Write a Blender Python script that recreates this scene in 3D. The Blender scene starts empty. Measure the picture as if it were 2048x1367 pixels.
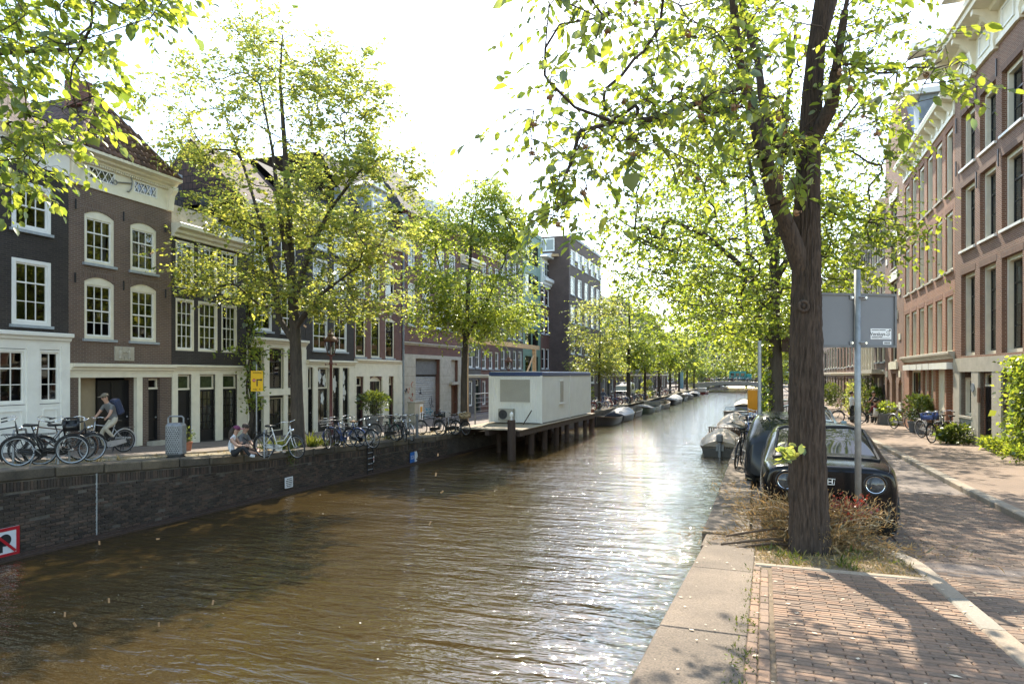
import bpy, math, random
import numpy as np
from mathutils import Vector, Matrix, Euler
R = math.radians
random.seed(7)
rng = np.random.default_rng(7)
S = bpy.context.scene
COL = S.collection

# ------------------------------------------------------------------ camera, sky, sun, exposure
# world: +Y runs along the canal, +X to the right bank, z = 0 is the water; the camera stands on the ramp of the right bank
YAW = R(20.34); FPX = 1365.0; HOR = 748.0; CZ = 4.0
cd = bpy.data.cameras.new('camera'); cam = bpy.data.objects.new('camera', cd); COL.objects.link(cam)
cam.location = (0, 0, CZ); cam.rotation_euler = (R(90), 0, YAW)
cd.sensor_width = 36; cd.lens = 24; cd.shift_y = 64.5 / 2048; cd.clip_start = .05; cd.clip_end = 5000
S.camera = cam
SUN_EL = R(46); SUN_AZ = math.atan2(.97, -.24)          # azimuth of the sun as an angle in the XY plane
w = bpy.data.worlds.new('World'); S.world = w; w.use_nodes = True
nt = w.node_tree; bg = nt.nodes['Background']
sky = nt.nodes.new('ShaderNodeTexSky'); sky.sky_type = 'NISHITA'; sky.sun_disc = False
sky.sun_elevation = SUN_EL; sky.sun_rotation = R(90) - SUN_AZ
sky.air_density = 1.0; sky.dust_density = .5; sky.ozone_density = 1.0; sky.altitude = 0
nt.links.new(sky.outputs[0], bg.inputs[0]); bg.inputs[1].default_value = .15
sl = bpy.data.lights.new('sun', 'SUN'); sun = bpy.data.objects.new('sun', sl); COL.objects.link(sun)
sl.energy = 2.6; sl.angle = R(.53); sl.color = (1, .965, .91)
sv = Vector((math.cos(SUN_AZ) * math.cos(SUN_EL), math.sin(SUN_AZ) * math.cos(SUN_EL), math.sin(SUN_EL)))
sun.rotation_euler = sv.to_track_quat('Z', 'Y').to_euler()
S.view_settings.view_transform = 'Standard'; S.view_settings.look = 'None'
S.view_settings.exposure = 2.05; S.view_settings.use_white_balance = True; S.view_settings.white_balance_temperature = 7500; S.view_settings.white_balance_tint = 8; exposure = 2.05; S.view_settings.use_curve_mapping = False
S.cycles.max_bounces = 8; S.cycles.diffuse_bounces = 4; S.cycles.glossy_bounces = 3
S.cycles.transmission_bounces = 4; S.cycles.transparent_max_bounces = 10
S.cycles.caustics_reflective = False; S.cycles.caustics_refractive = False
S.cycles.use_denoising = True

# ------------------------------------------------------------------ helpers
def tag(o, label=None, cat=None, group=None, kind=None):
    if label: o['label'] = label
    if cat: o['category'] = cat
    if group: o['group'] = group
    if kind: o['kind'] = kind
    return o

def empty(name, loc=(0, 0, 0), rz=0, label=None, cat=None, group=None, parent=None):
    o = bpy.data.objects.new(name, None); COL.objects.link(o)
    o.location = loc; o.rotation_euler = (0, 0, rz); o.empty_display_size = .2
    if parent: o.parent = parent
    return tag(o, label, cat, group)

def link(name, me, parent=None, loc=None, rot=None):
    o = bpy.data.objects.new(name, me); COL.objects.link(o)
    if parent: o.parent = parent
    if loc is not None: o.location = loc
    if rot is not None: o.rotation_euler = rot
    return o

def copy_tree(o, parent=None):
    c = o.copy(); COL.objects.link(c)
    if parent: c.parent = parent
    for ch in o.children: copy_tree(ch, c)
    return c

def lerp(a, b, t): return a + (b - a) * t

class MB:
    """collects shapes; build() links them as one mesh object with box-projected UVs in metres"""
    def __init__(s): s.v = []; s.f = []; s.m = []
    def add(s, vs, fs, m=0):
        n = len(s.v); s.v += [tuple(p) for p in vs]
        s.f += [tuple(i + n for i in f) for f in fs]; s.m += [m] * len(fs); return s
    def box(s, x0, x1, y0, y1, z0, z1, m=0):
        return s.add([(x0,y0,z0),(x1,y0,z0),(x1,y1,z0),(x0,y1,z0),(x0,y0,z1),(x1,y0,z1),(x1,y1,z1),(x0,y1,z1)],
                     [(0,3,2,1),(4,5,6,7),(0,1,5,4),(1,2,6,5),(2,3,7,6),(3,0,4,7)], m)
    def bbox(s, x0, x1, y0, y1, z0, z1, b=.01, m=0):
        """box with chamfered top and front edges (24 faces)"""
        xs = (x0, x0+b, x1-b, x1); ys = (y0, y0+b, y1-b, y1); zs = (z0, z0+b, z1-b, z1)
        pts = []; idx = {}
        def P(i, j, k):
            key = (i, j, k)
            if key not in idx: idx[key] = len(pts); pts.append((xs[i], ys[j], zs[k]))
            return idx[key]
        fs = []
        for (a, bq) in ((0, 0), (3, 1)):
            fs.append([P(a,1,1),P(a,2,1),P(a,2,2),P(a,1,2)]); fs.append([P(1,a,1),P(2,a,1),P(2,a,2),P(1,a,2)]); fs.append([P(1,1,a),P(2,1,a),P(2,2,a),P(1,2,a)])
        for i, i2 in ((0,1),(3,2)):
            for j, j2 in ((0,1),(3,2)):
                fs.append([P(i,j2,1),P(i,j2,2),P(i2,j,2),P(i2,j,1)])
                fs.append([P(i,1,j2),P(i,2,j2),P(i2,2,j),P(i2,1,j)])
                fs.append([P(1,i,j2),P(2,i,j2),P(2,i2,j),P(1,i2,j)])
                for k, k2 in ((0,1),(3,2)):
                    fs.append([P(i,j2,k2),P(i2,j,k2),P(i2,j2,k)])
        return s.add(pts, fs, m)
    def quad(s, a, b, c, d, m=0): return s.add([a, b, c, d], [(0, 1, 2, 3)], m)
    def poly(s, pts, m=0): return s.add(pts, [tuple(range(len(pts)))], m)
    def prism(s, prof, axis, a0, a1, m=0, caps=True):
        """prof: list of 2d points in the plane perpendicular to axis; extruded from a0 to a1"""
        n = len(prof)
        def P(p, a):
            return (a, p[0], p[1]) if axis == 'x' else (p[0], a, p[1]) if axis == 'y' else (p[0], p[1], a)
        vs = [P(p, a0) for p in prof] + [P(p, a1) for p in prof]
        fs = [(i, (i+1) % n, n + (i+1) % n, n + i) for i in range(n)]
        if caps: fs += [tuple(range(n))[::-1], tuple(range(n, 2*n))]
        return s.add(vs, fs, m)
    def tube(s, pts, rad, n=6, m=0, caps=True):
        pts = [Vector(p) for p in pts]; k = len(pts)
        if not hasattr(rad, '__len__'): rad = [rad] * k
        vs = []; up = None
        for i, p in enumerate(pts):
            t = (pts[min(i+1, k-1)] - pts[max(i-1, 0)])
            t = t.normalized() if t.length > 1e-9 else Vector((0,0,1))
            if up is None: up = Vector((0,0,1)) if abs(t.z) < .9 else Vector((1,0,0))
            a = t.cross(up)
            if a.length < 1e-4: a = t.orthogonal()
            a.normalize(); b = a.cross(t).normalized(); up = b
            for j in range(n):
                q = 2*math.pi*j/n
                vs.append(p + (a*math.cos(q) + b*math.sin(q)) * rad[i])
        fs = [(i*n+j, i*n+(j+1)%n, (i+1)*n+(j+1)%n, (i+1)*n+j) for i in range(k-1) for j in range(n)]
        if caps: fs += [tuple(range(n))[::-1], tuple(range((k-1)*n, k*n))]
        return s.add(vs, fs, m)
    def lathe(s, prof, n=12, c=(0,0,0), m=0, axis='z', caps=True):
        vs = []
        for r, h in prof:
            for j in range(n):
                q = 2*math.pi*j/n; x, y = r*math.cos(q), r*math.sin(q)
                p = (x, y, h) if axis == 'z' else (h, x, y) if axis == 'x' else (y, h, x)
                vs.append((p[0]+c[0], p[1]+c[1], p[2]+c[2]))
        k = len(prof)
        fs = [(i*n+j, i*n+(j+1)%n, (i+1)*n+(j+1)%n, (i+1)*n+j) for i in range(k-1) for j in range(n)]
        if caps: fs += [tuple(range(n))[::-1], tuple(range((k-1)*n, k*n))]
        return s.add(vs, fs, m)
    def torus(s, c, R0, r, axis='y', n=28, k=6, m=0, a0=0, a1=2*math.pi):
        full = abs(a1 - a0 - 2*math.pi) < 1e-6; cnt = n if full else n + 1
        vs = []
        for i in range(cnt):
            q = a0 + (a1-a0)*i/n
            for j in range(k):
                g = 2*math.pi*j/k; rr = R0 + r*math.cos(g); h = r*math.sin(g)
                p = (rr*math.cos(q), h, rr*math.sin(q)) if axis == 'y' else (rr*math.cos(q), rr*math.sin(q), h) if axis == 'z' else (h, rr*math.cos(q), rr*math.sin(q))
                vs.append((p[0]+c[0], p[1]+c[1], p[2]+c[2]))
        fs = []
        for i in range(n):
            i2 = (i+1) % cnt
            fs += [(i*k+j, i2*k+j, i2*k+(j+1)%k, i*k+(j+1)%k) for j in range(k)]
        return s.add(vs, fs, m)
    def blob(s, c, r, m=0, n=8, k=6, jit=0):
        vs = []; rx, ry, rz = r if hasattr(r, '__len__') else (r, r, r)
        for i in range(k+1):
            a = math.pi*i/k
            for j in range(n):
                q = 2*math.pi*j/n; e = 1 + random.uniform(-jit, jit)
                vs.append((c[0]+rx*e*math.sin(a)*math.cos(q), c[1]+ry*e*math.sin(a)*math.sin(q), c[2]+rz*e*math.cos(a)))
        fs = [(i*n+j, (i+1)*n+j, (i+1)*n+(j+1)%n, i*n+(j+1)%n) for i in range(k) for j in range(n)]
        return s.add(vs, fs, m)
    def mesh(s, name, mats, smooth=False):
        me = bpy.data.meshes.new(name); me.from_pydata(s.v, [], s.f)
        mats = mats if isinstance(mats, (list, tuple)) else [mats]
        for q in mats: me.materials.append(q)
        if len(mats) > 1: me.polygons.foreach_set('material_index', np.array(s.m, dtype=np.int32))
        box_uv(me)
        if smooth: me.polygons.foreach_set('use_smooth', np.ones(len(s.f), dtype=bool))
        me.update(); return me
    def build(s, name, mats, parent=None, loc=None, rot=None, smooth=False):
        o = link(name, s.mesh(name, mats, smooth), parent, loc, rot)
        if smooth and smooth != 'all':
            try: o.data.set_sharp_from_angle(angle=R(38))
            except Exception: pass
        return o

def box_uv(me):
    nl = len(me.loops)
    if not nl: return
    co = np.empty(len(me.vertices)*3, np.float32); me.vertices.foreach_get('co', co); co = co.reshape(-1, 3)
    vi = np.empty(nl, np.int32); me.loops.foreach_get('vertex_index', vi)
    npoly = len(me.polygons); ls = np.empty(npoly, np.int32); lt = np.empty(npoly, np.int32); no = np.empty(npoly*3, np.float32)
    me.polygons.foreach_get('loop_start', ls); me.polygons.foreach_get('loop_total', lt); me.polygons.foreach_get('normal', no)
    ax = np.argmax(np.abs(no.reshape(-1, 3)) * np.array([1, 1.02, .9]), axis=1)
    pl = np.repeat(ax, lt); p = co[vi]
    uv = np.where((pl == 0)[:, None], p[:, [1, 2]], np.where((pl == 1)[:, None], p[:, [0, 2]], p[:, [0, 1]]))
    l = me.uv_layers.new(name='UVMap'); l.data.foreach_set('uv', uv.astype(np.float32).ravel())

def np_mesh(name, verts, faces, mats, smooth=False):
    """fast mesh from numpy verts (n,3) and equal-size faces (m,k)"""
    me = bpy.data.meshes.new(name); verts = np.asarray(verts, np.float32); faces = np.asarray(faces, np.int32)
    m, k = faces.shape
    me.vertices.add(len(verts)); me.vertices.foreach_set('co', verts.ravel())
    me.loops.add(m*k); me.loops.foreach_set('vertex_index', faces.ravel())
    me.polygons.add(m); me.polygons.foreach_set('loop_start', np.arange(0, m*k, k, dtype=np.int32))
    me.update(calc_edges=True)
    for q in (mats if isinstance(mats, (list, tuple)) else [mats]): me.materials.append(q)
    if smooth: me.polygons.foreach_set('use_smooth', np.ones(m, dtype=bool))
    me.update(); return me

# ------------------------------------------------------------------ materials
def newmat(name):
    m = bpy.data.materials.new(name); m.use_nodes = True
    n = m.node_tree.nodes; b = n['Principled BSDF']
    return m, m.node_tree, n, b

def N(nt, t, **kw):
    n = nt.nodes.new('ShaderNode' + t)
    for k, v in kw.items(): setattr(n, k, v)
    return n

def shade(c, k): return tuple(max(0, min(1, q*k)) for q in c[:3]) + (1,)

def mat(name, c, rough=.6, var=.18, scale=6., bump=.0, bscale=40., metal=0., spec=.5, fine=True, coat=0, stretch=(1,1,1)):
    m, t, n, b = newmat(name)
    tc = N(t, 'TexCoord'); mp = N(t, 'Mapping'); mp.inputs['Scale'].default_value = stretch
    t.links.new(tc.outputs['Object'], mp.inputs[0])
    no = N(t, 'TexNoise'); no.inputs['Scale'].default_value = scale; no.inputs['Detail'].default_value = 5; no.inputs['Roughness'].default_value = .65
    t.links.new(mp.outputs[0], no.inputs['Vector'])
    rp = N(t, 'ValToRGB'); rp.color_ramp.elements[0].position = .3; rp.color_ramp.elements[1].position = .7
    rp.color_ramp.elements[0].color = shade(c, 1-var); rp.color_ramp.elements[1].color = shade(c, 1+var)
    t.links.new(no.outputs[0], rp.inputs[0]); t.links.new(rp.outputs[0], b.inputs['Base Color'])
    b.inputs['Roughness'].default_value = rough; b.inputs['Metallic'].default_value = metal; b.inputs['Specular IOR Level'].default_value = spec
    if coat: b.inputs['Coat Weight'].default_value = coat; b.inputs['Coat Roughness'].default_value = .03
    if bump:
        n2 = N(t, 'TexNoise'); n2.inputs['Scale'].default_value = bscale; n2.inputs['Detail'].default_value = 4
        t.links.new(mp.outputs[0], n2.inputs['Vector'])
        bu = N(t, 'Bump'); bu.inputs['Strength'].default_value = bump; bu.inputs['Distance'].default_value = .02
        t.links.new(n2.outputs[0], bu.inputs['Height']); t.links.new(bu.outputs[0], b.inputs['Normal'])
    return m

def brick_mat(name, c1, c2, mortar, bw=.21, bh=.0625, ms=.009, bump=.5, stain=.35, rough=.85, off=.5, stain_scale=.7):
    m, t, n, b = newmat(name)
    uv = N(t, 'UVMap')
    br = N(t, 'TexBrick'); br.offset = off
    br.inputs['Color1'].default_value = (*c1, 1); br.inputs['Color2'].default_value = (*c2, 1); br.inputs['Mortar'].default_value = (*mortar, 1)
    br.inputs['Scale'].default_value = 1; br.inputs['Mortar Size'].default_value = ms; br.inputs['Mortar Smooth'].default_value = .2
    br.inputs['Brick Width'].default_value = bw; br.inputs['Row Height'].default_value = bh; br.inputs['Bias'].default_value = -.1
    t.links.new(uv.outputs[0], br.inputs['Vector'])
    tc = N(t, 'TexCoord'); no = N(t, 'TexNoise'); no.inputs['Scale'].default_value = stain_scale; no.inputs['Detail'].default_value = 7; no.inputs['Roughness'].default_value = .7
    t.links.new(tc.outputs['Object'], no.inputs['Vector'])
    rp = N(t, 'ValToRGB'); rp.color_ramp.elements[0].position = .3; rp.color_ramp.elements[1].position = .72
    rp.color_ramp.elements[0].color = (1-stain,)*3 + (1,); rp.color_ramp.elements[1].color = (1+stain*.5,)*3 + (1,)
    t.links.new(no.outputs[0], rp.inputs[0])
    mx = N(t, 'MixRGB', blend_type='MULTIPLY'); mx.inputs[0].default_value = 1
    t.links.new(br.outputs[0], mx.inputs[1]); t.links.new(rp.outputs[0], mx.inputs[2]); t.links.new(mx.outputs[0], b.inputs['Base Color'])
    b.inputs['Roughness'].default_value = rough
    if bump:
        bu = N(t, 'Bump', invert=True); bu.inputs['Strength'].default_value = bump; bu.inputs['Distance'].default_value = .012
        t.links.new(br.outputs['Fac'], bu.inputs['Height']); t.links.new(bu.outputs[0], b.inputs['Normal'])
    return m

def piece_mat(name, c, var=.35, rough=.85, tint=(1.08, .95, .85), scale=30, moss=None, bump=.3, stain=.25, speck=(.75, 1.2)):
    """colour differs from piece to piece (island / object random), plus grain and soiling"""
    m, t, n, b = newmat(name)
    g = N(t, 'NewGeometry'); oi = N(t, 'ObjectInfo')
    ad = N(t, 'Math', operation='ADD'); t.links.new(g.outputs['Random Per Island'], ad.inputs[0]); t.links.new(oi.outputs['Random'], ad.inputs[1])
    fr = N(t, 'Math', operation='FRACT'); t.links.new(ad.outputs[0], fr.inputs[0])
    rp = N(t, 'ValToRGB'); e = rp.color_ramp.elements
    e[0].position = 0; e[0].color = shade(c, 1-var); e[1].position = 1; e[1].color = shade([c[i]*tint[i] for i in range(3)], 1+var)
    x = e.new(.5); x.color = (*c, 1)
    t.links.new(fr.outputs[0], rp.inputs[0])
    tc = N(t, 'TexCoord'); gp = N(t, 'NewGeometry'); no = N(t, 'TexNoise'); no.inputs['Scale'].default_value = scale; no.inputs['Detail'].default_value = 5
    t.links.new(gp.outputs['Position'], no.inputs['Vector'])
    n2 = N(t, 'TexNoise'); n2.inputs['Scale'].default_value = 1.1; n2.inputs['Detail'].default_value = 6; n2.inputs['Roughness'].default_value = .7
    t.links.new(gp.outputs['Position'], n2.inputs['Vector'])
    r2 = N(t, 'ValToRGB'); r2.color_ramp.elements[0].position = .3; r2.color_ramp.elements[1].position = .7
    r2.color_ramp.elements[0].color = (1-stain,)*3+(1,); r2.color_ramp.elements[1].color = (1+stain*.4,)*3+(1,)
    t.links.new(n2.outputs[0], r2.inputs[0])
    r3 = N(t, 'ValToRGB'); r3.color_ramp.elements[0].position = .25; r3.color_ramp.elements[1].position = .75
    r3.color_ramp.elements[0].color = (speck[0],)*3+(1,); r3.color_ramp.elements[1].color = (speck[1],)*3+(1,)
    t.links.new(no.outputs[0], r3.inputs[0])
    m1 = N(t, 'MixRGB', blend_type='MULTIPLY'); m1.inputs[0].default_value = 1; t.links.new(rp.outputs[0], m1.inputs[1]); t.links.new(r2.outputs[0], m1.inputs[2])
    m2 = N(t, 'MixRGB', blend_type='MULTIPLY'); m2.inputs[0].default_value = 1; t.links.new(m1.outputs[0], m2.inputs[1]); t.links.new(r3.outputs[0], m2.inputs[2])
    t.links.new(m2.outputs[0], b.inputs['Base Color']); b.inputs['Roughness'].default_value = rough
    bu = N(t, 'Bump'); bu.inputs['Strength'].default_value = bump; bu.inputs['Distance'].default_value = .01
    t.links.new(no.outputs[0], bu.inputs['Height']); t.links.new(bu.outputs[0], b.inputs['Normal'])
    return m

def leaf_mat(name, c, tc, var=.35, mixf=.5, gloss=.06):
    m = bpy.data.materials.new(name); m.use_nodes = True; t = m.node_tree; t.nodes.clear()
    out = N(t, 'OutputMaterial'); g = N(t, 'NewGeometry')
    def ramp(col, hue):
        r = N(t, 'ValToRGB'); e = r.color_ramp.elements
        e[0].color = shade((col[0]*.8, col[1], col[2]), 1-var); e[1].color = shade((col[0]*hue, col[1], col[2]*.8), 1+var)
        t.links.new(g.outputs['Random Per Island'], r.inputs[0]); return r
    d = N(t, 'BsdfDiffuse'); tr = N(t, 'BsdfTranslucent'); gl = N(t, 'BsdfGlossy'); gl.inputs['Roughness'].default_value = .35
    gl.inputs['Color'].default_value = (.9, .95, .9, 1)
    t.links.new(ramp(c, 1.15).outputs[0], d.inputs[0]); t.links.new(ramp(tc, 1.2).outputs[0], tr.inputs[0])
    mx = N(t, 'MixShader'); mx.inputs[0].default_value = mixf; t.links.new(d.outputs[0], mx.inputs[1]); t.links.new(tr.outputs[0], mx.inputs[2])
    m2 = N(t, 'MixShader'); m2.inputs[0].default_value = gloss; t.links.new(mx.outputs[0], m2.inputs[1]); t.links.new(gl.outputs[0], m2.inputs[2])
    t.links.new(m2.outputs[0], out.inputs[0]); return m

def glass_mat(name, tint=(.75, .8, .8), ior=2.0, rough=.01, wav=.0):
    m = bpy.data.materials.new(name); m.use_nodes = True; t = m.node_tree; t.nodes.clear()
    out = N(t, 'OutputMaterial'); tr = N(t, 'BsdfTransparent'); tr.inputs[0].default_value = (*tint, 1)
    gl = N(t, 'BsdfGlossy'); gl.inputs['Roughness'].default_value = rough; fr = N(t, 'Fresnel'); fr.inputs[0].default_value = ior
    mx = N(t, 'MixShader'); t.links.new(fr.outputs[0], mx.inputs[0]); t.links.new(tr.outputs[0], mx.inputs[1]); t.links.new(gl.outputs[0], mx.inputs[2])
    if wav:
        tc = N(t, 'TexCoord'); no = N(t, 'TexNoise'); no.inputs['Scale'].default_value = 1.6; no.inputs['Detail'].default_value = 1
        t.links.new(tc.outputs['Object'], no.inputs['Vector'])
        bu = N(t, 'Bump'); bu.inputs['Strength'].default_value = wav; bu.inputs['Distance'].default_value = .02
        t.links.new(no.outputs[0], bu.inputs['Height']); t.links.new(bu.outputs[0], gl.inputs['Normal'])
    t.links.new(mx.outputs[0], out.inputs[0]); return m

M = {}
M['cream'] = mat('cream_paint', (.76, .70, .56), .5, .08, 3)
M['white'] = mat('white_paint', (.80, .79, .75), .45, .06, 3)
M['greywhite'] = mat('pale_grey_paint', (.78, .76, .70), .5, .07, 2)
M['sill'] = mat('blue_grey_stone', (.33, .36, .38), .7, .15, 8)
M['black'] = mat('black_paint', (.012, .012, .013), .35, .2, 5)
M['blackmetal'] = mat('black_metal', (.02, .02, .022), .4, .3, 8, metal=.3)
M['darkgreen'] = mat('dark_green_paint', (.01, .025, .018), .35, .2, 5)
M['steel'] = mat('galvanised_steel', (.25, .255, .26), .5, .25, 14, metal=.5)
M['chrome'] = mat('chrome', (.7, .7, .7), .15, .1, 5, metal=1)
M['lead'] = mat('lead_sheet', (.22, .25, .28), .55, .2, 3)
M['stone'] = mat('sandstone', (.42, .38, .31), .85, .16, 3, bump=.3, bscale=30)
M['concrete'] = mat('weathered_concrete', (.36, .34, .29), .9, .3, 2.2, bump=.3)
M['granite'] = piece_mat('granite', (.15, .112, .080), .08, .85, (1, 1, 1), scale=75, bump=.6, speck=(.45, 1.6), stain=.4)
M['kerb'] = piece_mat('kerb_stone', (.28, .245, .195), .1, .85, scale=70, bump=.3)
M['pave'] = piece_mat('clinker_brick', (.225, .148, .100), .22, .85, scale=45, stain=.35)
M['roadbrick'] = piece_mat('road_brick', (.195, .135, .095), .25, .85, scale=45)
M['mortar_sand'] = mat('joint_sand', (.16, .115, .072), .95, .35, 9, bump=.4, bscale=60)
M['glass'] = glass_mat('window_glass', wav=.12)
M['clearglass'] = glass_mat('lamp_glass', (.85, .86, .85), 1.5)
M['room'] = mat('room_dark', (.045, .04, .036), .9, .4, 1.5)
M['curtain'] = mat('curtain_cloth', (.50, .48, .43), .9, .25, 3, stretch=(22, 1, .3))
M['rubber'] = mat('rubber', (.018, .018, .019), .75, .3, 20)
M['wood'] = mat('pale_timber', (.50, .33, .18), .7, .2, 3, stretch=(1, 1, 8))
M['darkwood'] = mat('dark_timber', (.055, .032, .022), .8, .35, 4, bump=.3, stretch=(4, 4, .6))
M['deckwood'] = mat('weathered_deck', (.36, .30, .22), .85, .25, 3, bump=.3)
M['redbrown'] = mat('red_brown_paint', (.10, .025, .02), .5, .3, 4)
M['terracotta'] = mat('terracotta', (.34, .13, .07), .8, .2, 6)
M['potgrey'] = mat('zinc_pot', (.15, .15, .15), .7, .2, 6)
# ------------------------------------------------------------------ levels and lines of the place (metres)
_LZ = ([-40, 0, 8, 11.6, 16.6, 24, 36, 60, 400], [2.5, 2.3, 2.0, 1.83, 1.5, 1.2, .9, .85, .85])
_RZ = ([-40, 0, 3.6, 9, 16, 26, 41, 60, 400], [2.6, 2.5, 2.33, 1.9, 1.72, 1.58, 1.26, 1.05, 1.0])
def zl(y): return float(np.interp(y, *_LZ))
def zr(y): return float(np.interp(y, *_RZ))
def QL(y): return float(np.interp(y, [-40, 10, 20, 28, 36, 50, 80, 165, 300], [-15.5, -15.3, -15.0, -14.6, -14.1, -13.3, -13.2, -13.8, -14]))
def QR(y): return float(np.interp(y, [-40, 8.5, 9.4, 20, 40, 165, 300], [-.7, -.69, -.77, -.92, -1.0, -.2, 0]))
def ray(px):
    a = (px - 1024) / FPX; c, s = math.cos(YAW), math.sin(YAW)
    return (c*a - s, s*a + c)
def at(px, Y, z=None):
    """ground point seen in direction px at camera depth Y"""
    r = ray(px); return (r[0]*Y, r[1]*Y) if z is None else (r[0]*Y, r[1]*Y, z)
def zat(py, Y): return CZ - (py - HOR) / FPX * Y
def P3(px, py, Y): r = ray(px); return (r[0]*Y, r[1]*Y, zat(py, Y))
def atx(px, x):
    """depth and y where direction px meets the line x = const"""
    r = ray(px); Y = x / r[0]; return Y, Y*r[1]

def strip(name, xa, xb, zf, y0, y1, m, step=1.0, dz=0., nx=1, kind='structure', parent=None):
    mb = MB(); n = max(1, int(round((y1-y0)/step)))
    ys = [lerp(y0, y1, i/n) for i in range(n+1)]
    for i in range(n):
        for j in range(nx):
            q = []
            for (y, k) in ((ys[i], j), (ys[i], j+1), (ys[i+1], j+1), (ys[i+1], j)):
                x = lerp(xa(y) if callable(xa) else xa, xb(y) if callable(xb) else xb, k/nx)
                q.append((x, y, zf(y) + dz))
            mb.quad(*q)
    o = mb.build(name, m, parent)
    if kind and not parent: tag(o, kind=kind)
    return o

# --- extra setting materials
M['soil'] = mat('dry_soil', (.20, .145, .09), .95, .45, 7, bump=.8, bscale=60)
M['gravel'] = mat('mossy_gravel', (.26, .215, .14), .95, .5, 5, bump=.8, bscale=70)
M['street_brick'] = brick_mat('street_brick', (.21, .165, .14), (.175, .14, .12), (.10, .085, .07), .2, .068, .007, .4, .3, stain_scale=.5)
M['walk_brick'] = brick_mat('sidewalk_brick', (.25, .172, .12), (.215, .15, .108), (.14, .10, .075), .2, .068, .006, .4, .25, stain_scale=.5)
M['quaybrick'] = piece_mat('quay_brick', (.076, .055, .040), .4, .9, (1.1, .95, .9), 40, stain=.6)
M['quaymortar'] = mat('quay_mortar', (.115, .098, .078), .95, .5, 2.5, bump=.5)
M['quaywall'] = brick_mat('quay_wall_brick', (.085, .068, .055), (.115, .09, .072), (.15, .135, .115), .22, .07, .009, .6, .6, stain_scale=1.3)
M['copestone'] = piece_mat('coping_stone', (.115, .092, .066), .3, .9, (1.05, 1, .9), 25, stain=.55, bump=.6)
M['bridge_stone'] = mat('bridge_stone', (.30, .28, .24), .85, .25, 1.5)

def water_mat():
    m, t, n, b = newmat('canal_water')
    b.inputs['Base Color'].default_value = (.082, .050, .013, 1); b.inputs['Roughness'].default_value = .035; b.inputs['IOR'].default_value = 1.6; b.inputs['Specular IOR Level'].default_value = .6
    tc = N(t, 'TexCoord')
    hs = []
    for rot, sc, amp, det, dist in ((R(28), (.55, 2.6, 1), .55, 3, .3), (R(-14), (1.6, 5.0, 1), .42, 3, .7), (R(35), (7, 13, 1), .085, 2, .4), (R(5), (.16, .5, 1), .6, 2, .0), (R(-8), (.3, 1.05, 1), .5, 2, .5)):
        mp = N(t, 'Mapping'); mp.inputs['Rotation'].default_value = (0, 0, rot); mp.inputs['Scale'].default_value = sc
        t.links.new(tc.outputs['Object'], mp.inputs[0])
        no = N(t, 'TexNoise'); no.inputs['Scale'].default_value = 1; no.inputs['Detail'].default_value = det; no.inputs['Distortion'].default_value = dist
        t.links.new(mp.outputs[0], no.inputs['Vector'])
        mu = N(t, 'Math', operation='MULTIPLY'); mu.inputs[1].default_value = amp; t.links.new(no.outputs[0], mu.inputs[0]); hs.append(mu)
    a = hs[0]
    for h in hs[1:]:
        ad = N(t, 'Math', operation='ADD'); t.links.new(a.outputs[0], ad.inputs[0]); t.links.new(h.outputs[0], ad.inputs[1]); a = ad
    bu = N(t, 'Bump'); bu.inputs['Strength'].default_value = 1; bu.inputs['Distance'].default_value = .12
    t.links.new(a.outputs[0], bu.inputs['Height']); t.links.new(bu.outputs[0], b.inputs['Normal'])
    # murky bottom patches
    no = N(t, 'TexNoise'); no.inputs['Scale'].default_value = .35; no.inputs['Detail'].default_value = 3; t.links.new(tc.outputs['Object'], no.inputs['Vector'])
    rp = N(t, 'ValToRGB'); rp.color_ramp.elements[0].position = .3; rp.color_ramp.elements[1].position = .7
    rp.color_ramp.elements[0].color = (.036, .0235, .0075, 1); rp.color_ramp.elements[1].color = (.055, .036, .0125, 1)
    t.links.new(no.outputs[0], rp.inputs[0]); t.links.new(rp.outputs[0], b.inputs['Base Color'])
    return m
M['water'] = water_mat()

# ------------------------------------------------------------------ ground, water, streets
tag(MB().quad((-2500, -2500, -1.4), (2500, -2500, -1.4), (2500, 2500, -1.4), (-2500, 2500, -1.4)).build('ground', M['soil']), kind='structure')
strip('canal_water', lambda y: QL(y)-.5, lambda y: QR(y)+.5, lambda y: 0, -40, 300, M['water'], 20)
# left bank
strip('left_quay_strip', lambda y: QL(y)-1.75, lambda y: QL(y)-.02, zl, -40, 300, M['gravel'], 1.5)
strip('left_street', -95, lambda y: QL(y)-1.75, zl, -40, 300, M['street_brick'], 1.5, .004, nx=3)
lk = empty('left_kerb', label='low stone kerb between the quay strip and left street', cat='kerb'); lk['kind'] = 'structure'
y = 9.0
while y < 70:
    L = 1.0; mb = MB(); a, b_ = y + .008, y + L - .008; xo = -1.75
    mb.add([(QL(a)+xo-.07, a, zl(a)-.1), (QL(a)+xo+.07, a, zl(a)-.1), (QL(b_)+xo+.07, b_, zl(b_)-.1), (QL(b_)+xo-.07, b_, zl(b_)-.1),
            (QL(a)+xo-.07, a, zl(a)+.06), (QL(a)+xo+.07, a, zl(a)+.06), (QL(b_)+xo+.07, b_, zl(b_)+.06), (QL(b_)+xo-.07, b_, zl(b_)+.06)],
           [(0,3,2,1),(4,5,6,7),(0,1,5,4),(1,2,6,5),(2,3,7,6),(3,0,4,7)])
    mb.build('kerb_stone', M['kerb'], lk); y += L
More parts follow.
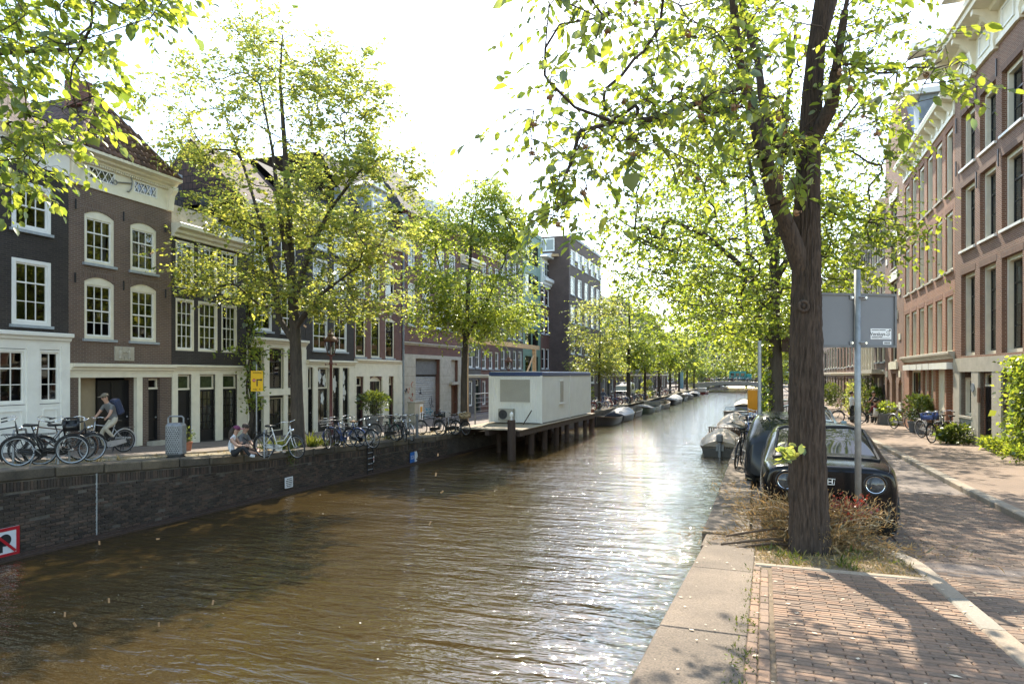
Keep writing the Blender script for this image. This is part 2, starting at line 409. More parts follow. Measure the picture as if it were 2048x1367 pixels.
# right bank: road, sidewalk and the raised strip beside the water
strip('road', 1.3, 3.80, lambda y: zr(y)-.10, -40, 300, M['street_brick'], 1.5)
strip('parking_bay', lambda y: QR(y)+.55, 1.3, lambda y: zr(y)-.10, 9.3, 300, M['street_brick'], 1.5)
strip('right_sidewalk', 3.9, 95, lambda y: zr(y), -40, 300, M['walk_brick'], 1.5, nx=3)
strip('brick_bed', lambda y: QR(y)+.5, 1.46, zr, -40, 7.62, M['mortar_sand'], 1.0, .0)
strip('planting_soil', lambda y: QR(y)+.5, 1.46, zr, 7.62, 9.75, M['soil'], .5, -.01)

def slope_r(y): return (zr(y+.1) - zr(y-.1)) / .2
def sloped_box(xa, xb, ya, yb, zf, h, top=0., b=.008):
    mb = MB(); mb.bbox(xa, xb, ya, yb, -h, 0, b)
    mb.v = [(x, y, z + zf(y) + top) for x, y, z in mb.v]; return mb

# --- granite coping of the right quay, each block its own piece
qw = empty('right_quay_wall', (0, 0, 0), label='granite edged quay wall running along the pavement at right', cat='quay wall')
mb = MB()
for y0_ in range(-40, 300, 4):
    a, b_ = y0_, y0_+4
    mb.quad((QR(a)+.03, a, -1), (QR(b_)+.03, b_, -1), (QR(b_)+.03, b_, zr(b_)-.05), (QR(a)+.03, a, zr(a)-.05))
mb.build('brick_face', M['quaywall'], qw)
edges = [-4, -1.6, .7, 2.55, 4.85, 7.1, 8.62, 9.45, 11.6, 13.9, 16.2, 18.5, 20.8, 23, 25.3, 27.6, 30, 32.5, 35, 37.5, 40, 44, 48, 52, 56, 60]
for i in range(len(edges)-1):
    a, b_ = edges[i]+.006, edges[i+1]-.006; d = random.uniform(-.012, .012)
    sloped_box(QR((a+b_)/2)+d, QR((a+b_)/2)+.585, a, b_, zr, .3, .012+random.uniform(-.004, .006) - (.03 if edges[i] == 8.62 else 0), .014).build('coping_stone', M['granite'], qw)

# --- clinker bricks of the raised strip, laid one by one; nearest 300 are pieces of their own
def lay_bricks(root, x0, x1, y0, y1, zf, m, bl=.205, bw=.064, gap=.004, n_parts=300, turn=0., name='brick', soldier=False):
    bm_ = MB().bbox(-bl/2+gap/2, bl/2-gap/2, -bw/2+gap/2, bw/2-gap/2, -.04, 0, .006); me = bm_.mesh('brick', m)
    spots = []; r = 0; y = y0
    while y < y1:
        x = x0 - (bl/2 if r % 2 else 0)
        while x < x1:
            a, b2 = max(x, x0), min(x+bl, x1)
            if b2 - a > .05: spots.append(((a+b2)/2, y+bw/2, (b2-a)/bl))
            x += bl
        y += bw; r += 1
    spots.sort(key=lambda s: s[0]**2*0 + s[1])
    rest = MB()
    for i, (x, yy, k) in enumerate(spots):
        h = random.uniform(.002, .009); t = random.gauss(0, .006); z = zf(yy) + h + .006
        if i < n_parts:
            o = link(name, me, root, (x, yy, z), (math.atan(slope_r(yy)) + random.gauss(0, .008), random.gauss(0, .008), t)); o.scale = (k, 1, 1)
        else:
            dx = bl/2*k - gap/2; dy = bw/2 - gap/2; s_ = slope_r(yy); tl = random.gauss(0, .02)
            c0 = [(-dx, -dy), (dx, -dy), (dx, dy), (-dx, dy)]; q = .006
            top = [(x+(u - math.copysign(q, u)), yy+(v_ - math.copysign(q, v_)), z + s_*v_ + tl*u*.3) for u, v_ in c0]
            low = [(x+u, yy+v_, z + s_*v_ - q) for u, v_ in c0]; bot = [(x+u, yy+v_, z - .03) for u, v_ in c0]
            rest.add(top+low+bot, [(0,1,2,3)] + [(4+j, 4+(j+1)%4, (j+1)%4, j) for j in range(4)] + [(8+j, 8+(j+1)%4, 4+(j+1)%4, 4+j) for j in range(4)])
    if rest.v: tag(rest.build('brickwork', m, root), kind='stuff')

pv = empty('brick_pavement', label='raised strip of brown clinker bricks beside the quay', cat='pavement'); pv['kind'] = 'structure'
lay_bricks(pv, .06, 1.455, 2.35, 7.45, zr, M['pave'])
# two lengthwise rows along the coping
me_l = MB().bbox(-.035, .031, -.098, .098, -.04, 0, .006).mesh('brick', M['pave'])
for row in range(2):
    y = 2.35 + row*.1
    while y < 7.4:
        link('border_brick', me_l, pv, (-.075 + row*.072, y, zr(y)+.01+random.uniform(0, .006)), (math.atan(slope_r(y)), 0, random.gauss(0, .01))); y += .207
strip('brick_pavement_behind', lambda y: QR(y)+.55, 1.46, zr, -40, 2.35, M['walk_brick'], 1.5, .006)
sloped_box(-.1, 1.45, 7.47, 7.6, zr, .2, .02, .012).build('edge_stone', M['kerb'], pv)

rd = empty('road_bricks', label='brown brick roadway between the two kerbs', cat='road'); rd['kind'] = 'structure'
lay_bricks(rd, 1.64, 3.72, 4.4, 15.5, lambda y: zr(y)-.10, M['roadbrick'], bl=.21, bw=.085)
# drain grate in the road
dg = empty('drain_grate', (2.55, 6.6, zr(6.6)-.075), label='iron drain grate set in the brick road', cat='drain'); dg.rotation_euler = (math.atan(slope_r(6.6)), 0, 0)
mb = MB(); mb.box(-.22, .22, -.22, -.19, -.02, .012); mb.box(-.22, .22, .19, .22, -.02, .012); mb.box(-.22, -.19, -.19, .19, -.02, .012); mb.box(.19, .22, -.19, .19, -.02, .012)
mb.build('frame', M['blackmetal'], dg)
me = MB().box(-.19, .19, -.012, .012, -.02, .008).mesh('bar', M['blackmetal'])
for i in range(9): link('bar', me, dg, (0, -.165+i*.041, 0))

# --- kerbs
def kerb_run(root, pts, wdt, zf, top=.0, L=.95, m=None, h=.25):
    """stones along a polyline (left edge of the kerb), width wdt to the right"""
    pts = [Vector((p[0], p[1], 0)) for p in pts]; seg = [(pts[i+1]-pts[i]).length for i in range(len(pts)-1)]; tot = sum(seg)
    def pos(d):
        for i, q in enumerate(seg):
            if d <= q or i == len(seg)-1: return pts[i] + (pts[i+1]-pts[i]) * (d/q)
            d -= q
    n = max(1, int(tot/L))
    for i in range(n):
        d0, d1 = tot*i/n + .006, tot*(i+1)/n - .006; k = 4; top_v = []; low = []
        rows = []
        for j in range(k+1):
            d = lerp(d0, d1, j/k); p = pos(d); q = pos(min(d+.02, tot)) - pos(max(d-.02, 0)); q.normalize(); nn = Vector((q.y, -q.x, 0))
            z = zf(p.y) + top; e = .015
            rows.append([p + Vector((0,0,z-h)), p + Vector((0,0,z-e)), p + nn*e + Vector((0,0,z)), p + nn*(wdt-e) + Vector((0,0,z)), p + nn*wdt + Vector((0,0,z-e)), p + nn*wdt + Vector((0,0,z-h))])
        mb = MB(); vs = [v for r in rows for v in r]
        fs = [(a*6+b, a*6+b+1, (a+1)*6+b+1, (a+1)*6+b) for a in range(k) for b in range(5)] + [tuple(range(6))[::-1], tuple(range(k*6, k*6+6))]
        mb.add(vs, fs).build('kerb_stone', m or M['kerb'], root)
kb = empty('near_kerb', label='pale stone kerb curving round the raised strip beside the car', cat='kerb'); kb['kind'] = 'structure'
kerb_run(kb, [(1.46, -6), (1.46, 8.3), (1.42, 8.75), (1.28, 9.15), (1.0, 9.45), (.6, 9.6), (-.1, 9.62)], .17, zr, .015)
kb = empty('far_kerb', label='pale stone kerb along the sunlit right sidewalk', cat='kerb'); kb['kind'] = 'structure'
kerb_run(kb, [(3.72, -6), (3.72, 70)], .2, zr, .012, 1.0)

# ------------------------------------------------------------------ left quay wall, bricks and coping stones as pieces
lw = empty('left_quay_wall', label='dark weathered brick quay wall across the canal', cat='quay wall')
mb = MB()
for y0_ in range(-40, 300, 2):
    a, b_ = y0_, y0_+2
    mb.quad((QL(b_)-.022, b_, -1), (QL(a)-.022, a, -1), (QL(a)-.022, a, zl(a)-.2), (QL(b_)-.022, b_, zl(b_)-.2))
mb.build('mortar_face', M['quaymortar'], lw)
mb = MB()
for y0_ in range(30, 300, 2):
    a, b_ = y0_, y0_+2
    mb.quad((QL(b_)-.005, b_, -1), (QL(a)-.005, a, -1), (QL(a)-.005, a, zl(a)-.2), (QL(b_)-.005, b_, zl(b_)-.2))
mb.build('far_brick_face', M['quaywall'], lw)
bh, bl = .072, .222; cells = []
k = 0; z = .1
while z < 1.9:
    y = 8.6 - (bl/2 if k % 2 else 0)
    while y < 30:
        if z + bh < zl(y+bl/2) - .44: cells.append((y+bl/2, z+bh/2, bl-.011, bh-.011))
        y += bl
    z += bh; k += 1
y = 8.6
while y < 30:                                            # soldier course under the coping
    cells.append((y+.036, zl(y+.036)-.345, .063, .2)); y += .073
def vis_key(c): return abs(c[0]-11.8)
cells.sort(key=vis_key); rest = MB(); brm = {}
for i, (y, z, L, h) in enumerate(cells):
    pr = max(-.012, random.gauss(.002, .005)); x = QL(y)
    if random.random() < .02: continue
    if i < 300:
        key = (round(L, 3), round(h, 3))
        if key not in brm: brm[key] = MB().bbox(-.05, 0, -L/2, L/2, -h/2, h/2, .007).mesh('brick', M['quaybrick'])
        link('brick', brm[key], lw, (x+pr, y, z), (random.gauss(0, .008), 0, .02+random.gauss(0, .01)))
    else:
        q = .006; x1 = x + pr
        vs = [(x1-q, y-L/2, z-h/2), (x1-q, y+L/2, z-h/2), (x1-q, y+L/2, z+h/2), (x1-q, y-L/2, z+h/2),
              (x1, y-L/2+q, z-h/2+q), (x1, y+L/2-q, z-h/2+q), (x1, y+L/2-q, z+h/2-q), (x1, y-L/2+q, z+h/2-q)]
        vs += [(x1-.05, p[1], p[2]) for p in vs[:4]]
        rest.add(vs, [(4,5,6,7)] + [(j, (j+1)%4, 4+(j+1)%4, 4+j) for j in range(4)] + [(8+j, 8+(j+1)%4, (j+1)%4, j) for j in range(4)])
tag(rest.build('brickwork', M['quaybrick'], lw), kind='stuff')
y = 7.0
while y < 64:
    L = random.choice((1.05, 1.2, 1.35)); a, b_ = y+.006, y+L-.006; e = .025; xm = QL(y+L/2) + random.uniform(.0, .03)
    mb = MB(); mb.bbox(xm-.6, xm+.02, a, b_, -.245, 0, .03); mb.v = [(p[0], p[1], p[2] + zl(p[1]) + .03) for p in mb.v]
    mb.build('coping_stone', M['copestone'], lw); y += L
mb = MB()
for y0_ in range(6, 120, 2):                              # timber ledge just above the water
    a, b_ = y0_, y0_+2
    for z0, z1, o_ in ((-.2, .045, .17), (.045, .1, .07)):
        p = [(QL(a)+o_, a), (QL(b_)+o_, b_)]
        mb.quad((*p[1], z0), (*p[0], z0), (*p[0], z1), (*p[1], z1)); mb.quad((*p[0], z1), (QL(a)-.03, a, z1), (QL(b_)-.03, b_, z1), (*p[1], z1))
mb.build('ledge', M['darkwood'], lw)
# expansion joint with pale efflorescence
mb = MB(); y = 12.05
mb.box(QL(y)-.02, QL(y)+.012, y-.012, y+.012, .1, zl(y)-.2); mb.build('joint_strip', mat('pale_joint', (.36, .36, .34), .9, .3, 12), lw)

# ------------------------------------------------------------------ far bridge
br = empty('canal_bridge', (-7, 165, 0), label='low arched bridge with railings spanning the canal in the distance', cat='bridge')
mb = MB(); n = 16; prof = []
W2 = 7.4
top = [(lerp(-W2-6, W2+6, i/n), 1.15 + 1.25*(1 - abs(lerp(-1, 1, i/n))**2)) for i in range(n+1)]
arch = [(lerp(W2-.6, -W2+.6, i/n), .15 + 1.5*math.sqrt(max(0, 1-(lerp(-1, 1, i/n))**2))) for i in range(n+1)]
for i in range(n):
    a, b_ = top[i], top[i+1]
    mb.quad((a[0], -4, a[1]), (b_[0], -4, b_[1]), (b_[0], 4, b_[1]), (a[0], 4, a[1]))
    def low(x):
        return -.5 if abs(x) > W2-.6 else .15 + 1.55*math.sqrt(max(0, 1-(x/(W2-.6))**2))
    for y in (-4, 4):
        mb.quad((a[0], y, min(low(a[0]), a[1]-.35)), (b_[0], y, min(low(b_[0]), b_[1]-.35)), (b_[0], y, b_[1]), (a[0], y, a[1]))
    mb.quad((a[0], -4, min(low(a[0]), a[1]-.35)), (b_[0], -4, min(low(b_[0]), b_[1]-.35)), (b_[0], 4, min(low(b_[0]), b_[1]-.35)), (a[0], 4, min(low(a[0]), a[1]-.35)))
mb.build('arch_span', M['bridge_stone'], br)
for sy in (-3.9, 3.9):
    mb = MB()
    for hh in (.5, 1.0): mb.tube([(t_[0], sy, t_[1]+hh) for t_ in top], .045, 4)
    for t_ in top: mb.tube([(t_[0], sy, t_[1]), (t_[0], sy, t_[1]+1.0)], .04, 4)
    mb.build('railing', M['blackmetal'], br)
# ------------------------------------------------------------------ houses
M['br_black'] = brick_mat('black_tarred_brick', (.030, .024, .021), (.044, .035, .031), (.062, .052, .045), bump=.5, stain=.35)
M['br_brown'] = brick_mat('brown_brick', (.155, .095, .068), (.12, .076, .058), (.22, .18, .15), bump=.5, stain=.3)
M['br_red'] = brick_mat('dark_red_brick', (.185, .066, .048), (.145, .054, .043), (.18, .135, .11), bump=.5, stain=.3)
M['br_orange'] = brick_mat('orange_brick', (.34, .122, .058), (.265, .10, .052), (.38, .28, .20), bump=.8, stain=.25)
M['br_house1'] = brick_mat('warm_brown_brick', (.225, .095, .056), (.165, .072, .046), (.34, .26, .195), bump=.8, stain=.25)
M['br_dark'] = brick_mat('purple_brown_brick', (.12, .078, .068), (.098, .066, .058), (.14, .115, .10), bump=.4, stain=.3)
M['br_grey'] = brick_mat('grey_brick', (.12, .108, .10), (.095, .086, .082), (.15, .135, .125), bump=.4, stain=.3)
M['soldier'] = brick_mat('soldier_brick', (.155, .095, .068), (.10, .064, .05), (.22, .18, .15), .0625, .21, .008, .5, .2)
M['soldier2'] = brick_mat('soldier_brick_warm', (.20, .095, .06), (.13, .065, .045), (.20, .15, .115), .0625, .21, .008, .5, .2)
M['soldier3'] = brick_mat('soldier_brick_orange', (.29, .11, .058), (.21, .083, .048), (.22, .16, .12), .0625, .21, .008, .5, .2)
M['tiles'] = brick_mat('roof_tiles', (.10, .055, .042), (.075, .045, .038), (.025, .018, .015), .24, .3, .02, 1., .4)
M['tilepiece'] = piece_mat('pantile', (.135, .075, .055), .35, .75, (1.1, 1, .95), 20, stain=.35)
M['darktiles'] = brick_mat('dark_roof_tiles', (.05, .045, .045), (.035, .032, .033), (.012, .011, .011), .24, .3, .02, 1., .4)
M['green'] = mat('sea_green_paint', (.15, .25, .20), .5, .1, 2)
M['stained'] = mat('green_stained_glass', (.035, .05, .02), .15, .5, 9)
M['yellowdoor'] = mat('tan_plaster', (.36, .28, .18), .7, .12, 2)
M['browndoor'] = mat('brown_door_paint', (.13, .06, .035), .5, .2, 3)
M['shutter'] = mat('grey_shutter', (.30, .30, .29), .5, .15, 3)

class House:
    def __init__(s, name, label, line, px0, px1, zb, ztop, wall, depth=9., cat='house', group=None):
        (s.Px, s.Py), (dx, dy) = line; l = math.hypot(dx, dy); s.dx, s.dy = dx/l, dy/l
        s.zb, s.zt, s.wm, s.depth = zb, ztop, wall, depth
        s.ub = 0; s.ub = s._u(px0)[0]; s.W = s._u(px1)[0] - s.ub
        ox, oy = s.Px + s.dx*s.ub, s.Py + s.dy*s.ub
        s.root = empty(name, (ox, oy, zb), math.atan2(s.dy, s.dx), label, cat, group)
        s.holes = []; s.fill = []; s.ztl = ztop - zb
    def _u(s, px):
        r = ray(px)   # P + u d = Y r
        det = s.dx*(-r[1]) - s.dy*(-r[0]); Y = (s.dx*(-s.Py) - s.dy*(-s.Px)) / det
        u = (r[0]*Y - s.Px)*s.dx + (r[1]*Y - s.Py)*s.dy
        return u, Y
    def U(s, px): return s._u(px)[0] - s.ub
    def Z(s, px, py): return zat(py, s._u(px)[1]) - s.zb
    def part(s, mb, name, m, parent=None, smooth=False): return mb.build(name, m, parent or s.root, smooth=smooth)
    def box(s, u0, u1, y0, y1, z0, z1, m, name): return s.part(MB().box(u0, u1, y0, y1, z0, z1), name, M[m])
    def hole(s, u0, u1, z0, z1, rev=.22): s.holes.append((u0, u1, z0, z1, rev))
    def win(s, u0, u1, z0, z1, cols=3, rows=4, frame='white', sash=None, cw=.085, st=.03, arch=0., sill='sill', panes=True, split=None, curtain=0., rev=.24, mw=.026, hole=True, opened=0, lintel=None, sw=.045, blind=0, sd=.0):
        if hole: s.hole(u0, u1, z0, z1, rev)
        mb = MB(); y0, y1 = st, st+.1+sd; zc = z1 - arch
        mb.box(u0, u0+cw, y0, y1, z0, zc); mb.box(u1-cw, u1, y0, y1, z0, zc); mb.box(u0+cw, u1-cw, y0, y1, z0, z0+cw*.9)
        if arch:
            n = 8; top = []
            for i in range(n+1):
                t = i/n; top.append((lerp(u0, u1, t), zc + arch*(1-(2*t-1)**2)))
            prof = [(u0, zc-cw), (u1, zc-cw)] + top[::-1]
            mb.prism([(p[0], p[1]) for p in prof], 'y', y0+.002, y1)
            for i in range(n):
                a, b_ = top[i], top[i+1]
                s.fill.append((a, b_, z1, rev))
            if lintel:
                lb = MB(); o_ = .23
                for i in range(n):
                    a, b_ = top[i], top[i+1]
                    lb.add([(a[0], -.006, a[1]), (b_[0], -.006, b_[1]), (b_[0]+(b_[0]-(u0+u1)/2)*.18, -.006, b_[1]+o_), (a[0]+(a[0]-(u0+u1)/2)*.18, -.006, a[1]+o_),
                            (a[0], .01, a[1]), (b_[0], .01, b_[1]), (b_[0]+(b_[0]-(u0+u1)/2)*.18, .01, b_[1]+o_), (a[0]+(a[0]-(u0+u1)/2)*.18, .01, a[1]+o_)],
                           [(0,1,2,3), (3,2,6,7), (0,4,5,1), (1,5,6,2), (4,0,3,7)])
                s.part(lb, 'brick_arch', M[lintel])
        else:
            mb.box(u0+cw, u1-cw, y0, y1, z1-cw, z1)
            if lintel:
                s.part(MB().box(u0-.08, u1+.08, -.006, .02, z1, z1+.21), 'brick_arch', M[lintel])
        zi0, zi1 = z0+cw*.9, zc-cw; a0, a1 = u0+cw, u1-cw
        sm = M[sash] if sash else M[frame]
        fr = s.part(mb, 'window', M[frame])
        sb = MB(); ys, ye = st+.035+sd, st+.085+sd
        split = split if split is not None else rows//2       # rows below the meeting rail
        hz = zi0 + (zi1-zi0)*split/rows if rows > 1 else zi1
        sb.box(a0, a0+sw, ys, ye, zi0, zi1); sb.box(a1-sw, a1, ys, ye, zi0, zi1); sb.box(a0+sw, a1-sw, ys, ye, zi0, zi0+sw*1.3); sb.box(a0+sw, a1-sw, ys, ye, zi1-sw, zi1)
        if rows > 1: sb.box(a0+sw, a1-sw, ys-.012, ye, hz-sw*.5, hz+sw*.5)
        g0, g1, h0, h1 = a0+sw, a1-sw, zi0+sw*1.3, zi1-sw
        zr_ = [lerp(h0, h1, k/rows) for k in range(rows+1)]; ur = [lerp(g0, g1, k/cols) for k in range(cols+1)]
        if rows > 1: zr_[split] = hz
        for k in range(1, cols): sb.box(ur[k]-mw/2, ur[k]+mw/2, ys+.006, ye-.01, h0, h1)
        for k in range(1, rows):
            if k == split: continue
            for c in range(cols):
                sb.box(ur[c]+(mw/2 if c else 0), ur[c+1]-(mw/2 if c < cols-1 else 0), ys+.006, ye-.01, zr_[k]-mw/2, zr_[k]+mw/2)
        s.part(sb, 'sash', sm, fr)
        yp = st+.062+sd
        if panes:
            for c in range(cols):
                for k in range(rows):
                    if opened and k < opened: continue
                    pw, ph = (ur[c+1]-ur[c]), (zr_[k+1]-zr_[k])
                    link('pane', pane_mesh(pw, ph), fr, ((ur[c]+ur[c+1])/2, yp, (zr_[k]+zr_[k+1])/2), (random.gauss(0, .006), 0, random.gauss(0, .006)))
        else:
            link('pane', pane_mesh(g1-g0, h1-h0), fr, ((g0+g1)/2, yp, (h0+h1)/2), (random.gauss(0, .004), 0, random.gauss(0, .004)))
        if sill:
            s.part(MB().box(u0-.07, u1+.07, -.075, st+.02, z0-.085, z0), 'sill', M[sill], fr)
        if curtain:
            n = 14; cb = MB(); yc = st+.2+sd
            for side in (0, 1):
                wv = (g1-g0)*curtain/2 if curtain < 1 else (g1-g0)/2
                us = [(g0 + wv*i/n if side == 0 else g1 - wv*i/n) for i in range(n+1)]
                for i in range(n):
                    q = (us[i], us[i+1]) if side == 0 else (us[i+1], us[i])
                    ya, yb = yc+.025*math.sin(i*1.9), yc+.025*math.sin((i+1)*1.9)
                    if side: ya, yb = yb, ya
                    cb.quad((q[0], ya, h0), (q[1], yb, h0), (q[1], yb, h1), (q[0], ya, h1))
            s.part(cb, 'curtain', M['curtain'], fr)
        if blind:
            s.part(MB().quad((g0, st+.13+sd, h1-(h1-h0)*blind), (g1, st+.13+sd, h1-(h1-h0)*blind), (g1, st+.13+sd, h1), (g0, st+.13+sd, h1)), 'blind', M['curtain'], fr)
        return fr
    def door(s, u0, u1, z0, z1, m='black', st=.12, rev=.3, hole=True, glazed=0, cols=3, rows=4, transom=0., tmat='glass', knob=True, leafs=1):
        if hole: s.hole(u0, u1, z0, z1 + transom, rev)
        mb = MB(); f = .09
        mb.box(u0, u1, st+.03, st+.07, z0, z1)
        d = None
        if not glazed:
            wv = (u1-u0)/leafs
            for l in range(leafs):
                a, b_ = u0+l*wv, u0+(l+1)*wv
                mb.box(a, a+f, st, st+.03, z0, z1); mb.box(b_-f, b_, st, st+.03, z0, z1)
                for k in (0, .38, .97): mb.box(a+f, b_-f, st, st+.03, lerp(z0, z1, k) , lerp(z0, z1, k)+ (f if k < .9 else (z1-z0)*.03))
            d = s.part(mb, 'door', M[m])
        else:
            zg = lerp(z0, z1, 1-glazed); mb = MB(); mb.box(u0, u1, st+.02, st+.06, z0, zg)
            mb.box(u0, u0+f, st, st+.05, zg, z1); mb.box(u1-f, u1, st, st+.05, zg, z1); mb.box(u0+f, u1-f, st, st+.05, z1-f, z1)
            for k in range(1, cols): x = lerp(u0+f, u1-f, k/cols); mb.box(x-.012, x+.012, st+.01, st+.04, zg, z1-f)
            for k in range(1, rows): z = lerp(zg, z1-f, k/rows); mb.box(u0+f, u1-f, st+.012, st+.038, z-.012, z+.012)
            d = s.part(mb, 'door', M[m])
            for c in range(cols):
                for k in range(rows):
                    pw, ph = (u1-u0-2*f)/cols, (z1-f-zg)/rows
                    link('pane', pane_mesh(pw, ph), d, (u0+f+pw*(c+.5), st+.03, zg+ph*(k+.5)), (random.gauss(0, .006), 0, random.gauss(0, .006)))
            cb = MB(); n = 12
            for i in range(n):
                a, b_ = lerp(u0+f, u1-f, i/n), lerp(u0+f, u1-f, (i+1)/n)
                cb.quad((a, st+.13+.02*math.sin(i*2), zg), (b_, st+.13+.02*math.sin(i*2+2), zg), (b_, st+.13+.02*math.sin(i*2+2), z1-f), (a, st+.13+.02*math.sin(i*2), z1-f))
            s.part(cb, 'curtain', M['curtain'], d)
        if knob: s.part(MB().blob((u1-.12, st-.05, lerp(z0, z1, .45)), .035), 'handle', M['steel'], d, True)
        if transom:
            t = MB(); zt0, zt1 = z1, z1+transom
            t.box(u0, u1, st-.02, st+.08, zt0, zt0+.07); t.box(u0, u1, st, st+.07, zt1-.06, zt1)
            t.box(u0, u0+.06, st, st+.07, zt0+.07, zt1-.06); t.box(u1-.06, u1, st, st+.07, zt0+.07, zt1-.06)
            f_ = s.part(t, 'transom', M['cream'])
            link('pane', pane_mesh(u1-u0-.12, transom-.13, M[tmat]), f_, ((u0+u1)/2, st+.04, (zt0+.07+zt1-.06)/2))
        return d
    def cornice(s, u0, u1, z, h, out, m='cream', name='cornice'):
        """moulded strip: z is its underside, h its height, out its projection"""
        prof = [(.02, z), (-out*.25, z), (-out*.3, z+h*.18), (-out*.55, z+h*.3), (-out*.6, z+h*.5), (-out*.92, z+h*.62), (-out, z+h*.66), (-out, z+h*.95), (-out*.94, z+h), (.02, z+h)]
        return s.part(MB().prism(prof[::-1], 'x', u0, u1), name, M[m])
    def finish(s, top=True):
        mb = MB(); W, zt = s.W, s.ztl
        us = sorted({0., W, *[h[0] for h in s.holes], *[h[1] for h in s.holes]}); zs = sorted({-.6, zt, *[h[2] for h in s.holes], *[h[3] for h in s.holes]})
        us = [u for u in us if -1e-6 <= u <= W+1e-6]; zs = [z for z in zs if z <= zt+1e-6]
        for i in range(len(us)-1):
            for k in range(len(zs)-1):
                uc, zc = (us[i]+us[i+1])/2, (zs[k]+zs[k+1])/2
                if us[i+1]-us[i] < 1e-5 or zs[k+1]-zs[k] < 1e-5: continue
                if any(h[0] < uc < h[1] and h[2] < zc < h[3] for h in s.holes): continue
                mb.quad((us[i], 0, zs[k]), (us[i+1], 0, zs[k]), (us[i+1], 0, zs[k+1]), (us[i], 0, zs[k+1]))
        for u0, u1, z0, z1, r in s.holes:
            mb.quad((u0, 0, z0), (u0, 0, z1), (u0, r, z1), (u0, r, z0)); mb.quad((u1, 0, z1), (u1, 0, z0), (u1, r, z0), (u1, r, z1))
            mb.quad((u0, 0, z1), (u1, 0, z1), (u1, r, z1), (u0, r, z1)); mb.quad((u0, 0, z0), (u0, r, z0), (u1, r, z0), (u1, 0, z0))
        for a, b_, zt_, r in s.fill:
            mb.quad((a[0], 0, a[1]), (b_[0], 0, b_[1]), (b_[0], 0, zt_), (a[0], 0, zt_)); mb.quad((a[0], 0, a[1]), (a[0], r, a[1]), (b_[0], r, b_[1]), (b_[0], 0, b_[1]))
        D = s.depth
        mb.quad((0, 0, -.6), (0, 0, zt), (0, D, zt), (0, D, -.6)); mb.quad((W, 0, zt), (W, 0, -.6), (W, D, -.6), (W, D, zt)); mb.quad((W, D, -.6), (0, D, -.6), (0, D, zt), (W, D, zt))
        s.part(mb, 'wall', s.wm)
        if top: s.part(MB().quad((.0, .0, zt-.02), (W, 0, zt-.02), (W, D, zt-.02), (0, D, zt-.02)), 'flat_roof', M['lead'])
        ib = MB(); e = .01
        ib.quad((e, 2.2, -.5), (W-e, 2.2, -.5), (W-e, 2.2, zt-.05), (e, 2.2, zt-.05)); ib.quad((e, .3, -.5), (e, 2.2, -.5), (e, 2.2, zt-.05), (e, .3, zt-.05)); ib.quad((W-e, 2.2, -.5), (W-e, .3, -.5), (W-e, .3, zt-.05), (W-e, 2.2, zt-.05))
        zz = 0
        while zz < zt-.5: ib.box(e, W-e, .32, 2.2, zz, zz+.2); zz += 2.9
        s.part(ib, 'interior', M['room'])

_pm = {}
def pane_mesh(wd, h, m=None):
    key = (round(wd, 3), round(h, 3), (m or M['glass']).name)
    if key not in _pm:
        _pm[key] = MB().quad((-wd/2, 0, -h/2), (wd/2, 0, -h/2), (wd/2, 0, h/2), (-wd/2, 0, h/2)).mesh('pane', m or M['glass'])
    return _pm[key]

def lay_tiles(root, A, B, C, D, m, tw=.23, th=.3, limit=300):
    """pantiles on the plane polygon A (low left) B (low right) C (high right) D (high left)"""
    A, B, C, D = map(Vector, (A, B, C, D)); ux = (B-A).normalized(); nrm = ux.cross(D-A).normalized(); uy = nrm.cross(ux)
    if nrm.z < 0: nrm = -nrm; uy = -uy
    pts = [((p-A).dot(ux), (p-A).dot(uy)) for p in (A, B, C, D)]
    hmax = max(pts[2][1], pts[3][1]); mb = MB(); k = 6; vs = []
    for e, yy in ((0, -.02), (1, th+.03)):
        for i in range(k+1):
            t = i/k; vs.append((tw*(t-.5)*1.04, yy, .035*math.sin(t*2*math.pi+.6) + (.045 if e == 0 else .005)))
    fs = [(i, i+1, k+2+i, k+1+i) for i in range(k)]
    lip = [(p[0], p[1], p[2]-.02) for p in vs[:k+1]]
    mb.add(vs+lip, fs + [(i+1, i, 2*k+2+i, 2*k+3+i) for i in range(k)]); me = mb.mesh('tile', m, True)
    rot = Matrix((ux, uy, nrm)).transposed().to_euler(); cnt = 0
    y = 0
    while y < hmax - th*.4:
        t = (y+th*.5)/hmax; xl = lerp(pts[0][0], pts[3][0], t); xr = lerp(pts[1][0], pts[2][0], t); x = math.ceil(xl/tw)*tw
        while x + tw*.5 < xr:
            if cnt < limit:
                o = link('tile', me, root, A + ux*(x+tw/2) + uy*y + nrm*.02, rot); cnt += 1
            x += tw
        y += th

LL1 = ((-20.7, 15.5), (-.047, 1)); LL2 = ((-21.8, 40), (0, 1)); LJ = ((-19.6, 70), (0, 1))
LR1 = ((6.98, 26.4), (.05, -1)); LR2 = ((6.79, 36), (0, -1))

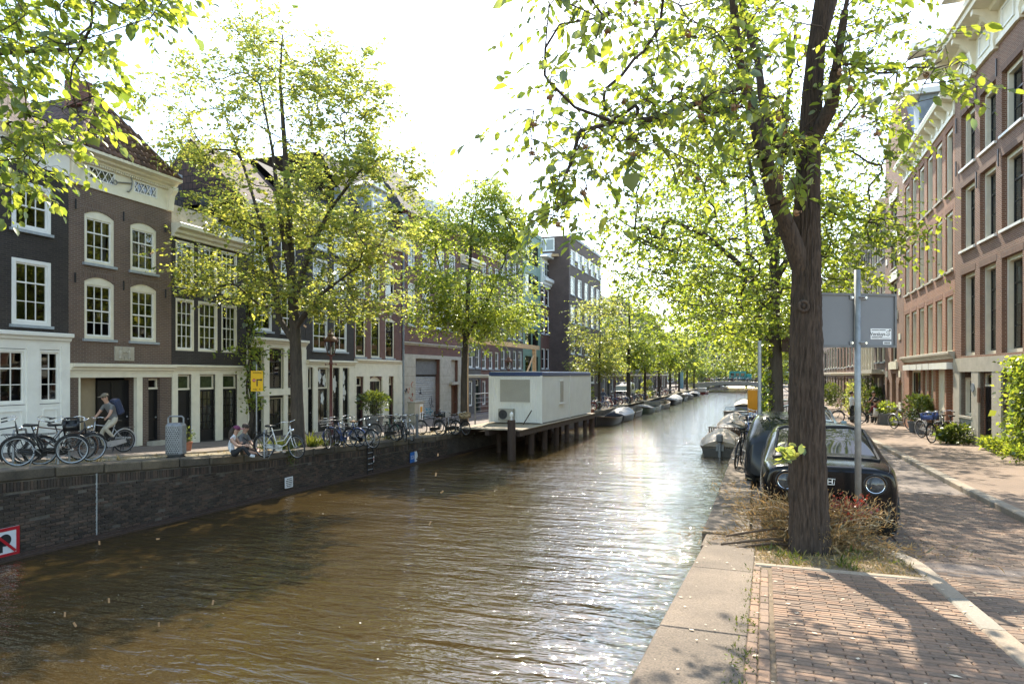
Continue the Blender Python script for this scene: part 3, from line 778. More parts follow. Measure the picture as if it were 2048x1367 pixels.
# ---- A: black tarred house with white wooden ground floor
h = House('canal_house', 'black brick canal house with white wooden ground floor, leftmost', LL1, -330, 137, zl(13), 0, M['br_black'])
h.ztl = h.Z(137, 352)
U, Z = h.U, h.Z
zt1, zb1, zt2, zb2 = Z(62, 366), Z(62, 462), Z(62, 520), Z(62, 650)
for (a, b_) in ((-160, -70), (23, 101)):
    h.win(U(a), U(b_), zb1, zt1, 3, 2, cw=.11, curtain=0, st=-.02, split=1); h.win(U(a), U(b_), zb2, zt2, 3, 3, cw=.11, st=-.02, split=2)
g = Z(62, 690)
for (a, b_, c) in ((-210, -135, 3), (-110, -55, 2), (-32, 50, 3), (75, 119, 2)):
    h.win(U(a), U(b_), Z(98, 806), Z(98, 700), c, 3, 'greywhite', st=-.05, sill=None, cw=.07, split=2, curtain=0)
zc0 = Z(98, 806)
for (a, b_) in ((-330, -212), (-137, -112), (-57, -34), (50, 75), (119, 136)): h.box(U(a), U(b_), -.09, .02, 0, g, 'greywhite', 'pilaster')
for (a, b_) in ((-212, -137), (-112, -57), (-34, 50), (75, 119)):
    h.box(U(a), U(b_), -.06, .02, .0, zc0-.02, 'greywhite', 'panel'); m_ = MB()
    u0, u1 = U(a)+.12, U(b_)-.12
    for (x0, x1, z0, z1) in ((u0, u1, zc0-.2, zc0-.16), (u0, u1, zc0-.66, zc0-.62), (u0, u0+.04, zc0-.62, zc0-.2), (u1-.04, u1, zc0-.62, zc0-.2)): m_.box(x0, x1, -.085, -.06, z0, z1)
    h.part(m_, 'panel_moulding', M['greywhite'])
h.box(0, h.W, -.07, .02, Z(98, 699), g+.08, 'greywhite', 'fascia')
h.cornice(0, h.W-.005, g+.08, .32, .26, 'greywhite')
h.box(0, h.W-.01, -.06, .02, h.ztl-.02, h.ztl+.72, 'greywhite', 'frieze'); h.cornice(0, h.W, h.ztl+.62, .35, .42, 'cream', 'eave_cornice')
h.part(MB().quad((0, -.1, h.ztl+.95), (h.W, -.1, h.ztl+.95), (h.W, 3.2, h.ztl+3.9), (0, 3.2, h.ztl+3.9)), 'roof', M['tiles'])
h.box(1.6, 2.7, .8, 2.4, h.ztl+1.5, h.ztl+2.9, 'terracotta', 'dormer')
h.finish()

# ---- B: brown brick house with arched windows and an anchor on the frieze
h = House('canal_house', 'brown brick house with arched windows, gateway and anchor ornament under hipped tile roof', LL1, 137.5, 343, zl(17.5), 0, M['br_brown'])
h.ztl = h.Z(137, 357); U, Z = h.U, h.Z
r2 = (Z(199, 529), Z(199, 424)); r1 = (Z(199, 678), Z(199, 555))
for i, (a, b_) in enumerate(((169, 229), (261, 313.5))):
    h.win(U(a), U(b_), *r2, 3, 3, 'cream', 'white', arch=.17, split=2, lintel='soldier', curtain=(.3, .75)[i], cw=.1)
    h.win(U(a), U(b_), *r1, 3, 4, 'cream', 'white', arch=.17, split=2, lintel='soldier', curtain=0, cw=.1, opened=1 - i)
fz0, fz1 = h.ztl, h.ztl+.75
lat = [(U(175), U(229)), (U(266), U(313))]
h.box(0, h.W, -.05, .02, fz0-.1, fz0+.1, 'cream', 'architrave'); h.box(0, h.W, -.03, .02, fz0+.1, fz0+.2, 'cream', 'frieze'); h.box(0, h.W, -.03, .02, fz0+.62, fz1, 'cream', 'frieze')
xs = [0, lat[0][0], lat[0][1], lat[1][0], lat[1][1], h.W]
for i in (0, 2, 4): h.box(xs[i], xs[i+1], -.03, .02, fz0+.2, fz0+.62, 'cream', 'frieze')
for a, b_ in lat:
    mb = MB(); z0, z1 = fz0+.2, fz0+.62
    mb.box(a, b_, -.045, .0, z0, z0+.04); mb.box(a, b_, -.045, .0, z1-.04, z1); mb.box(a, a+.04, -.045, 0, z0+.04, z1-.04); mb.box(b_-.04, b_, -.045, 0, z0+.04, z1-.04)
    n = 4; dw = (b_-a)/n
    for k in range(n):
        mb.tube([(a+k*dw, -.03, z0), (a+(k+1)*dw, -.03, z1)], .016, 4); mb.tube([(a+k*dw, -.028, z1), (a+(k+1)*dw, -.028, z0)], .016, 4)
    o = h.part(mb, 'lattice_window', M['white']); link('pane', pane_mesh(b_-a, z1-z0), o, ((a+b_)/2, -.005, (z0+z1)/2))
for u in (.02, h.W-.24): h.part(MB().prism([(-.04, fz0-.12), (-.12, fz0-.1), (-.14, fz0+.15), (-.2, fz0+.45), (-.34, fz0+.62), (-.34, fz1), (.0, fz1), (.0, fz0-.12)], 'x', u, u+.22), 'console', M['cream'])
mb = MB(); u = -.0
while u < h.W-.06: mb.box(u+.03, u+.075, -.13, -.02, fz1-.1, fz1-.03); u += .09
h.part(mb, 'dentil_band', M['cream'])
h.cornice(-.02, h.W+.03, fz1-.02, .32, .5, 'cream', 'eave_cornice')
zc = fz0+.4; uc = U(250)                                   # iron anchor on the frieze
mb = MB(); mb.tube([(uc-.38, -.08, zc-.06), (uc+.2, -.08, zc+.06)], .025, 6); mb.torus((uc-.46, -.08, zc-.08), .07, .02, n=14)
mb.tube([(uc+.05, -.08, zc+.42), (uc+.17, -.08, zc+.32), (uc+.24, -.08, zc+.1), (uc+.2, -.08, zc-.12), (uc+.1, -.08, zc-.26), (uc+.02, -.08, zc-.27)], .025, 6)
h.part(mb, 'anchor_ornament', M['steel'])
eZ = fz1+.28
A_, B_, apx = (-.0, -.45, eZ), (h.W, -.45, eZ), (h.W*.5, 1.3, eZ+2.55)
bk = (h.W*.5, 9, eZ+2.55)
mb = MB(); mb.poly([A_, B_, (apx[0]+.12, apx[1], apx[2]), (apx[0]-.12, apx[1], apx[2])]); mb.poly([B_, (h.W, 9, eZ), bk, (apx[0]+.12, apx[1], apx[2])]); mb.poly([(0, 9, eZ), A_, (apx[0]-.12, apx[1], apx[2]), bk])
rf = h.part(mb, 'roof', M['tiles'])
lay_tiles(rf, A_, B_, (apx[0]+.12, apx[1], apx[2]), (apx[0]-.12, apx[1], apx[2]), M['tilepiece'], limit=190)
lay_tiles(rf, B_, (h.W, 9, eZ), bk, (apx[0]+.12, apx[1], apx[2]), M['tilepiece'], limit=110)
mb = MB(); mb.tube([A_, apx], .09, 6); mb.tube([B_, apx], .09, 6); mb.tube([apx, bk], .1, 6); h.part(mb, 'ridge_tiles', M['tilepiece'], rf, True)
h.part(MB().prism([(1.2, eZ+2.0), (1.9, eZ+2.0), (1.9, eZ+2.9), (1.2, eZ+2.9)], 'x', apx[0]-.7, apx[0]-.2), 'chimney', M['br_red'], rf)
# ground floor
gz = Z(240, 745)
h.cornice(-.02, h.W+.02, gz, .3, .24, 'cream'); h.box(0, h.W, -.04, .02, gz-.16, gz, 'cream', 'fascia')
gt = gz-.16
h.hole(U(157), U(275), 0, gt, .62)
h.box(U(157), U(157)+.05, -.03, .1, 0, gt, 'cream', 'door_post'); h.box(U(273), U(284), -.03, .12, 0, gt, 'cream', 'door_post')
h.part(MB().box(U(157)+.02, U(214), .5, .54, 0, gt), 'passage_wall', M['yellowdoor']); h.part(MB().box(U(157)+.03, U(157)+.06, .12, .5, 0, gt), 'passage_side', M['yellowdoor'])
h.door(U(212), U(273), 0, gt-.1, 'black', .35, hole=False, leafs=2)
h.door(U(297), U(321), .12, Z(309, 778), 'black', .15, transom=gt-Z(309, 778)-.05)
h.box(U(294), U(324), -.25, .3, -.05, .12, 'stone', 'doorstep')
pz = Z(247, 721); mb = MB(); u0, u1 = U(228.5), U(267); mb.box(u0, u1, -.04, .01, pz, Z(247, 693)); zz = pz+.04      # stone relief with two figures
for uu, s_ in ((u0+.22, 1), (u1-.2, -1)):
    mb.blob((uu, -.05, zz+.38), (.055, .04, .065)); mb.blob((uu, -.05, zz+.22), (.08, .05, .12)); mb.tube([(uu, -.06, zz+.15), (uu+.06*s_, -.06, zz+.02)], .035); mb.tube([(uu, -.06, zz+.15), (uu-.05*s_, -.06, zz+.02)], .035); mb.tube([(uu, -.06, zz+.28), (uu+.16*s_, -.06, zz+.25)], .025)
mb.box(u0+.36, u1-.36, -.08, -.03, zz, zz+.12); h.part(mb, 'stone_relief', M['stone'])
for px, py in ((150, 408), (246, 433), (329, 456), (149, 555), (246, 571), (330, 587)): h.part(MB().tube([(U(px), -.04, Z(px, py)-.16), (U(px), -.04, Z(px, py)+.16)], .025, 5), 'wall_anchor', M['blackmetal'])
h.finish()

# ---- C: narrow black brick house, three windows wide
h = House('canal_house', 'narrow black brick house with three small-paned windows per floor and roof terrace', LL1, 343.5, 492, zl(21.6), 0, M['br_black'])
h.ztl = h.Z(345, 468); U, Z = h.U, h.Z
r2 = (Z(415, 583), Z(415, 494)); r1 = (Z(415, 703), Z(415, 604))
for i, (a, b_) in enumerate(((351.5, 388), (396.5, 435), (443, 474))):
    h.win(U(a), U(b_), *r2, 3, 4, 'cream', 'white', curtain=(.9, 0, .6)[i], sill=None, cw=.075, st=.0); h.win(U(a), U(b_), *r1, 3, 4, 'cream', 'white', curtain=(0, 0, .7)[i], sill=None, cw=.075, st=.0)
h.cornice(-.02, h.W+.02, h.ztl-.08, .5, .45, 'cream', 'eave_cornice')
h.box(.05, h.W*.62, .1, .25, h.ztl+.4, h.ztl+1.15, 'concrete', 'parapet'); h.box(h.W*.62, h.W, .15, .25, h.ztl+.4, h.ztl+.95, 'lead', 'parapet')
mb = MB(); z0 = h.ztl+.3; mb.add([(0, 1.4, z0), (h.W*.62, 1.4, z0), (h.W*.62, 6, z0), (0, 6, z0), (.25, 1.9, z0+2.6), (h.W*.58, 1.9, z0+2.6), (h.W*.58, 5.5, z0+2.6), (.25, 5.5, z0+2.6)], [(0,1,5,4), (1,2,6,5), (2,3,7,6), (3,0,4,7), (4,5,6,7)])
rf = h.part(mb, 'mansard_roof', M['darktiles']); h.part(MB().box(.2, h.W*.6, 1.85, 5.6, z0+2.6, z0+2.75), 'roof_edge', M['lead'], rf)
h.box(h.W*.66, h.W*.95, 1.2, 1.3, z0, z0+1.9, 'black', 'terrace_door')
gz = Z(415, 741)
h.cornice(0, h.W, gz-.02, .24, .2, 'cream'); h.box(0, h.W, -.03, .02, gz-.14, gz-.02, 'cream', 'fascia')
ops = ((354, 382), (398, 430), (444, 474)); pr = [0] + [U(x) for o in ops for x in o] + [h.W]
for i in range(0, 8, 2): h.box(pr[i], pr[i+1], -.05, .1, 0, gz-.14, 'cream', 'post')
zt_ = Z(415, 778)
for i, (a, b_) in enumerate(ops):
    h.door(U(a), U(b_), .05, zt_, 'black', .08, glazed=0 if i == 0 else .78, cols=3, rows=5, transom=gz-.16-zt_, tmat='stained', knob=i == 0)
h.finish()

# ---- D: dark brick house behind the big tree, tall white shopfront
h = House('canal_house', 'dark brick house behind the trunk of the tall elm, two-storey cream shopfront', LL1, 493, 611, zl(26), 0, M['br_black'])
h.ztl = h.Z(552, 430); U, Z = h.U, h.Z
for (a, b_) in ((509, 545), (562, 592)):
    h.win(U(a), U(b_), Z(552, 664), Z(552, 575), 2, 3, 'white', cw=.1, split=1); h.win(U(a), U(b_), Z(552, 545), Z(552, 468), 2, 3, 'white', cw=.1, split=1)
h.cornice(-.02, h.W+.02, h.ztl-.3, .5, .5, 'cream', 'eave_cornice')
mb = MB(); z0 = h.ztl+.2; mb.quad((0, 0, z0), (h.W, 0, z0), (h.W, 3, z0+3), (0, 3, z0+3)); mb.poly([(h.W, 0, z0), (h.W, 6, z0), (h.W, 3, z0+3)]); mb.poly([(0, 6, z0), (0, 0, z0), (0, 3, z0+3)]); mb.quad((h.W, 6, z0), (0, 6, z0), (0, 3, z0+3), (h.W, 3, z0+3)); h.part(mb, 'roof', M['tiles'])
gz = Z(552, 690); h.cornice(0, h.W, gz, .3, .25, 'cream'); h.box(0, h.W, -.04, .02, gz-.12, gz, 'cream', 'fascia')
zm0, zm1 = Z(552, 790), Z(552, 780); ops = ((498, 526), (537, 566), (574, 602)); pr = [0] + [U(x) for o in ops for x in o] + [h.W]
for i in range(0, 8, 2): h.box(pr[i], pr[i+1], -.06, .1, 0, gz-.12, 'cream', 'post')
h.box(0, h.W, -.09, .04, zm0, zm1+.05, 'cream', 'band')
for i, (a, b_) in enumerate(ops):
    h.win(U(a), U(b_), zm1+.05, gz-.12, 2, 3, 'cream', 'black', st=.04, sill=None, cw=.04, split=2)
    if i == 0: h.door(U(a), U(b_), 0, zm0-.1, 'black', .1)
    else: h.win(U(a), U(b_), .25, zm0-.12, 2, 2, 'cream', 'black', st=.06, sill=None, cw=.04, curtain=1)
h.finish()

# ---- E: dark brick house with the leaf-patterned shopfront
h = House('canal_house', 'dark brick house with pale leaf shapes on its shop windows beside the lamp post', LL1, 611.5, 708, zl(30.3), 0, M['br_black'])
h.ztl = h.Z(660, 440); U, Z = h.U, h.Z
for (a, b_) in ((626, 656), (668, 694.5)):
    for (t_, bt) in ((620, 702), (523, 590), (462, 505)): h.win(U(a), U(b_), Z(660, bt), Z(660, t_), 2, 3, 'white', cw=.1, split=1, lintel=None)
h.cornice(-.02, h.W+.02, h.ztl-.3, .5, .5, 'cream', 'eave_cornice')
mb = MB(); z0 = h.ztl+.2; mb.quad((0, 0, z0), (h.W, 0, z0), (h.W, 3, z0+2.6), (0, 3, z0+2.6)); mb.quad((0, 3, z0+2.6), (h.W, 3, z0+2.6), (h.W, 8, z0), (0, 8, z0)); h.part(mb, 'roof', M['darktiles'])
gz = Z(660, 731); h.cornice(0, h.W, gz, .28, .22, 'cream'); h.box(0, h.W, -.04, .02, gz-.1, gz, 'cream', 'fascia')
ops = ((614, 625), (634, 657), (664, 678), (684, 697)); pr = [0] + [U(x) for o in ops for x in o] + [h.W]
for i in range(0, 10, 2): h.box(pr[i], pr[i+1], -.06, .1, 0, gz-.1, 'cream', 'column')
zt_ = Z(660, 776)
M['leafprint'] = mat('white_window_print', (.7, .7, .68), .6, .05, 3)
for i, (a, b_) in enumerate(ops):
    if i < 2: h.door(U(a), U(b_), .05, zt_, 'black', .1, glazed=0 if i == 0 else .8, cols=2, rows=1, transom=gz-.12-zt_)
    else: h.win(U(a), U(b_), .3, gz-.1, 1, 2, 'black', st=.06, sill=None, cw=.04)
for (px, py, r_) in ((642, 752, .42), (652, 760, .35), (672, 768, .5), (690, 755, .4), (691, 785, .45), (648, 796, .35)):
    pts = []; cx, cz = U(px), Z(px, py)
    for k in range(20):
        q = 2*math.pi*k/20; rr = r_*(.62+.38*abs(math.cos(q*2.5))); pts.append((cx+rr*.5*math.cos(q), cz+rr*math.sin(q)))
    lim = [o for o in ops if o[0]-4 < px < o[1]+8]
    a, b_ = (U(lim[0][0])+.06, U(lim[0][1])-.06) if lim else (cx-.2, cx+.2)
    pts = [(min(max(p[0], a), b_), p[1]) for p in pts]
    h.part(MB().prism(pts, 'y', .102, .106), 'window_print', M['leafprint'])
h.finish()

# ---- F: red brick house, cream rusticated ground floor, dormer
h = House('canal_house', 'red brick house with cream rusticated arches on the ground floor and grey dormer', LL1, 708.5, 803, zl(35.5), 0, M['br_red'])
h.ztl = h.Z(800, 496); U, Z = h.U, h.Z
for (a, b_) in ((708.5, 731), (740, 760), (769, 788.5)):
    u0, u1 = U(a)+.12, U(b_)
    for (t_, bt) in ((636, 716), (527, 606)):
        h.win(u0, u1, Z(779, bt), Z(779, t_), 1, 2, 'cream', 'black', cw=.1, arch=.12, split=1, lintel=None); h.box((u0+u1)/2-.1, (u0+u1)/2+.1, -.05, .02, Z(779, t_)+.03, Z(779, t_)+.35, 'stone', 'keystone')
h.cornice(-.02, h.W+.06, h.ztl-.25, .75, .6, 'cream', 'eave_cornice')
z0 = h.ztl+.45; mb = MB(); mb.quad((0, -.2, z0), (h.W, -.2, z0), (h.W, 2.2, z0+4.2), (0, 2.2, z0+4.2)); mb.quad((0, 2.2, z0+4.2), (h.W, 2.2, z0+4.2), (h.W, 8, z0+4.2), (0, 8, z0+4.2)); mb.poly([(h.W, -.2, z0), (h.W, 8, z0), (h.W, 8, z0+4.2), (h.W, 2.2, z0+4.2)]); rf = h.part(mb, 'roof', M['darktiles'])
u0, u1 = U(735), U(771)
h.box(u0, u1, -.1, 2.2, z0, z0+2.5, 'lead', 'dormer')
h.win(u0+.25, u1-.15, z0+.25, z0+2.1, 2, 2, 'white', cw=.12, st=-.22, sill=None, hole=False); h.part(MB().prism([(u0-.1, z0+2.5), (u1+.1, z0+2.5), ((u0+u1)/2, z0+3.1)], 'y', -.3, 1), 'dormer_gable', M['white'])
gz = Z(755, 727); h.cornice(0, h.W, gz-.02, .26, .22, 'cream')
ops = ((711, 726), (738, 763), (776, 786)); pr = [0] + [U(x) for o in ops for x in o] + [h.W]; zt_ = Z(755, 752)
for i in range(0, 8, 2):
    k = 0
    while k*.42 < zt_: h.box(pr[i]+.005, pr[i+1]-.005, -.07, .08, k*.42+.015, min((k+1)*.42, zt_), 'cream', 'rustication_block'); k += 1
    h.box(pr[i], pr[i+1], -.03, .09, 0, zt_, 'cream', 'pier')
h.box(0, h.W, -.05, .02, zt_, gz-.02, 'cream', 'fascia')
for i, (a, b_) in enumerate(ops):
    u0, u1 = U(a), U(b_)
    if i == 1: h.win(u0, u1, .7, zt_, 3, 2, 'cream', 'black', st=.1, sill=None, cw=.05, curtain=.5, arch=.25); h.box(u0, u1, .0, .3, 0, .7, 'cream', 'apron')
    else: h.door(u0, u1, .0, zt_-.55, 'black', .15, transom=.5)
h.finish()
mb = MB(); p = at(804, 43.2); mb.tube([(p[0]+.1, p[1], zl(38)), (p[0]+.1, p[1], 13.6)], .07, 8); mb.box(p[0]-.05, p[0]+.3, p[1]-.22, p[1]+.22, 13.6, 14.1)
tag(mb.build('drainpipe', M['lead']), 'grey drainpipe with hopper between the red brick houses', 'drainpipe')

# ---- G: red-brown warehouse with garage door
h = House('warehouse', 'large red-brown brick building with graffitied garage door and hipped dark roof', LL2, 805, 921, zl(43), 0, M['br_red'], 11, 'building')
h.ztl = h.Z(815, 432); U, Z = h.U, h.Z
for (a, b_) in ((816, 831), (845, 862), (873, 890), (898, 912)):
    for (t_, bt) in ((478, 532), (565, 606), (610, 651)): h.win(U(a), U(b_), Z(823, bt), Z(823, t_), 2, 4, 'white', cw=.1, panes=False, st=.06, lintel=None)
h.cornice(-.02, h.W, h.ztl-.1, .35, .4, 'redbrown', 'eave_cornice'); h.cornice(0, h.W, Z(823, 464), .25, .2, 'redbrown', 'string_course'); h.cornice(0, h.W, Z(823, 690), .2, .15, 'stone', 'string_course')
z0 = h.ztl+.25; W = h.W; mb = MB(); rz = 4.6
mb.add([(-.3, -.3, z0), (W+.3, -.3, z0), (W+.3, 11, z0), (-.3, 11, z0), (W*.3, 4, z0+rz), (W*.7, 4, z0+rz), (W*.7, 7, z0+rz), (W*.3, 7, z0+rz)], [(0,1,5,4), (1,2,6,5), (2,3,7,6), (3,0,4,7), (4,5,6,7)]); rf = h.part(mb, 'roof', M['darktiles'])
for u in (W*.3, W*.7): h.part(MB().lathe([(.06, 0), (.05, .7), (.16, .8), (.16, .95), (.05, 1.05)], 8, (u, 4, z0+rz)), 'finial', M['lead'], rf)
h.box(W*.55, W*.85, .3, 2.0, z0+.3, z0+1.9, 'white', 'dormer'); h.win(W*.58, W*.82, z0+.5, z0+1.6, 2, 1, 'white', st=.1, cw=.08, sill=None, hole=False, panes=False)
h.part(MB().lathe([(.22, 0), (.22, 2.6), (.28, 2.65), (.28, 2.8)], 12, (W*.12, 3.4, z0+2.2)), 'flue_pipe', M['steel'], rf, True)
gz = Z(823, 708)
h.box(0, W, -.05, .02, gz-.25, gz, 'stone', 'fascia')
ops = ((830, 879), (901, 915)); pr = [0, U(830), U(879), U(901), U(915), W]
for i in (0, 2, 4):
    k = 0
    while k*.6 < gz-.25: h.box(pr[i]+.01, pr[i+1]-.01, -.06, .1, k*.6+.01, min((k+1)*.6, gz-.25), 'stone', 'stone_block'); k += 1
h.hole(U(830), U(879), 0, gz-.25, .4)
gu0, gu1 = U(830), U(879); gh = gz-.25; k = 0; gdo = h.part(MB().box(gu0, gu1, .34, .38, 0, gh), 'garage_door', M['shutter'])
M['slat'] = piece_mat('shutter_slat', (.42, .42, .41), .06, .5, (1, 1, 1), 8, stain=.25)
sm_ = MB().prism([(-.0, 0), (-.03, .03), (-.03, .12), (0, .15)], 'x', 0, gu1-gu0).mesh('slat', M['slat']); nsl = int(gh*.72/.155)
for k in range(nsl): link('slat', sm_, gdo, (gu0, .335, k*.155+.01))
h.part(MB().box(gu0, gu1, .24, .34, gh*.74, gh*.97), 'roller_box', M['potgrey'], gdo)
gr = random.Random(3)
def scrawl(u0, u1, z0, z1, m, n, name, y=.295):
    mb = MB()
    for _ in range(n):
        p = [(gr.uniform(u0, u1), y, gr.uniform(z0, z1))]
        for _ in range(7): p.append((min(max(p[-1][0]+gr.uniform(-.16, .2), u0), u1), y, min(max(p[-1][2]+gr.uniform(-.2, .2), z0), z1)))
        mb.tube(p, .014, 4)
    h.part(mb, name, m, gdo)
M['sprayblue'] = mat('turquoise_spray', (.05, .38, .48), .6, .2, 3); M['sprayred'] = mat('red_spray', (.5, .12, .07), .6, .2, 3); M['sprayblack'] = mat('black_spray', (.03, .03, .04), .6, .2, 3)
scrawl(gu0+.4, gu1-.5, .15, .75, M['sprayblue'], 9, 'turquoise_graffiti'); scrawl(gu0+.3, gu1-.2, .6, 1.6, M['sprayblack'], 6, 'black_graffiti'); scrawl(gu0+1., gu0+1.8, 1.75, 2.2, M['sprayblack'], 3, 'black_graffiti')
scrawl(.5, 1.3, 1.0, 2.6, M['sprayred'], 6, 'red_graffiti', -.075); scrawl(.1, .45, 1.5, 2.2, M['sprayblack'], 3, 'black_graffiti', -.075)
h.door(U(901), U(915), 0, 2.3, 'browndoor', .2); h.hole(U(901), U(915), 2.3, gz-.25, .3); h.box(U(901), U(915), .2, .25, 2.3, gz-.25, 'stone', 'overdoor'); h.box(U(897), U(918), -.3, .1, 2.35, 2.55, 'stone', 'door_canopy')
h.finish()

def plain_house(label, line, px0, px1, zb, pyt, wall, cols, rows, name='canal_house', frame='white', sash=None, ground=True, corn='cream', panes=False, arch=0, group=None, depth=9, roof=None, pad=.28, gz=3.1, sh=.62):
    """a simpler terrace house: evenly spaced windows"""
    h = House(name, label, line, px0, px1, zb, 0, wall, depth, group=group); mid = (px0+px1)/2
    h.ztl = h.Z(mid, pyt); zt = h.ztl - .7; st = (zt-gz)/rows; cw = h.W/cols
    for r in range(rows):
        for c in range(cols):
            u0, u1 = cw*(c+pad*.62), cw*(c+1-pad*.62); h.win(u0, u1, gz+st*r+st*(1-sh)*.5, gz+st*r+st*(1-(1-sh)*.5), 2, 2 if r < rows-1 else 2, frame, sash, cw=.09, panes=panes, st=.06, arch=arch)
    for c in range(cols):
        u0, u1 = cw*(c+.2), cw*(c+.8)
        if c == cols-1: h.door(u0, u1, .05, 2.2, random.choice(['black', 'darkgreen']), .15, transom=.5)
        else: h.win(u0, u1, .6, 2.6, 2, 2, frame, sash, st=.08, cw=.08, panes=panes, sill=None)
    h.cornice(0, h.W, gz-.25, .25, .15, corn, 'string_course'); h.cornice(-.01, h.W+.01, h.ztl-.5, .55, .45, corn, 'eave_cornice')
    if roof:
        z0 = h.ztl; mb = MB(); mb.quad((0, 0, z0), (h.W, 0, z0), (h.W, 3.2, z0+roof), (0, 3.2, z0+roof)); mb.quad((0, 3.2, z0+roof), (h.W, 3.2, z0+roof), (h.W, depth, z0), (0, depth, z0)); mb.poly([(h.W, 0, z0), (h.W, depth, z0), (h.W, 3.2, z0+roof)]); mb.poly([(0, depth, z0), (0, 0, z0), (0, 3.2, z0+roof)]); h.part(mb, 'roof', M['darktiles'])
    h.finish(); return h
plain_house('grey brick terrace house behind the fence, next to the warehouse', LL2, 921, 962, .88, 520, M['br_grey'], 3, 3, roof=2.5)
plain_house('red-brown terrace house behind the white site cabin', LL2, 962, 1000, .87, 505, M['br_red'], 3, 4, roof=2.5)
plain_house('dark brick terrace house left of the green facade', LL2, 1000, 1046, .86, 495, M['br_dark'], 4, 4, roof=2)
h = House('canal_house', 'narrow sea-green house with tall dark windows behind the cabin', LL2, 1046, 1081, .86, 0, M['green']); h.ztl = h.Z(1063, 470); U, Z = h.U, h.Z
for (t_, bt) in ((488, 530), (548, 588), (607, 645), (656, 697), (712, 752)):
    for k in range(2): h.win(h.W*(.12+.4*k), h.W*(.46+.4*k), Z(1063, bt), Z(1063, t_), 1, 2, 'darkgreen', cw=.08, panes=False, sill=None, split=1, blind=.3)
h.box(0, h.W, -.1, .1, h.ztl, h.ztl+.4, 'green', 'parapet'); h.finish()
h = House('canal_house', 'narrow brick house with white cornice and wooden hoist dormer', LL2, 1081.5, 1108, .86, 0, M['br_red']); h.ztl = h.Z(1094, 575); U, Z = h.U, h.Z
for (t_, bt) in ((579, 612), (632, 669), (697, 738)):
    for k in range(3): h.win(h.W*(.06+.31*k), h.W*(.31+.31*k), Z(1094, bt), Z(1094, t_), 1, 2, 'white', cw=.09, panes=False, st=.05)
h.cornice(-.05, h.W+.25, h.ztl-.1, .95, .55, 'white', 'eave_cornice'); z0 = h.ztl+.8
h.box(h.W*.2, h.W*.8, .2, 2, z0, z0+2.3, 'white', 'dormer'); h.win(h.W*.3, h.W*.7, z0+.3, z0+1.9, 2, 2, 'white', cw=.1, st=.05, sill=None, hole=False, panes=False)
h.part(MB().prism([(h.W*.1, z0+2.3), (h.W*.9, z0+2.3), (h.W*.5, z0+2.9)], 'y', -.5, 2), 'dormer_roof', M['white']); h.box(h.W*.45, h.W*.55, -1.2, .3, z0+2.5, z0+2.75, 'wood', 'hoist_beam')
mb = MB(); mb.quad((0, .2, z0-.1), (h.W, .2, z0-.1), (h.W, 4, z0+3), (0, 4, z0+3)); h.part(mb, 'roof', M['darktiles'])
for zz in (z0-4, z0-8): h.box(h.W-.02, h.W+.28, -.12, .02, zz, zz+1.6, 'white', 'shutter_panel')
h.finish()
# ---- J: large dark brick block whose side wall shows
h = House('apartment_block', 'tall plain dark brick block with white windows and blank side wall', LJ, 1138, 1202, .86, 0, M['br_dark'], 14, 'building'); h.ztl = h.Z(1138, 470); U, Z = h.U, h.Z
for i, px in enumerate((1141.5, 1156, 1169.5, 1182, 1193)):
    wd = (9, 8, 7.5, 7, 6.5)[i]
    for (t_, bt) in ((500, 531), (553, 590), (611, 646), (668, 708), (735, 768)): h.win(U(px), U(px+wd), Z(1146, bt), Z(1146, t_), 2, 2, 'white', cw=.12, panes=False, st=.04, split=1)
    if i < 5: h.box(U(px+wd), U(px+wd)+1.0, -.02, .02, Z(1146, 515)-.2, Z(1146, 500), 'white', 'panel')
h.box(-.02, h.W+.02, -.06, .1, h.ztl-.05, h.ztl+.25, 'lead', 'parapet_cap')
mb = MB(); mb.box(-.1, .0, 1.6, 3.6, h.ztl-1.6, h.ztl-.2); o = h.part(mb, 'side_window', M['white'])
for k in range(2): link('pane', pane_mesh(.8, 1.1), o, (-.104, 2.1+k*.95, h.ztl-.9), (0, 0, R(-90)))
h.finish()
# ---- farther terrace on the left bank, mostly seen between the trunks
fy = 87.5; specs = [('br_grey', 12.5, 'grey'), ('br_dark', 13, 'purple-brown'), ('br_red', 12, 'dull red'), ('br_grey', 14, 'slate grey'), ('br_brown', 12.5, 'brown'), ('br_dark', 11.5, 'dark'), ('br_red', 13.5, 'reddish'), ('br_brown', 12, 'pale brown')]
words = ['beside the dark block', 'second beyond the dark block', 'third beyond the dark block', 'fourth beyond the dark block', 'fifth beyond the dark block', 'sixth beyond the dark block', 'seventh beyond the dark block', 'last before the far bridge']
def px_of(x, y):
    c, s = math.cos(YAW), math.sin(YAW); Yc = -s*x + c*y; return 1024 + FPX*(c*x + s*y)/Yc, Yc
for i, (m_, hh, cw_) in enumerate(specs):
    w_ = 7.5 + (i % 3); x = -20.5; p0, p1 = px_of(x, fy)[0], px_of(x, fy+w_)[0]; Yc = px_of(x, fy+w_/2)[1]; pm = (p0+p1)/2
    plain_house('%s terrace house on the left bank, %s' % (cw_, words[i]), ((x, fy), (0, 1)), p0, p1, .85, HOR - (hh+.85-CZ)/Yc*FPX, M[m_], 3, 3, roof=2.5, group='terrace houses beyond the dark block'); fy += w_ + .02

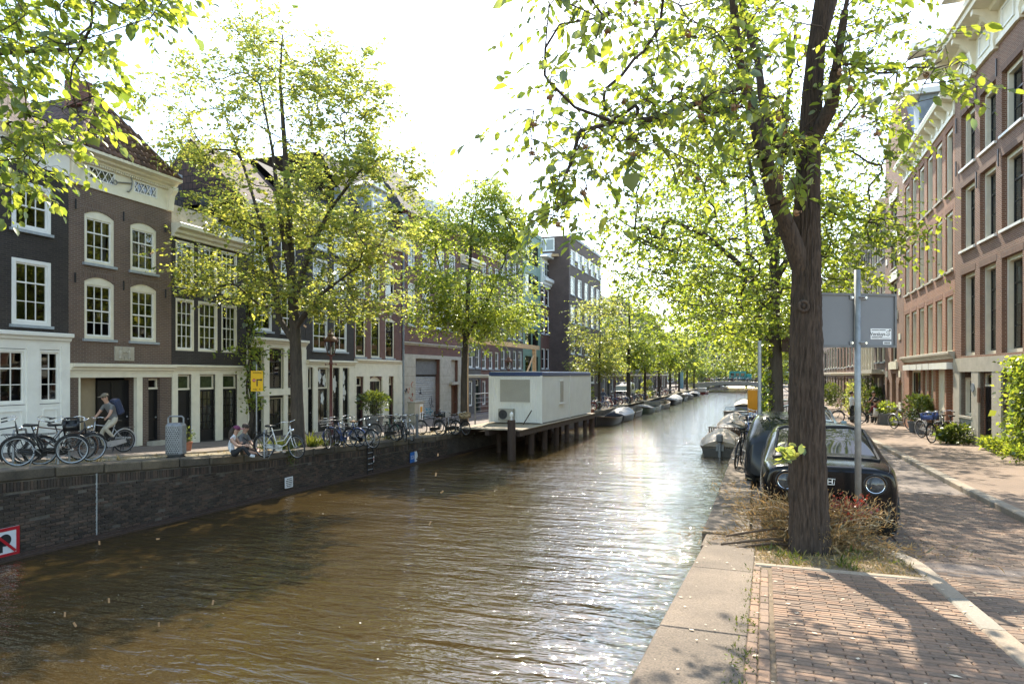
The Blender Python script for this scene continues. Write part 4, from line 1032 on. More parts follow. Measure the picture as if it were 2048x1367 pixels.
# ------------------------------------------------------------------ right bank
# ---- house 1: nearest, stone ground floor and big bracketed cornice
h = House('town_house', 'brown brick town house with stone ground floor and heavy bracketed cream cornice, nearest at right', LR1, 1910, 2048, zr(28), 0, M['br_house1'])
h.W = 15.5; h.ztl = h.Z(1912, 193); U, Z = h.U, h.Z
zrow = [(Z(1985, 707), Z(1985, 524)), (Z(1982, 472), Z(1982, 330)), (Z(1982, 290), Z(1982, 168))]
c0 = [(U(1922), U(1949.5)), (U(1959.5), U(1991.5)), (U(2003), U(2045))]; stp = c0[2][0]-c0[1][0]
c0 += [(c0[2][0]+stp*k, c0[2][1]+stp*k) for k in range(1, 4)]
for r_, (z0, z1) in enumerate(zrow):
    for (a, b_) in c0:
        if b_ > h.W: continue
        h.win(a, b_, z0, z1, 1, 3 if r_ else 4, 'cream', 'black', cw=.13, st=.15, sd=.1, rev=.45, split=3 if r_ == 0 else 2, sill='greywhite' if r_ else None, lintel='soldier2', curtain=0, blind=(.5 if r_ == 0 else 0), sw=.055)
gz = Z(1985, 712)
h.box(0, h.W, -.07, .1, gz-.5, gz, 'stone', 'stone_band')
gops = [(U(1922), U(1946), 'w'), (U(1960), U(1987), 'd'), (U(2006), U(2039), 'w'), (U(2038)+1.4, U(2038)+2.6, 'w')]; edges_ = [0] + [q for o in gops for q in o[:2]] + [h.W]
for i in range(0, len(edges_), 2):
    k = 0; a, b_ = edges_[i], edges_[i+1]
    while k*1.0 < gz-.5: h.box(a, b_, -.06, .12, k+.004, min(k+1.0, gz-.5), 'stone', 'stone_block'); k += 1
for a, b_, kd in gops:
    if kd == 'w':
        h.win(a, b_, .95, gz-.7, 1, 2, 'cream', 'black', cw=.12, st=.14, sd=.08, rev=.45, sill='stone', split=1, curtain=.8); h.box(a, b_, -.03, .3, 0, .86, 'concrete', 'apron')
    else: h.door(a, b_, .1, gz-1.0, 'black', .16, rev=.5, transom=.45, leafs=1)
    h.hole(a, b_, gz-.7 if kd == 'w' else gz-.55, gz-.5, .3)
h.part(MB().lathe([(.16, 0), (.16, .03)], 16, (U(1950), -.09, 2.0), axis='y'), 'round_plaque', M['lead'])
h.part(MB().box(U(1962), U(1965), -.12, -.06, 1.5, 2.0), 'doorbell_panel', M['browndoor'])
fz = h.ztl
h.box(0, h.W, -.1, .02, fz-.02, fz+.16, 'cream', 'architrave'); h.box(0, h.W, -.02, .02, fz+.16, fz+1.15, 'cream', 'frieze')
h.part(MB().prism([(.0, fz+1.1), (-.25, fz+1.12), (-.3, fz+1.22), (-.78, fz+1.28), (-.8, fz+1.42), (-.88, fz+1.44), (-.9, fz+1.62), (.0, fz+1.7)][::-1], 'x', -.05, h.W), 'eave_cornice', M['cream'])
u = .1
while u < h.W-.3:
    h.part(MB().prism([(0, fz-.1), (-.14, fz-.1), (-.17, fz+.2), (-.13, fz+.4), (-.22, fz+.75), (-.5, fz+1.02), (-.72, fz+1.1), (-.72, fz+1.26), (0, fz+1.2)][::-1], 'x', u, u+.2), 'console', M['cream'])
    if u+1.9 < h.W: h.win(u+.55, u+1.55, fz+.3, fz+1.0, 2, 1, 'white', cw=.06, st=-.06, sill=None, hole=False, panes=True)
    u += 2.03
h.box(-.2, .5, -1.6, .8, fz+1.75, fz+2.1, 'greywhite', 'hoist_beam'); h.box(3.9, 4.8, -1.5, 1.0, fz+1.75, fz+2.25, 'greywhite', 'hoist_beam')
for px, py in ((1995, 135), (1954, 190), (1914, 252), (1999, 315), (1955, 360), (1914, 338)): h.part(MB().tube([(U(px), -.04, Z(px, py)-.28), (U(px), -.04, Z(px, py)+.28)], .025, 5), 'wall_anchor', M['blackmetal'])
h.finish()
# ---- house 2: orange brick, six narrow bays
h = House('town_house', 'orange brick town house with six narrow windows per floor and bracketed cornice', LR2, 1808, 1909.5, zr(36), 0, M['br_orange'])
h.ztl = h.Z(1818, 350); U, Z = h.U, h.Z
zrow = [(Z(1903, 706), Z(1903, 590)), (Z(1903, 540), Z(1903, 420)), (Z(1903, 380), Z(1903, 254))]; bw_ = h.W/6
for r_, (z0, z1) in enumerate(zrow):
    for c in range(6): h.win(bw_*c+.25, bw_*c+1.38, z0, z1, 1, 2, 'cream', 'black', cw=.13, st=.06, sd=.1, rev=.35, split=1, sill='stone', lintel='soldier3', panes=True)
fz = h.ztl
h.box(0, h.W, -.06, .02, fz-.1, fz+.08, 'cream', 'architrave'); h.box(0, h.W, -.02, .02, fz+.08, fz+.5, 'cream', 'frieze')
h.part(MB().prism([(0, fz+.48), (-.2, fz+.5), (-.45, fz+.58), (-.5, fz+.72), (-.5, fz+.8), (0, fz+.85)][::-1], 'x', -.02, h.W), 'eave_cornice', M['cream'])
for k in range(11): h.part(MB().prism([(0, fz+.06), (-.1, fz+.06), (-.13, fz+.2), (-.36, fz+.46), (-.38, fz+.56), (0, fz+.54)][::-1], 'x', .25+k*.93, .42+k*.93), 'console', M['cream'])
mb = MB(); mb.quad((0, -.2, fz+.82), (h.W, -.2, fz+.82), (h.W, 2.6, fz+4), (0, 2.6, fz+4)); rf = h.part(mb, 'roof', M['darktiles']); h.box(h.W*.3, h.W*.42, -.1, 2, fz+.9, fz+2.9, 'lead', 'dormer'); h.box(h.W*.28, h.W*.44, -1.0, 2, fz+2.9, fz+3.15, 'greywhite', 'dormer_roof'); h.box(h.W*.78, h.W*.88, -.9, 1, fz+2.2, fz+2.5, 'greywhite', 'hoist_beam')
gz = Z(1903, 712); h.cornice(-.02, h.W, gz-.1, .28, .22, 'stone')
gz -= .5
h.door(U(1871), U(1889), .1, gz, 'cream', .12, leafs=2, knob=False); h.door(U(1892), U(1905), .1, gz, 'black', .35, rev=.6)
for (a, b_) in ((1818, 1841),): h.win(U(a), U(b_), .55, gz, 2, 2, 'cream', 'black', st=.15, cw=.1, sill='stone', split=1)
for (a, b_) in ((1845, 1853), (1857, 1866)): h.win(U(a), U(b_), .9, gz, 1, 2, 'cream', 'black', st=.12, cw=.1, sill='stone', panes=False)
for (a, b_) in ((1815, 1842), (1844, 1854), (1856, 1867), (1869, 1906)): h.box(U(a), U(b_), -.22, .05, gz, gz+.26, 'greywhite', 'awning_box')
h.finish()
# ---- house 3: narrow brick house with pale stone blocks
h = House('town_house', 'narrow brown brick house with pale stone blocks and pointed niches', LR2, 1770, 1807.5, zr(43), 0, M['br_house1']); h.ztl = h.Z(1790, 295); U, Z = h.U, h.Z
for (t_, bt) in ((640, 722), (560, 615), (478, 535), (400, 455)):
    h.win(h.W*.36, h.W*.66, Z(1790, bt), Z(1790, t_), 1, 2, 'cream', 'black', st=.12, cw=.12, sill='stone', panes=False); h.box(h.W*.3, h.W*.72, -.06, .02, Z(1790, t_), Z(1790, t_)+.5, 'cream', 'lintel_stone')
h.box(h.W*.3, h.W*.72, -.1, .02, Z(1790, 738), Z(1790, 724), 'cream', 'balcony_stone')
for uu in (.12, .82):
    for zz in (.9, 2.6, 4.6, 7, 9.2): h.box(h.W*uu-.25, h.W*uu+.25, -.04, .02, zz, zz+.35, 'cream', 'stone_block')
h.door(h.W*.4, h.W*.62, .1, 2.3, 'cream', .2, transom=.5); h.win(h.W*.1, h.W*.28, .9, 2.5, 1, 2, 'cream', 'black', st=.15, panes=False, arch=.3); h.win(h.W*.74, h.W*.92, .9, 2.5, 1, 2, 'cream', 'black', st=.15, panes=False, arch=.3)
z0 = h.ztl; h.part(MB().prism([(0, z0), (h.W, z0), (h.W*.7, z0+2), (h.W*.62, z0+2), (h.W*.5, z0+3.4), (h.W*.38, z0+2), (h.W*.3, z0+2)], 'y', 0, .4), 'stepped_gable', M['br_house1'])
mb = MB(); mb.quad((0, .4, z0), (0, 9, z0), (h.W*.5, 9, z0+3), (h.W*.5, .4, z0+3)); mb.quad((h.W, 9, z0), (h.W, .4, z0), (h.W*.5, .4, z0+3), (h.W*.5, 9, z0+3)); h.part(mb, 'roof', M['lead']); h.finish()
# ---- further right-bank terrace
fy = 46.9; x = 6.9
spec2 = [('br_dark', 13.5, 3, 'dark brick house with tall bay behind the standing men'), ('br_brown', 13, 3, 'brown brick house second past the bay front on the right bank'), ('br_red', 14, 3, 'red brick house third past the bay front on the right bank'), ('br_house1', 12.5, 3, 'warm brick house fourth past the bay front on the right bank'), ('br_brown', 13.5, 4, 'brown brick house fifth past the bay front on the right bank'),
         ('br_dark', 13, 3, 'dark brick house sixth past the bay front on the right bank'), ('br_red', 12, 3, 'red brick house seventh past the bay front on the right bank'), ('br_brown', 14, 3, 'brown brick house last before the bridge on the right bank')]
for i, (m_, hh, nc, lb) in enumerate(spec2):
    w_ = (6.5, 7, 8, 8.5, 12, 14, 16, 18)[i]; p1, p0 = px_of(x, fy)[0], px_of(x, fy+w_)[0]; pm = (p0+p1)/2
    ln = ((x, fy), (0, -1)); hq = House('q', None, ln, p0, p1, 0, 0, None); Ym = hq._u(pm)[1]; bpy.data.objects.remove(hq.root)
    hh_ = plain_house(lb, ln, p0, p1, zr(fy+w_/2), HOR - (hh+zr(fy)-CZ)/Ym*FPX, M[m_], nc, 3, name='town_house', frame='cream', sash='black' if i % 2 else None, roof=2.5, group='terrace houses on the right bank', sh=.68)
    if i == 0:
        hh_.box(.5, hh_.W-.6, -.7, 0, 2.9, 3.15, 'stone', 'bay_floor'); hh_.box(.4, hh_.W-.5, -.8, 0, 6.2, 6.4, 'cream', 'bay_roof')
        for k in range(5): u = .6+k*(hh_.W-1.4)/4; hh_.box(u-.06, u+.06, -.68, -.56, 3.15, 6.2, 'cream', 'bay_post')
    fy += w_ + .02

# ---- facades closing the view beyond the bridge
for i, (x0, wd, hh, m_, lb) in enumerate(((-34, 13, 13, 'br_brown', 'brown facade closing the view beyond the bridge, left'), (-20.9, 12, 15, 'br_dark', 'dark facade closing the view beyond the bridge, centre left'), (-8.8, 13, 12, 'br_red', 'red facade closing the view beyond the bridge, centre right'), (4.3, 14, 14, 'br_brown', 'brown facade closing the view beyond the bridge, right'))):
    yq = 228; p0, p1 = px_of(x0, yq)[0], px_of(x0+wd, yq)[0]; Ym = px_of(x0+wd/2, yq)[1]
    plain_house(lb, ((x0, yq), (1, 0)), p0, p1, .9, HOR - (hh+.9-CZ)/Ym*FPX, M[m_], 4, 3, roof=2.5, group='facades beyond the bridge')
# ------------------------------------------------------------------ trees
M['bark'] = mat('elm_bark', (.055, .036, .025), .9, .65, 6, bump=.9, bscale=10, stretch=(7, 7, .8))
M['bark_dark'] = mat('dark_bark', (.055, .043, .033), .9, .45, 5, bump=.8, bscale=14, stretch=(3, 3, .5))
M['leaf_near'] = leaf_mat('elm_leaf', (.075, .118, .026), (.36, .46, .06), .45, .6, .07)
M['leaf_yellow'] = leaf_mat('young_yellow_leaf', (.13, .16, .05), (.46, .52, .11), .35, .58, .05)
M['leaf_mid'] = leaf_mat('mid_green_leaf', (.095, .14, .038), (.42, .53, .08), .4, .58, .05)
M['leaf_right'] = leaf_mat('bright_green_leaf', (.08, .125, .03), (.38, .49, .06), .4, .6, .05)
M['leaf_far'] = leaf_mat('distant_leaf', (.10, .138, .045), (.40, .49, .085), .35, .55, .04)
M['leaf_bush'] = leaf_mat('bush_leaf', (.065, .10, .025), (.17, .23, .035), .4, .4, .06)
M['seed'] = mat('papery_seed_cluster', (.30, .17, .09), .8, .4, 12)
M['grassy'] = leaf_mat('grass_blade', (.09, .12, .025), (.16, .2, .03), .5, .4, .03)
M['drygrass'] = leaf_mat('dry_grass', (.33, .24, .11), (.2, .15, .06), .35, .3, .03)

def rand_rot(n, rg, tip, spread, nsp=1.):
    """n orthonormal frames whose second axis (leaf length) points near tip (n,3)"""
    t = tip + rg.normal(0, spread, (n, 3)); t /= np.linalg.norm(t, axis=1)[:, None] + 1e-9
    a = rg.normal(0, nsp, (n, 3)); a[:, 2] += .9
    a -= (a*t).sum(1)[:, None]*t; a /= np.linalg.norm(a, axis=1)[:, None] + 1e-9      # leaf normal
    return np.cross(t, a), t, a
LEAF4 = (np.array([[0, 0, 0], [.5, .42, .10], [0, 1, -.06], [-.5, .42, .10]], float), np.array([[0, 1, 2, 3]]))
LEAF8 = (np.array([[0, 0, 0], [.42, .28, .07], [.40, .66, .04], [0, 1, -.12], [-.40, .66, .04], [-.42, .28, .07], [0, .3, -.03], [0, .68, -.05]], float),
         np.array([[0, 1, 6, 5], [6, 1, 2, 7], [6, 7, 4, 5], [7, 2, 3, 4]]))
def leaves_mesh(name, pts, tips, size, m, rg, tmpl=LEAF4, aspect=.62, spread=.5, svar=.36, nsp=1.):
    n = len(pts); X, T, A = rand_rot(n, rg, tips, spread, nsp); V, F = tmpl; k = len(V)
    s = size*np.exp(rg.normal(0, svar, n))[:, None, None]
    v = pts[:, None, :] + s*(V[None, :, 0, None]*aspect*X[:, None, :] + V[None, :, 1, None]*T[:, None, :] + V[None, :, 2, None]*A[:, None, :])
    f = (F[None] + (np.arange(n)*k)[:, None, None]).reshape(-1, 4)
    return np_mesh(name, v.reshape(-1, 3), f, m)

def cones(name, p0, p1, r0, r1, m, n=5):
    """many tapered cylinders as one mesh"""
    p0, p1 = np.asarray(p0), np.asarray(p1); r0, r1 = np.asarray(r0), np.asarray(r1); t = p1-p0; L = np.linalg.norm(t, axis=1)[:, None]+1e-9; t = t/L
    up = np.where(np.abs(t[:, 2:3]) < .9, np.array([[0, 0, 1.]]), np.array([[1., 0, 0]])); a = np.cross(t, up); a /= np.linalg.norm(a, axis=1)[:, None]+1e-9; b = np.cross(t, a)
    q = np.arange(n)*2*math.pi/n; ring = a[:, None, :]*np.cos(q)[None, :, None] + b[:, None, :]*np.sin(q)[None, :, None]
    v = np.concatenate([p0[:, None, :] + ring*r0[:, None, None], p1[:, None, :] + ring*r1[:, None, None]], 1).reshape(-1, 3)
    i = np.arange(n); base = np.stack([i, (i+1) % n, n+(i+1) % n, n+i], 1); f = (base[None] + (np.arange(len(p0))*2*n)[:, None, None]).reshape(-1, 4)
    return np_mesh(name, v, f, m, True)

def ell(n, c, r, rg, shell=.5, gaps=.25):
    q = ell0(int(n*1.9)+4, c, r, rg, shell); ph = rg.uniform(0, 6, 6); k = 1.9
    f = np.sin(q[:, 0]*k+ph[0]) * np.sin(q[:, 1]*k*.9+ph[1]) + np.sin(q[:, 2]*k*1.3+ph[2])*.8 + np.sin((q[:, 0]+q[:, 2])*k*.6+ph[3])*.6 + rg.normal(0, .35, len(q))
    return q[np.argsort(-f)[:n]]
def ell0(n, c, r, rg, shell=.5):
    d = rg.normal(0, 1, (n, 3)); d /= np.linalg.norm(d, axis=1)[:, None]; u = rg.random(n)**(1/(3*(1+shell)))
    return np.asarray(c) + d*u[:, None]*np.asarray(r)
def ell_px(n, px, py, rx, ry, Y, ry_depth, rg, shell=.5):
    """crown lobe centred where (px, py) is seen at depth Y"""
    c = P3(px, py, Y); k = Y/FPX; return ell(n, c, ((rx*k+ry_depth)/2, (rx*k+ry_depth)/2, ry*k), rg, shell)

def grow(trunk, limbs, att, r_tip, r_trunk, rg, expo=.5, up=.25, wig=.06):
    pos = []; par = []
    def addline(pts, start):
        last = start
        for a, b in zip(pts[:-1], pts[1:]):
            a, b = np.array(a, float), np.array(b, float); k = max(1, int(np.linalg.norm(b-a)/.4))
            for i in range(1, k+1): pos.append(a + (b-a)*i/k); par.append(last); last = len(pos)-1
        return last
    pos.append(np.array(trunk[0], float)); par.append(-1); addline(trunk, 0)
    for l in limbs:
        d = [np.linalg.norm(p - np.array(l[0])) for p in pos]; j = int(np.argmin(d)); addline([pos[j]] + list(l[1:]), j)
    nbase = len(pos)
    P = np.array(pos); d0 = np.array([np.min(np.linalg.norm(P - a, axis=1)) for a in att]); order = np.argsort(d0)
    buf = np.zeros((len(P) + len(att)*14 + 100, 3)); buf[:len(P)] = P; n = len(P); zmin = trunk[0][2] + .35*(trunk[-1][2]-trunk[0][2])*0 + 1.6
    for oi in order:
        a = att[oi]; B = buf[:n]; dv = a - B; d = np.linalg.norm(dv, axis=1); cost = d + np.maximum(0, -dv[:, 2] + .1*d)*.9 + np.where(B[:, 2] < zmin, 6, 0)
        j = int(np.argmin(cost)); p = B[j].copy(); L = d[j]; k = max(2, min(12, int(L/.4)+1))
        pd = p - buf[par[j]] if par[j] >= 0 else np.array([0, 0, 1.]); pd = pd/(np.linalg.norm(pd)+1e-9)
        c = p + pd*L*.35 + np.array([0, 0, up*L*.5]) + rg.normal(0, wig*L, 3); last = j
        for i in range(1, k+1):
            t = i/k; q = p*(1-t)**2 + c*2*t*(1-t) + a*t*t
            buf[n] = q; par.append(last); last = n; n += 1
    P = buf[:n]; par = np.array(par); cnt = np.zeros(n); ch = np.zeros(n, int)
    for i in range(n):
        if par[i] >= 0: ch[par[i]] += 1
    cnt[ch == 0] = 1
    for i in range(n-1, 0, -1): cnt[par[i]] += cnt[i]
    r = np.minimum(r_tip*np.maximum(cnt, 1)**expo, r_trunk)
    return P, par, r, nbase

def tree(name, label, base, trunk, att, leafm, size, per, rc, seed, limbs=(), r_trunk=.2, r_tip=.011, group=None, bark='bark_dark', tmpl=LEAF4, droop=.5, sides=5, aspect=.62, trunk_sides=12, extra=None, expo=.47, leafpos='clump', cat='tree', flare=1.35, spread=.28, twigs=False, limb_r=.5):
    rg = np.random.default_rng(seed); root = empty(name, base, 0, label, cat, group); b = np.array(base)
    P, par, r, nb = grow(trunk, limbs, att, r_tip, r_trunk, rg, expo)
    ntr0 = sum(max(1, int(np.linalg.norm(np.array(c)-np.array(a))/.4)) for a, c in zip(trunk[:-1], trunk[1:])); q = ntr0+1
    for li, l in enumerate(limbs):
        lr = limb_r[li] if hasattr(limb_r, '__len__') else limb_r; l0 = [np.array(v, float) for v in l]; k_ = 0; j0 = q
        while q < nb and (q == j0 or par[q] == q-1): q += 1
        n_l = max(1, q-j0); r[j0:q] = np.maximum(r[j0:q], np.linspace(r_trunk*lr, min(.018, r_trunk*lr*.4), n_l))
    pts = [Vector(trunk[0])]
    for a, c in zip(trunk[:-1], trunk[1:]):
        m_ = max(1, int((Vector(c)-Vector(a)).length/.35))
        for i in range(1, m_+1): pts.append(Vector(a).lerp(Vector(c), i/m_))
    H = pts[-1].z - pts[0].z; mb = MB(); rs = []
    for p in pts:
        t = (p.z - pts[0].z)/max(H, .1); rs.append(r_trunk*(1 - .9*t**1.15)*(1 + (flare-1)*math.exp(-t*H/.35)) * (1 + rg.normal(0, .02)))
    pts = [p - Vector(base) for p in pts]
    mb.tube(pts, rs, trunk_sides, caps=False)
    rgl = random.Random(seed)
    mb.v = [(x*(1+rgl.uniform(-.0, .0)), y, z) for x, y, z in mb.v]
    mb.build('trunk', M[bark], root, smooth='all')
    ntr = sum(max(1, int(np.linalg.norm(np.array(c)-np.array(a))/.4)) for a, c in zip(trunk[:-1], trunk[1:]))
    idx = np.arange(len(P)); sel = (idx > ntr) & (par >= 0)
    i = idx[sel]; pr = par[sel]
    rp = np.where(pr <= ntr, r[i]*1.15, np.minimum(r[pr], r[i]*1.35))
    link('branches', cones('branches', P[pr]-b, P[i]-b, rp, r[i], M[bark], sides), root)['kind'] = 'stuff'
    # leaves sit in two ranks along short drooping twigs
    k_ = 9; ntw = max(1, int(round(per/k_))); m_ = len(att)*ntw; st_ = np.repeat(att, ntw, 0) + rg.normal(0, rc*.55, (m_, 3))*np.array([1, 1, .8])
    ax = st_ - np.array([trunk[-1][0], trunk[-1][1], 0]); ax[:, 2] = 0; ax /= np.linalg.norm(ax, axis=1)[:, None]+1e-6
    dr = rg.normal(0, 1, (m_, 3))*np.array([1, 1, .5]) + ax*.6 + np.array([0, 0, -droop*.35]); dr /= np.linalg.norm(dr, axis=1)[:, None]
    Lw = rc*2.3*rg.uniform(.6, 1.25, m_); sd_ = np.cross(dr, [0, 0, 1.]); sd_ /= np.linalg.norm(sd_, axis=1)[:, None]+1e-6
    s_ = np.linspace(.12, 1, k_)[None, :, None] + rg.normal(0, .03, (m_, k_, 1)); lp = st_[:, None, :] + dr[:, None, :]*s_*Lw[:, None, None] + np.array([0, 0, -1.])*droop*.3*Lw[:, None, None]*s_**2
    sg = np.where(np.arange(k_) % 2 == 0, 1, -1)[None, :, None]; sg = np.where(np.arange(k_)[None, :, None] == k_-1, 0, sg)
    tips = dr[:, None, :]*.6 + sd_[:, None, :]*sg*.85 + np.array([0, 0, -droop*.6]); lp = lp.reshape(-1, 3); tips = np.broadcast_to(tips, (m_, k_, 3)).reshape(-1, 3)
    if twigs: e_ = st_ + dr*Lw[:, None]*.95 + np.array([0, 0, -1.])*droop*.27*Lw[:, None]; q_ = np.repeat(att, ntw, 0); link('twigs', cones('twigs', np.concatenate([q_, st_])-b, np.concatenate([st_, e_])-b, np.full(2*m_, .0042), np.concatenate([np.full(m_, .0035), np.full(m_, .0018)]), M[bark], 3), root)['kind'] = 'stuff'
    if extra is not None: lp = np.concatenate([lp, extra]); tips = np.concatenate([tips, np.tile([[0, 0, -droop-.3]], (len(extra), 1))])
    cr = link('crown', leaves_mesh('crown', lp-b, tips, size, M[leafm], rg, tmpl, aspect, spread, nsp=.42), root); tag(cr, kind='stuff')
    return root, lp, tips

# ---- the near elm beside the car: trunk and limbs follow the photograph, leaves from about 5 to 10 m away
bx, by = .49, 8.7; bz = zr(by) - .05
def q3(px, py, Y): return P3(px, py, Y)
tk = [(bx, by, bz), (bx-.02, by, bz+.8), q3(1612, 800, 8.0), q3(1612, 640, 8.0), q3(1613, 480, 8.0), q3(1617, 300, 7.95), q3(1630, 120, 7.9), q3(1645, 0, 7.8), q3(1640, -160, 7.7), q3(1655, -420, 7.6)]
lim = [[q3(1606, 520, 8.0), q3(1580, 470, 7.9), q3(1553, 405, 7.8), q3(1530, 320, 7.7), q3(1510, 240, 7.7), q3(1490, 170, 7.6), q3(1472, 80, 7.5), q3(1465, -20, 7.4), q3(1440, -200, 7.2)],
       [q3(1602, 335, 7.95), q3(1572, 300, 8.1), q3(1540, 265, 8.2), q3(1525, 200, 8.3), q3(1515, 120, 8.4), q3(1485, 30, 8.5), q3(1470, -100, 8.7)],
       [q3(1640, 290, 7.9), q3(1662, 215, 7.7), q3(1672, 140, 7.5), q3(1690, 20, 7.3), q3(1720, -120, 7.1)],
       [q3(1650, 60, 7.8), q3(1668, 0, 8.0), q3(1700, -130, 8.3)],
       [q3(1490, 165, 7.6), q3(1440, 185, 7.3), q3(1385, 210, 7.0), q3(1310, 238, 6.8), q3(1230, 245, 6.6), q3(1160, 262, 6.5)],
       [q3(1160, 262, 6.5), q3(1140, 330, 6.4), q3(1115, 390, 6.3)],
       [q3(1200, 247, 6.6), q3(1150, 215, 6.5), q3(1100, 165, 6.4)]]
rg = np.random.default_rng(5)
vis = []
def region(n, fn, y0, y1):
    k = 0
    while k < n:
        px, py = rg.uniform(1020, 2000), rg.uniform(-60, 520)
        if fn(px, py): vis.append(q3(px, py, rg.uniform(y0, y1))); k += 1
region(66, lambda x, y: 1270 < x < 1620 and y < 330 and y < 260 + (x-1270)*.3, 6.2, 9.2)
region(28, lambda x, y: 1330 < x < 1600 and 200 < y < 420 and y < 330+(x-1330)*.35, 6.8, 9.0)
region(18, lambda x, y: 1140 < x < 1320 and 60 < y < 290 and y > 330-(x-1090)*1.2, 6.0, 7.4)
region(13, lambda x, y: 1040 < x < 1180 and 140 < y < 350, 5.9, 6.8)
region(8, lambda x, y: 1040 < x < 1190 and 350 < y < 465, 5.9, 6.6)
region(10, lambda x, y: 1060 < x < 1330 and y < 45, 5.2, 6.3)
region(16, lambda x, y: 1650 < x < 1790 and -60 < y < 250, 6.5, 9.0)
region(4, lambda x, y: 1740 < x < 1900 and -60 < y < 210 and y < 240-(x-1740)*.4, 6.0, 8.5)
region(5, lambda x, y: 1840 < x < 1925 and 100 < y < 170, 6.5, 7.5)
up_ = ell(330, (bx-.3, by-.6, 11.2), (4.6, 4.8, 3.2), rg, .3); up_ = up_[up_[:, 2] > 8.3]
att = np.concatenate([np.array(vis), up_])
near_elm, lp, tips = tree('elm_tree', 'large foreground elm with dark furrowed trunk standing in front of the parked black car', (bx, by, bz), tk, att, 'leaf_near', .082, 27, .20, 11, lim, .19, .0055, bark='bark', tmpl=LEAF8, droop=.75, sides=7, trunk_sides=28, expo=.5, aspect=.58, flare=1.12, twigs=True, limb_r=[.56, .36, .42, .3, .17, .07, .08])
# furrowed bark: the trunk skin is rebuilt with long wavy ridges
tme = [c for c in near_elm.children if c.name.startswith('trunk')][0]
ctl = np.array(tk) - np.array((bx, by, bz)); zz = np.concatenate([np.arange(0, 4.2, .045), np.arange(4.2, ctl[-1, 2], .2)]); na = 96; th = np.arange(na)*2*math.pi/na
cx_, cy_ = np.interp(zz, ctl[:, 2], ctl[:, 0]), np.interp(zz, ctl[:, 2], ctl[:, 1]); H_ = ctl[-1, 2]
rr = .198*(1-.88*(zz/H_)**1.2)*(1+.16*np.exp(-zz/.22)); Zg, Tg = np.meshgrid(zz, th, indexing='ij')
wav = 1.3*np.sin(1.7*Zg+Tg) + .8*np.sin(4.1*Zg+2*Tg+1) + .5*np.sin(9.3*Zg+3*Tg)
rdg = np.abs(np.sin(8*Tg+wav))**.8*.6 + np.abs(np.sin(13*Tg-wav*1.2+.7))*.4 + .25*np.sin(23*Zg+5*Tg)*np.sin(31*Tg)
rad_ = rr[:, None] + (rdg-.5)*.045*np.minimum(1, rr[:, None]/.15) + .012*np.sin(2*Tg+.8*Zg)*np.exp(-Zg/2) + .02*np.exp(-Zg/.18)*np.sin(5*Tg+.6)
vx = np.stack([cx_[:, None]+rad_*np.cos(Tg), cy_[:, None]+rad_*np.sin(Tg), Zg], 2).reshape(-1, 3); ii, jj = np.meshgrid(np.arange(len(zz)-1), np.arange(na), indexing='ij')
fc = np.stack([ii*na+jj, ii*na+(jj+1) % na, (ii+1)*na+(jj+1) % na, (ii+1)*na+jj], 2).reshape(-1, 4); tme.data = np_mesh('trunk', vx, fc, M['bark'], True)
for s_px, s_py in ((1607, 612), (1617, 275)):                       # pruning scars
    p = q3(s_px, s_py, 7.82); mb = MB(); mb.torus((0, 0, 0), .055, .02, 'y', 16, 6); mb.lathe([(.05, -.004), (.03, .012)], 14, (0, 0, 0), axis='y')
    mb.build('pruning_scar', M['bark'], near_elm, Vector(p)-Vector((bx, by, bz)), (0, 0, YAW), 'all')
# the leaves that show largest, each a leaf of its own
lf = MB(); V, F = LEAF8; lf.add([(v[0]*.66, v[1], v[2]) for v in V], [tuple(f) for f in F]); lme = lf.mesh('leaf', M['leaf_near'], True)
pick = [p for p in vis if p[2] < 8.4]; rgl = random.Random(2); pick = rgl.sample(pick, min(len(pick), 60))
for p in pick:
    for _ in range(4):
        o = link('leaf', lme, near_elm, Vector(p) - Vector((bx, by, bz)) + Vector((rgl.gauss(0, .13), rgl.gauss(0, .13), rgl.gauss(0, .1))), (R(rgl.uniform(-80, -20)), R(rgl.uniform(-30, 30)), rgl.uniform(0, 6.28))); sc = rgl.uniform(.09, .13); o.scale = (sc, sc, sc)
sc_ = MB()
for _ in range(26):
    a = Vector((rgl.gauss(0, 1), rgl.gauss(0, 1), rgl.gauss(0, .7))).normalized()*rgl.uniform(.015, .05); b_ = a.orthogonal().normalized()*.016; c_ = a.cross(b_).normalized()*.016; sc_.quad(a-b_, a-c_, a+b_, a+c_)
sme = sc_.mesh('seed_cluster', M['seed'])
for p in rgl.sample(vis, 62): link('seed_cluster', sme, near_elm, Vector(p) - Vector((bx, by, bz)) + Vector((0, 0, -.12)), (rgl.uniform(0, 3), 0, rgl.uniform(0, 6)))
# low sprout of young leaves on the trunk
rgs = np.random.default_rng(4); c = np.array(P3(1580, 905, 7.6)); pts = c + rgs.normal(0, .07, (26, 3))
o = link('sprout', leaves_mesh('sprout', pts-np.array((bx, by, bz)), np.tile([[-.5, -.3, .2]], (26, 1)), .085, M['leaf_yellow'], rgs, LEAF8), near_elm); tag(o, kind='stuff')

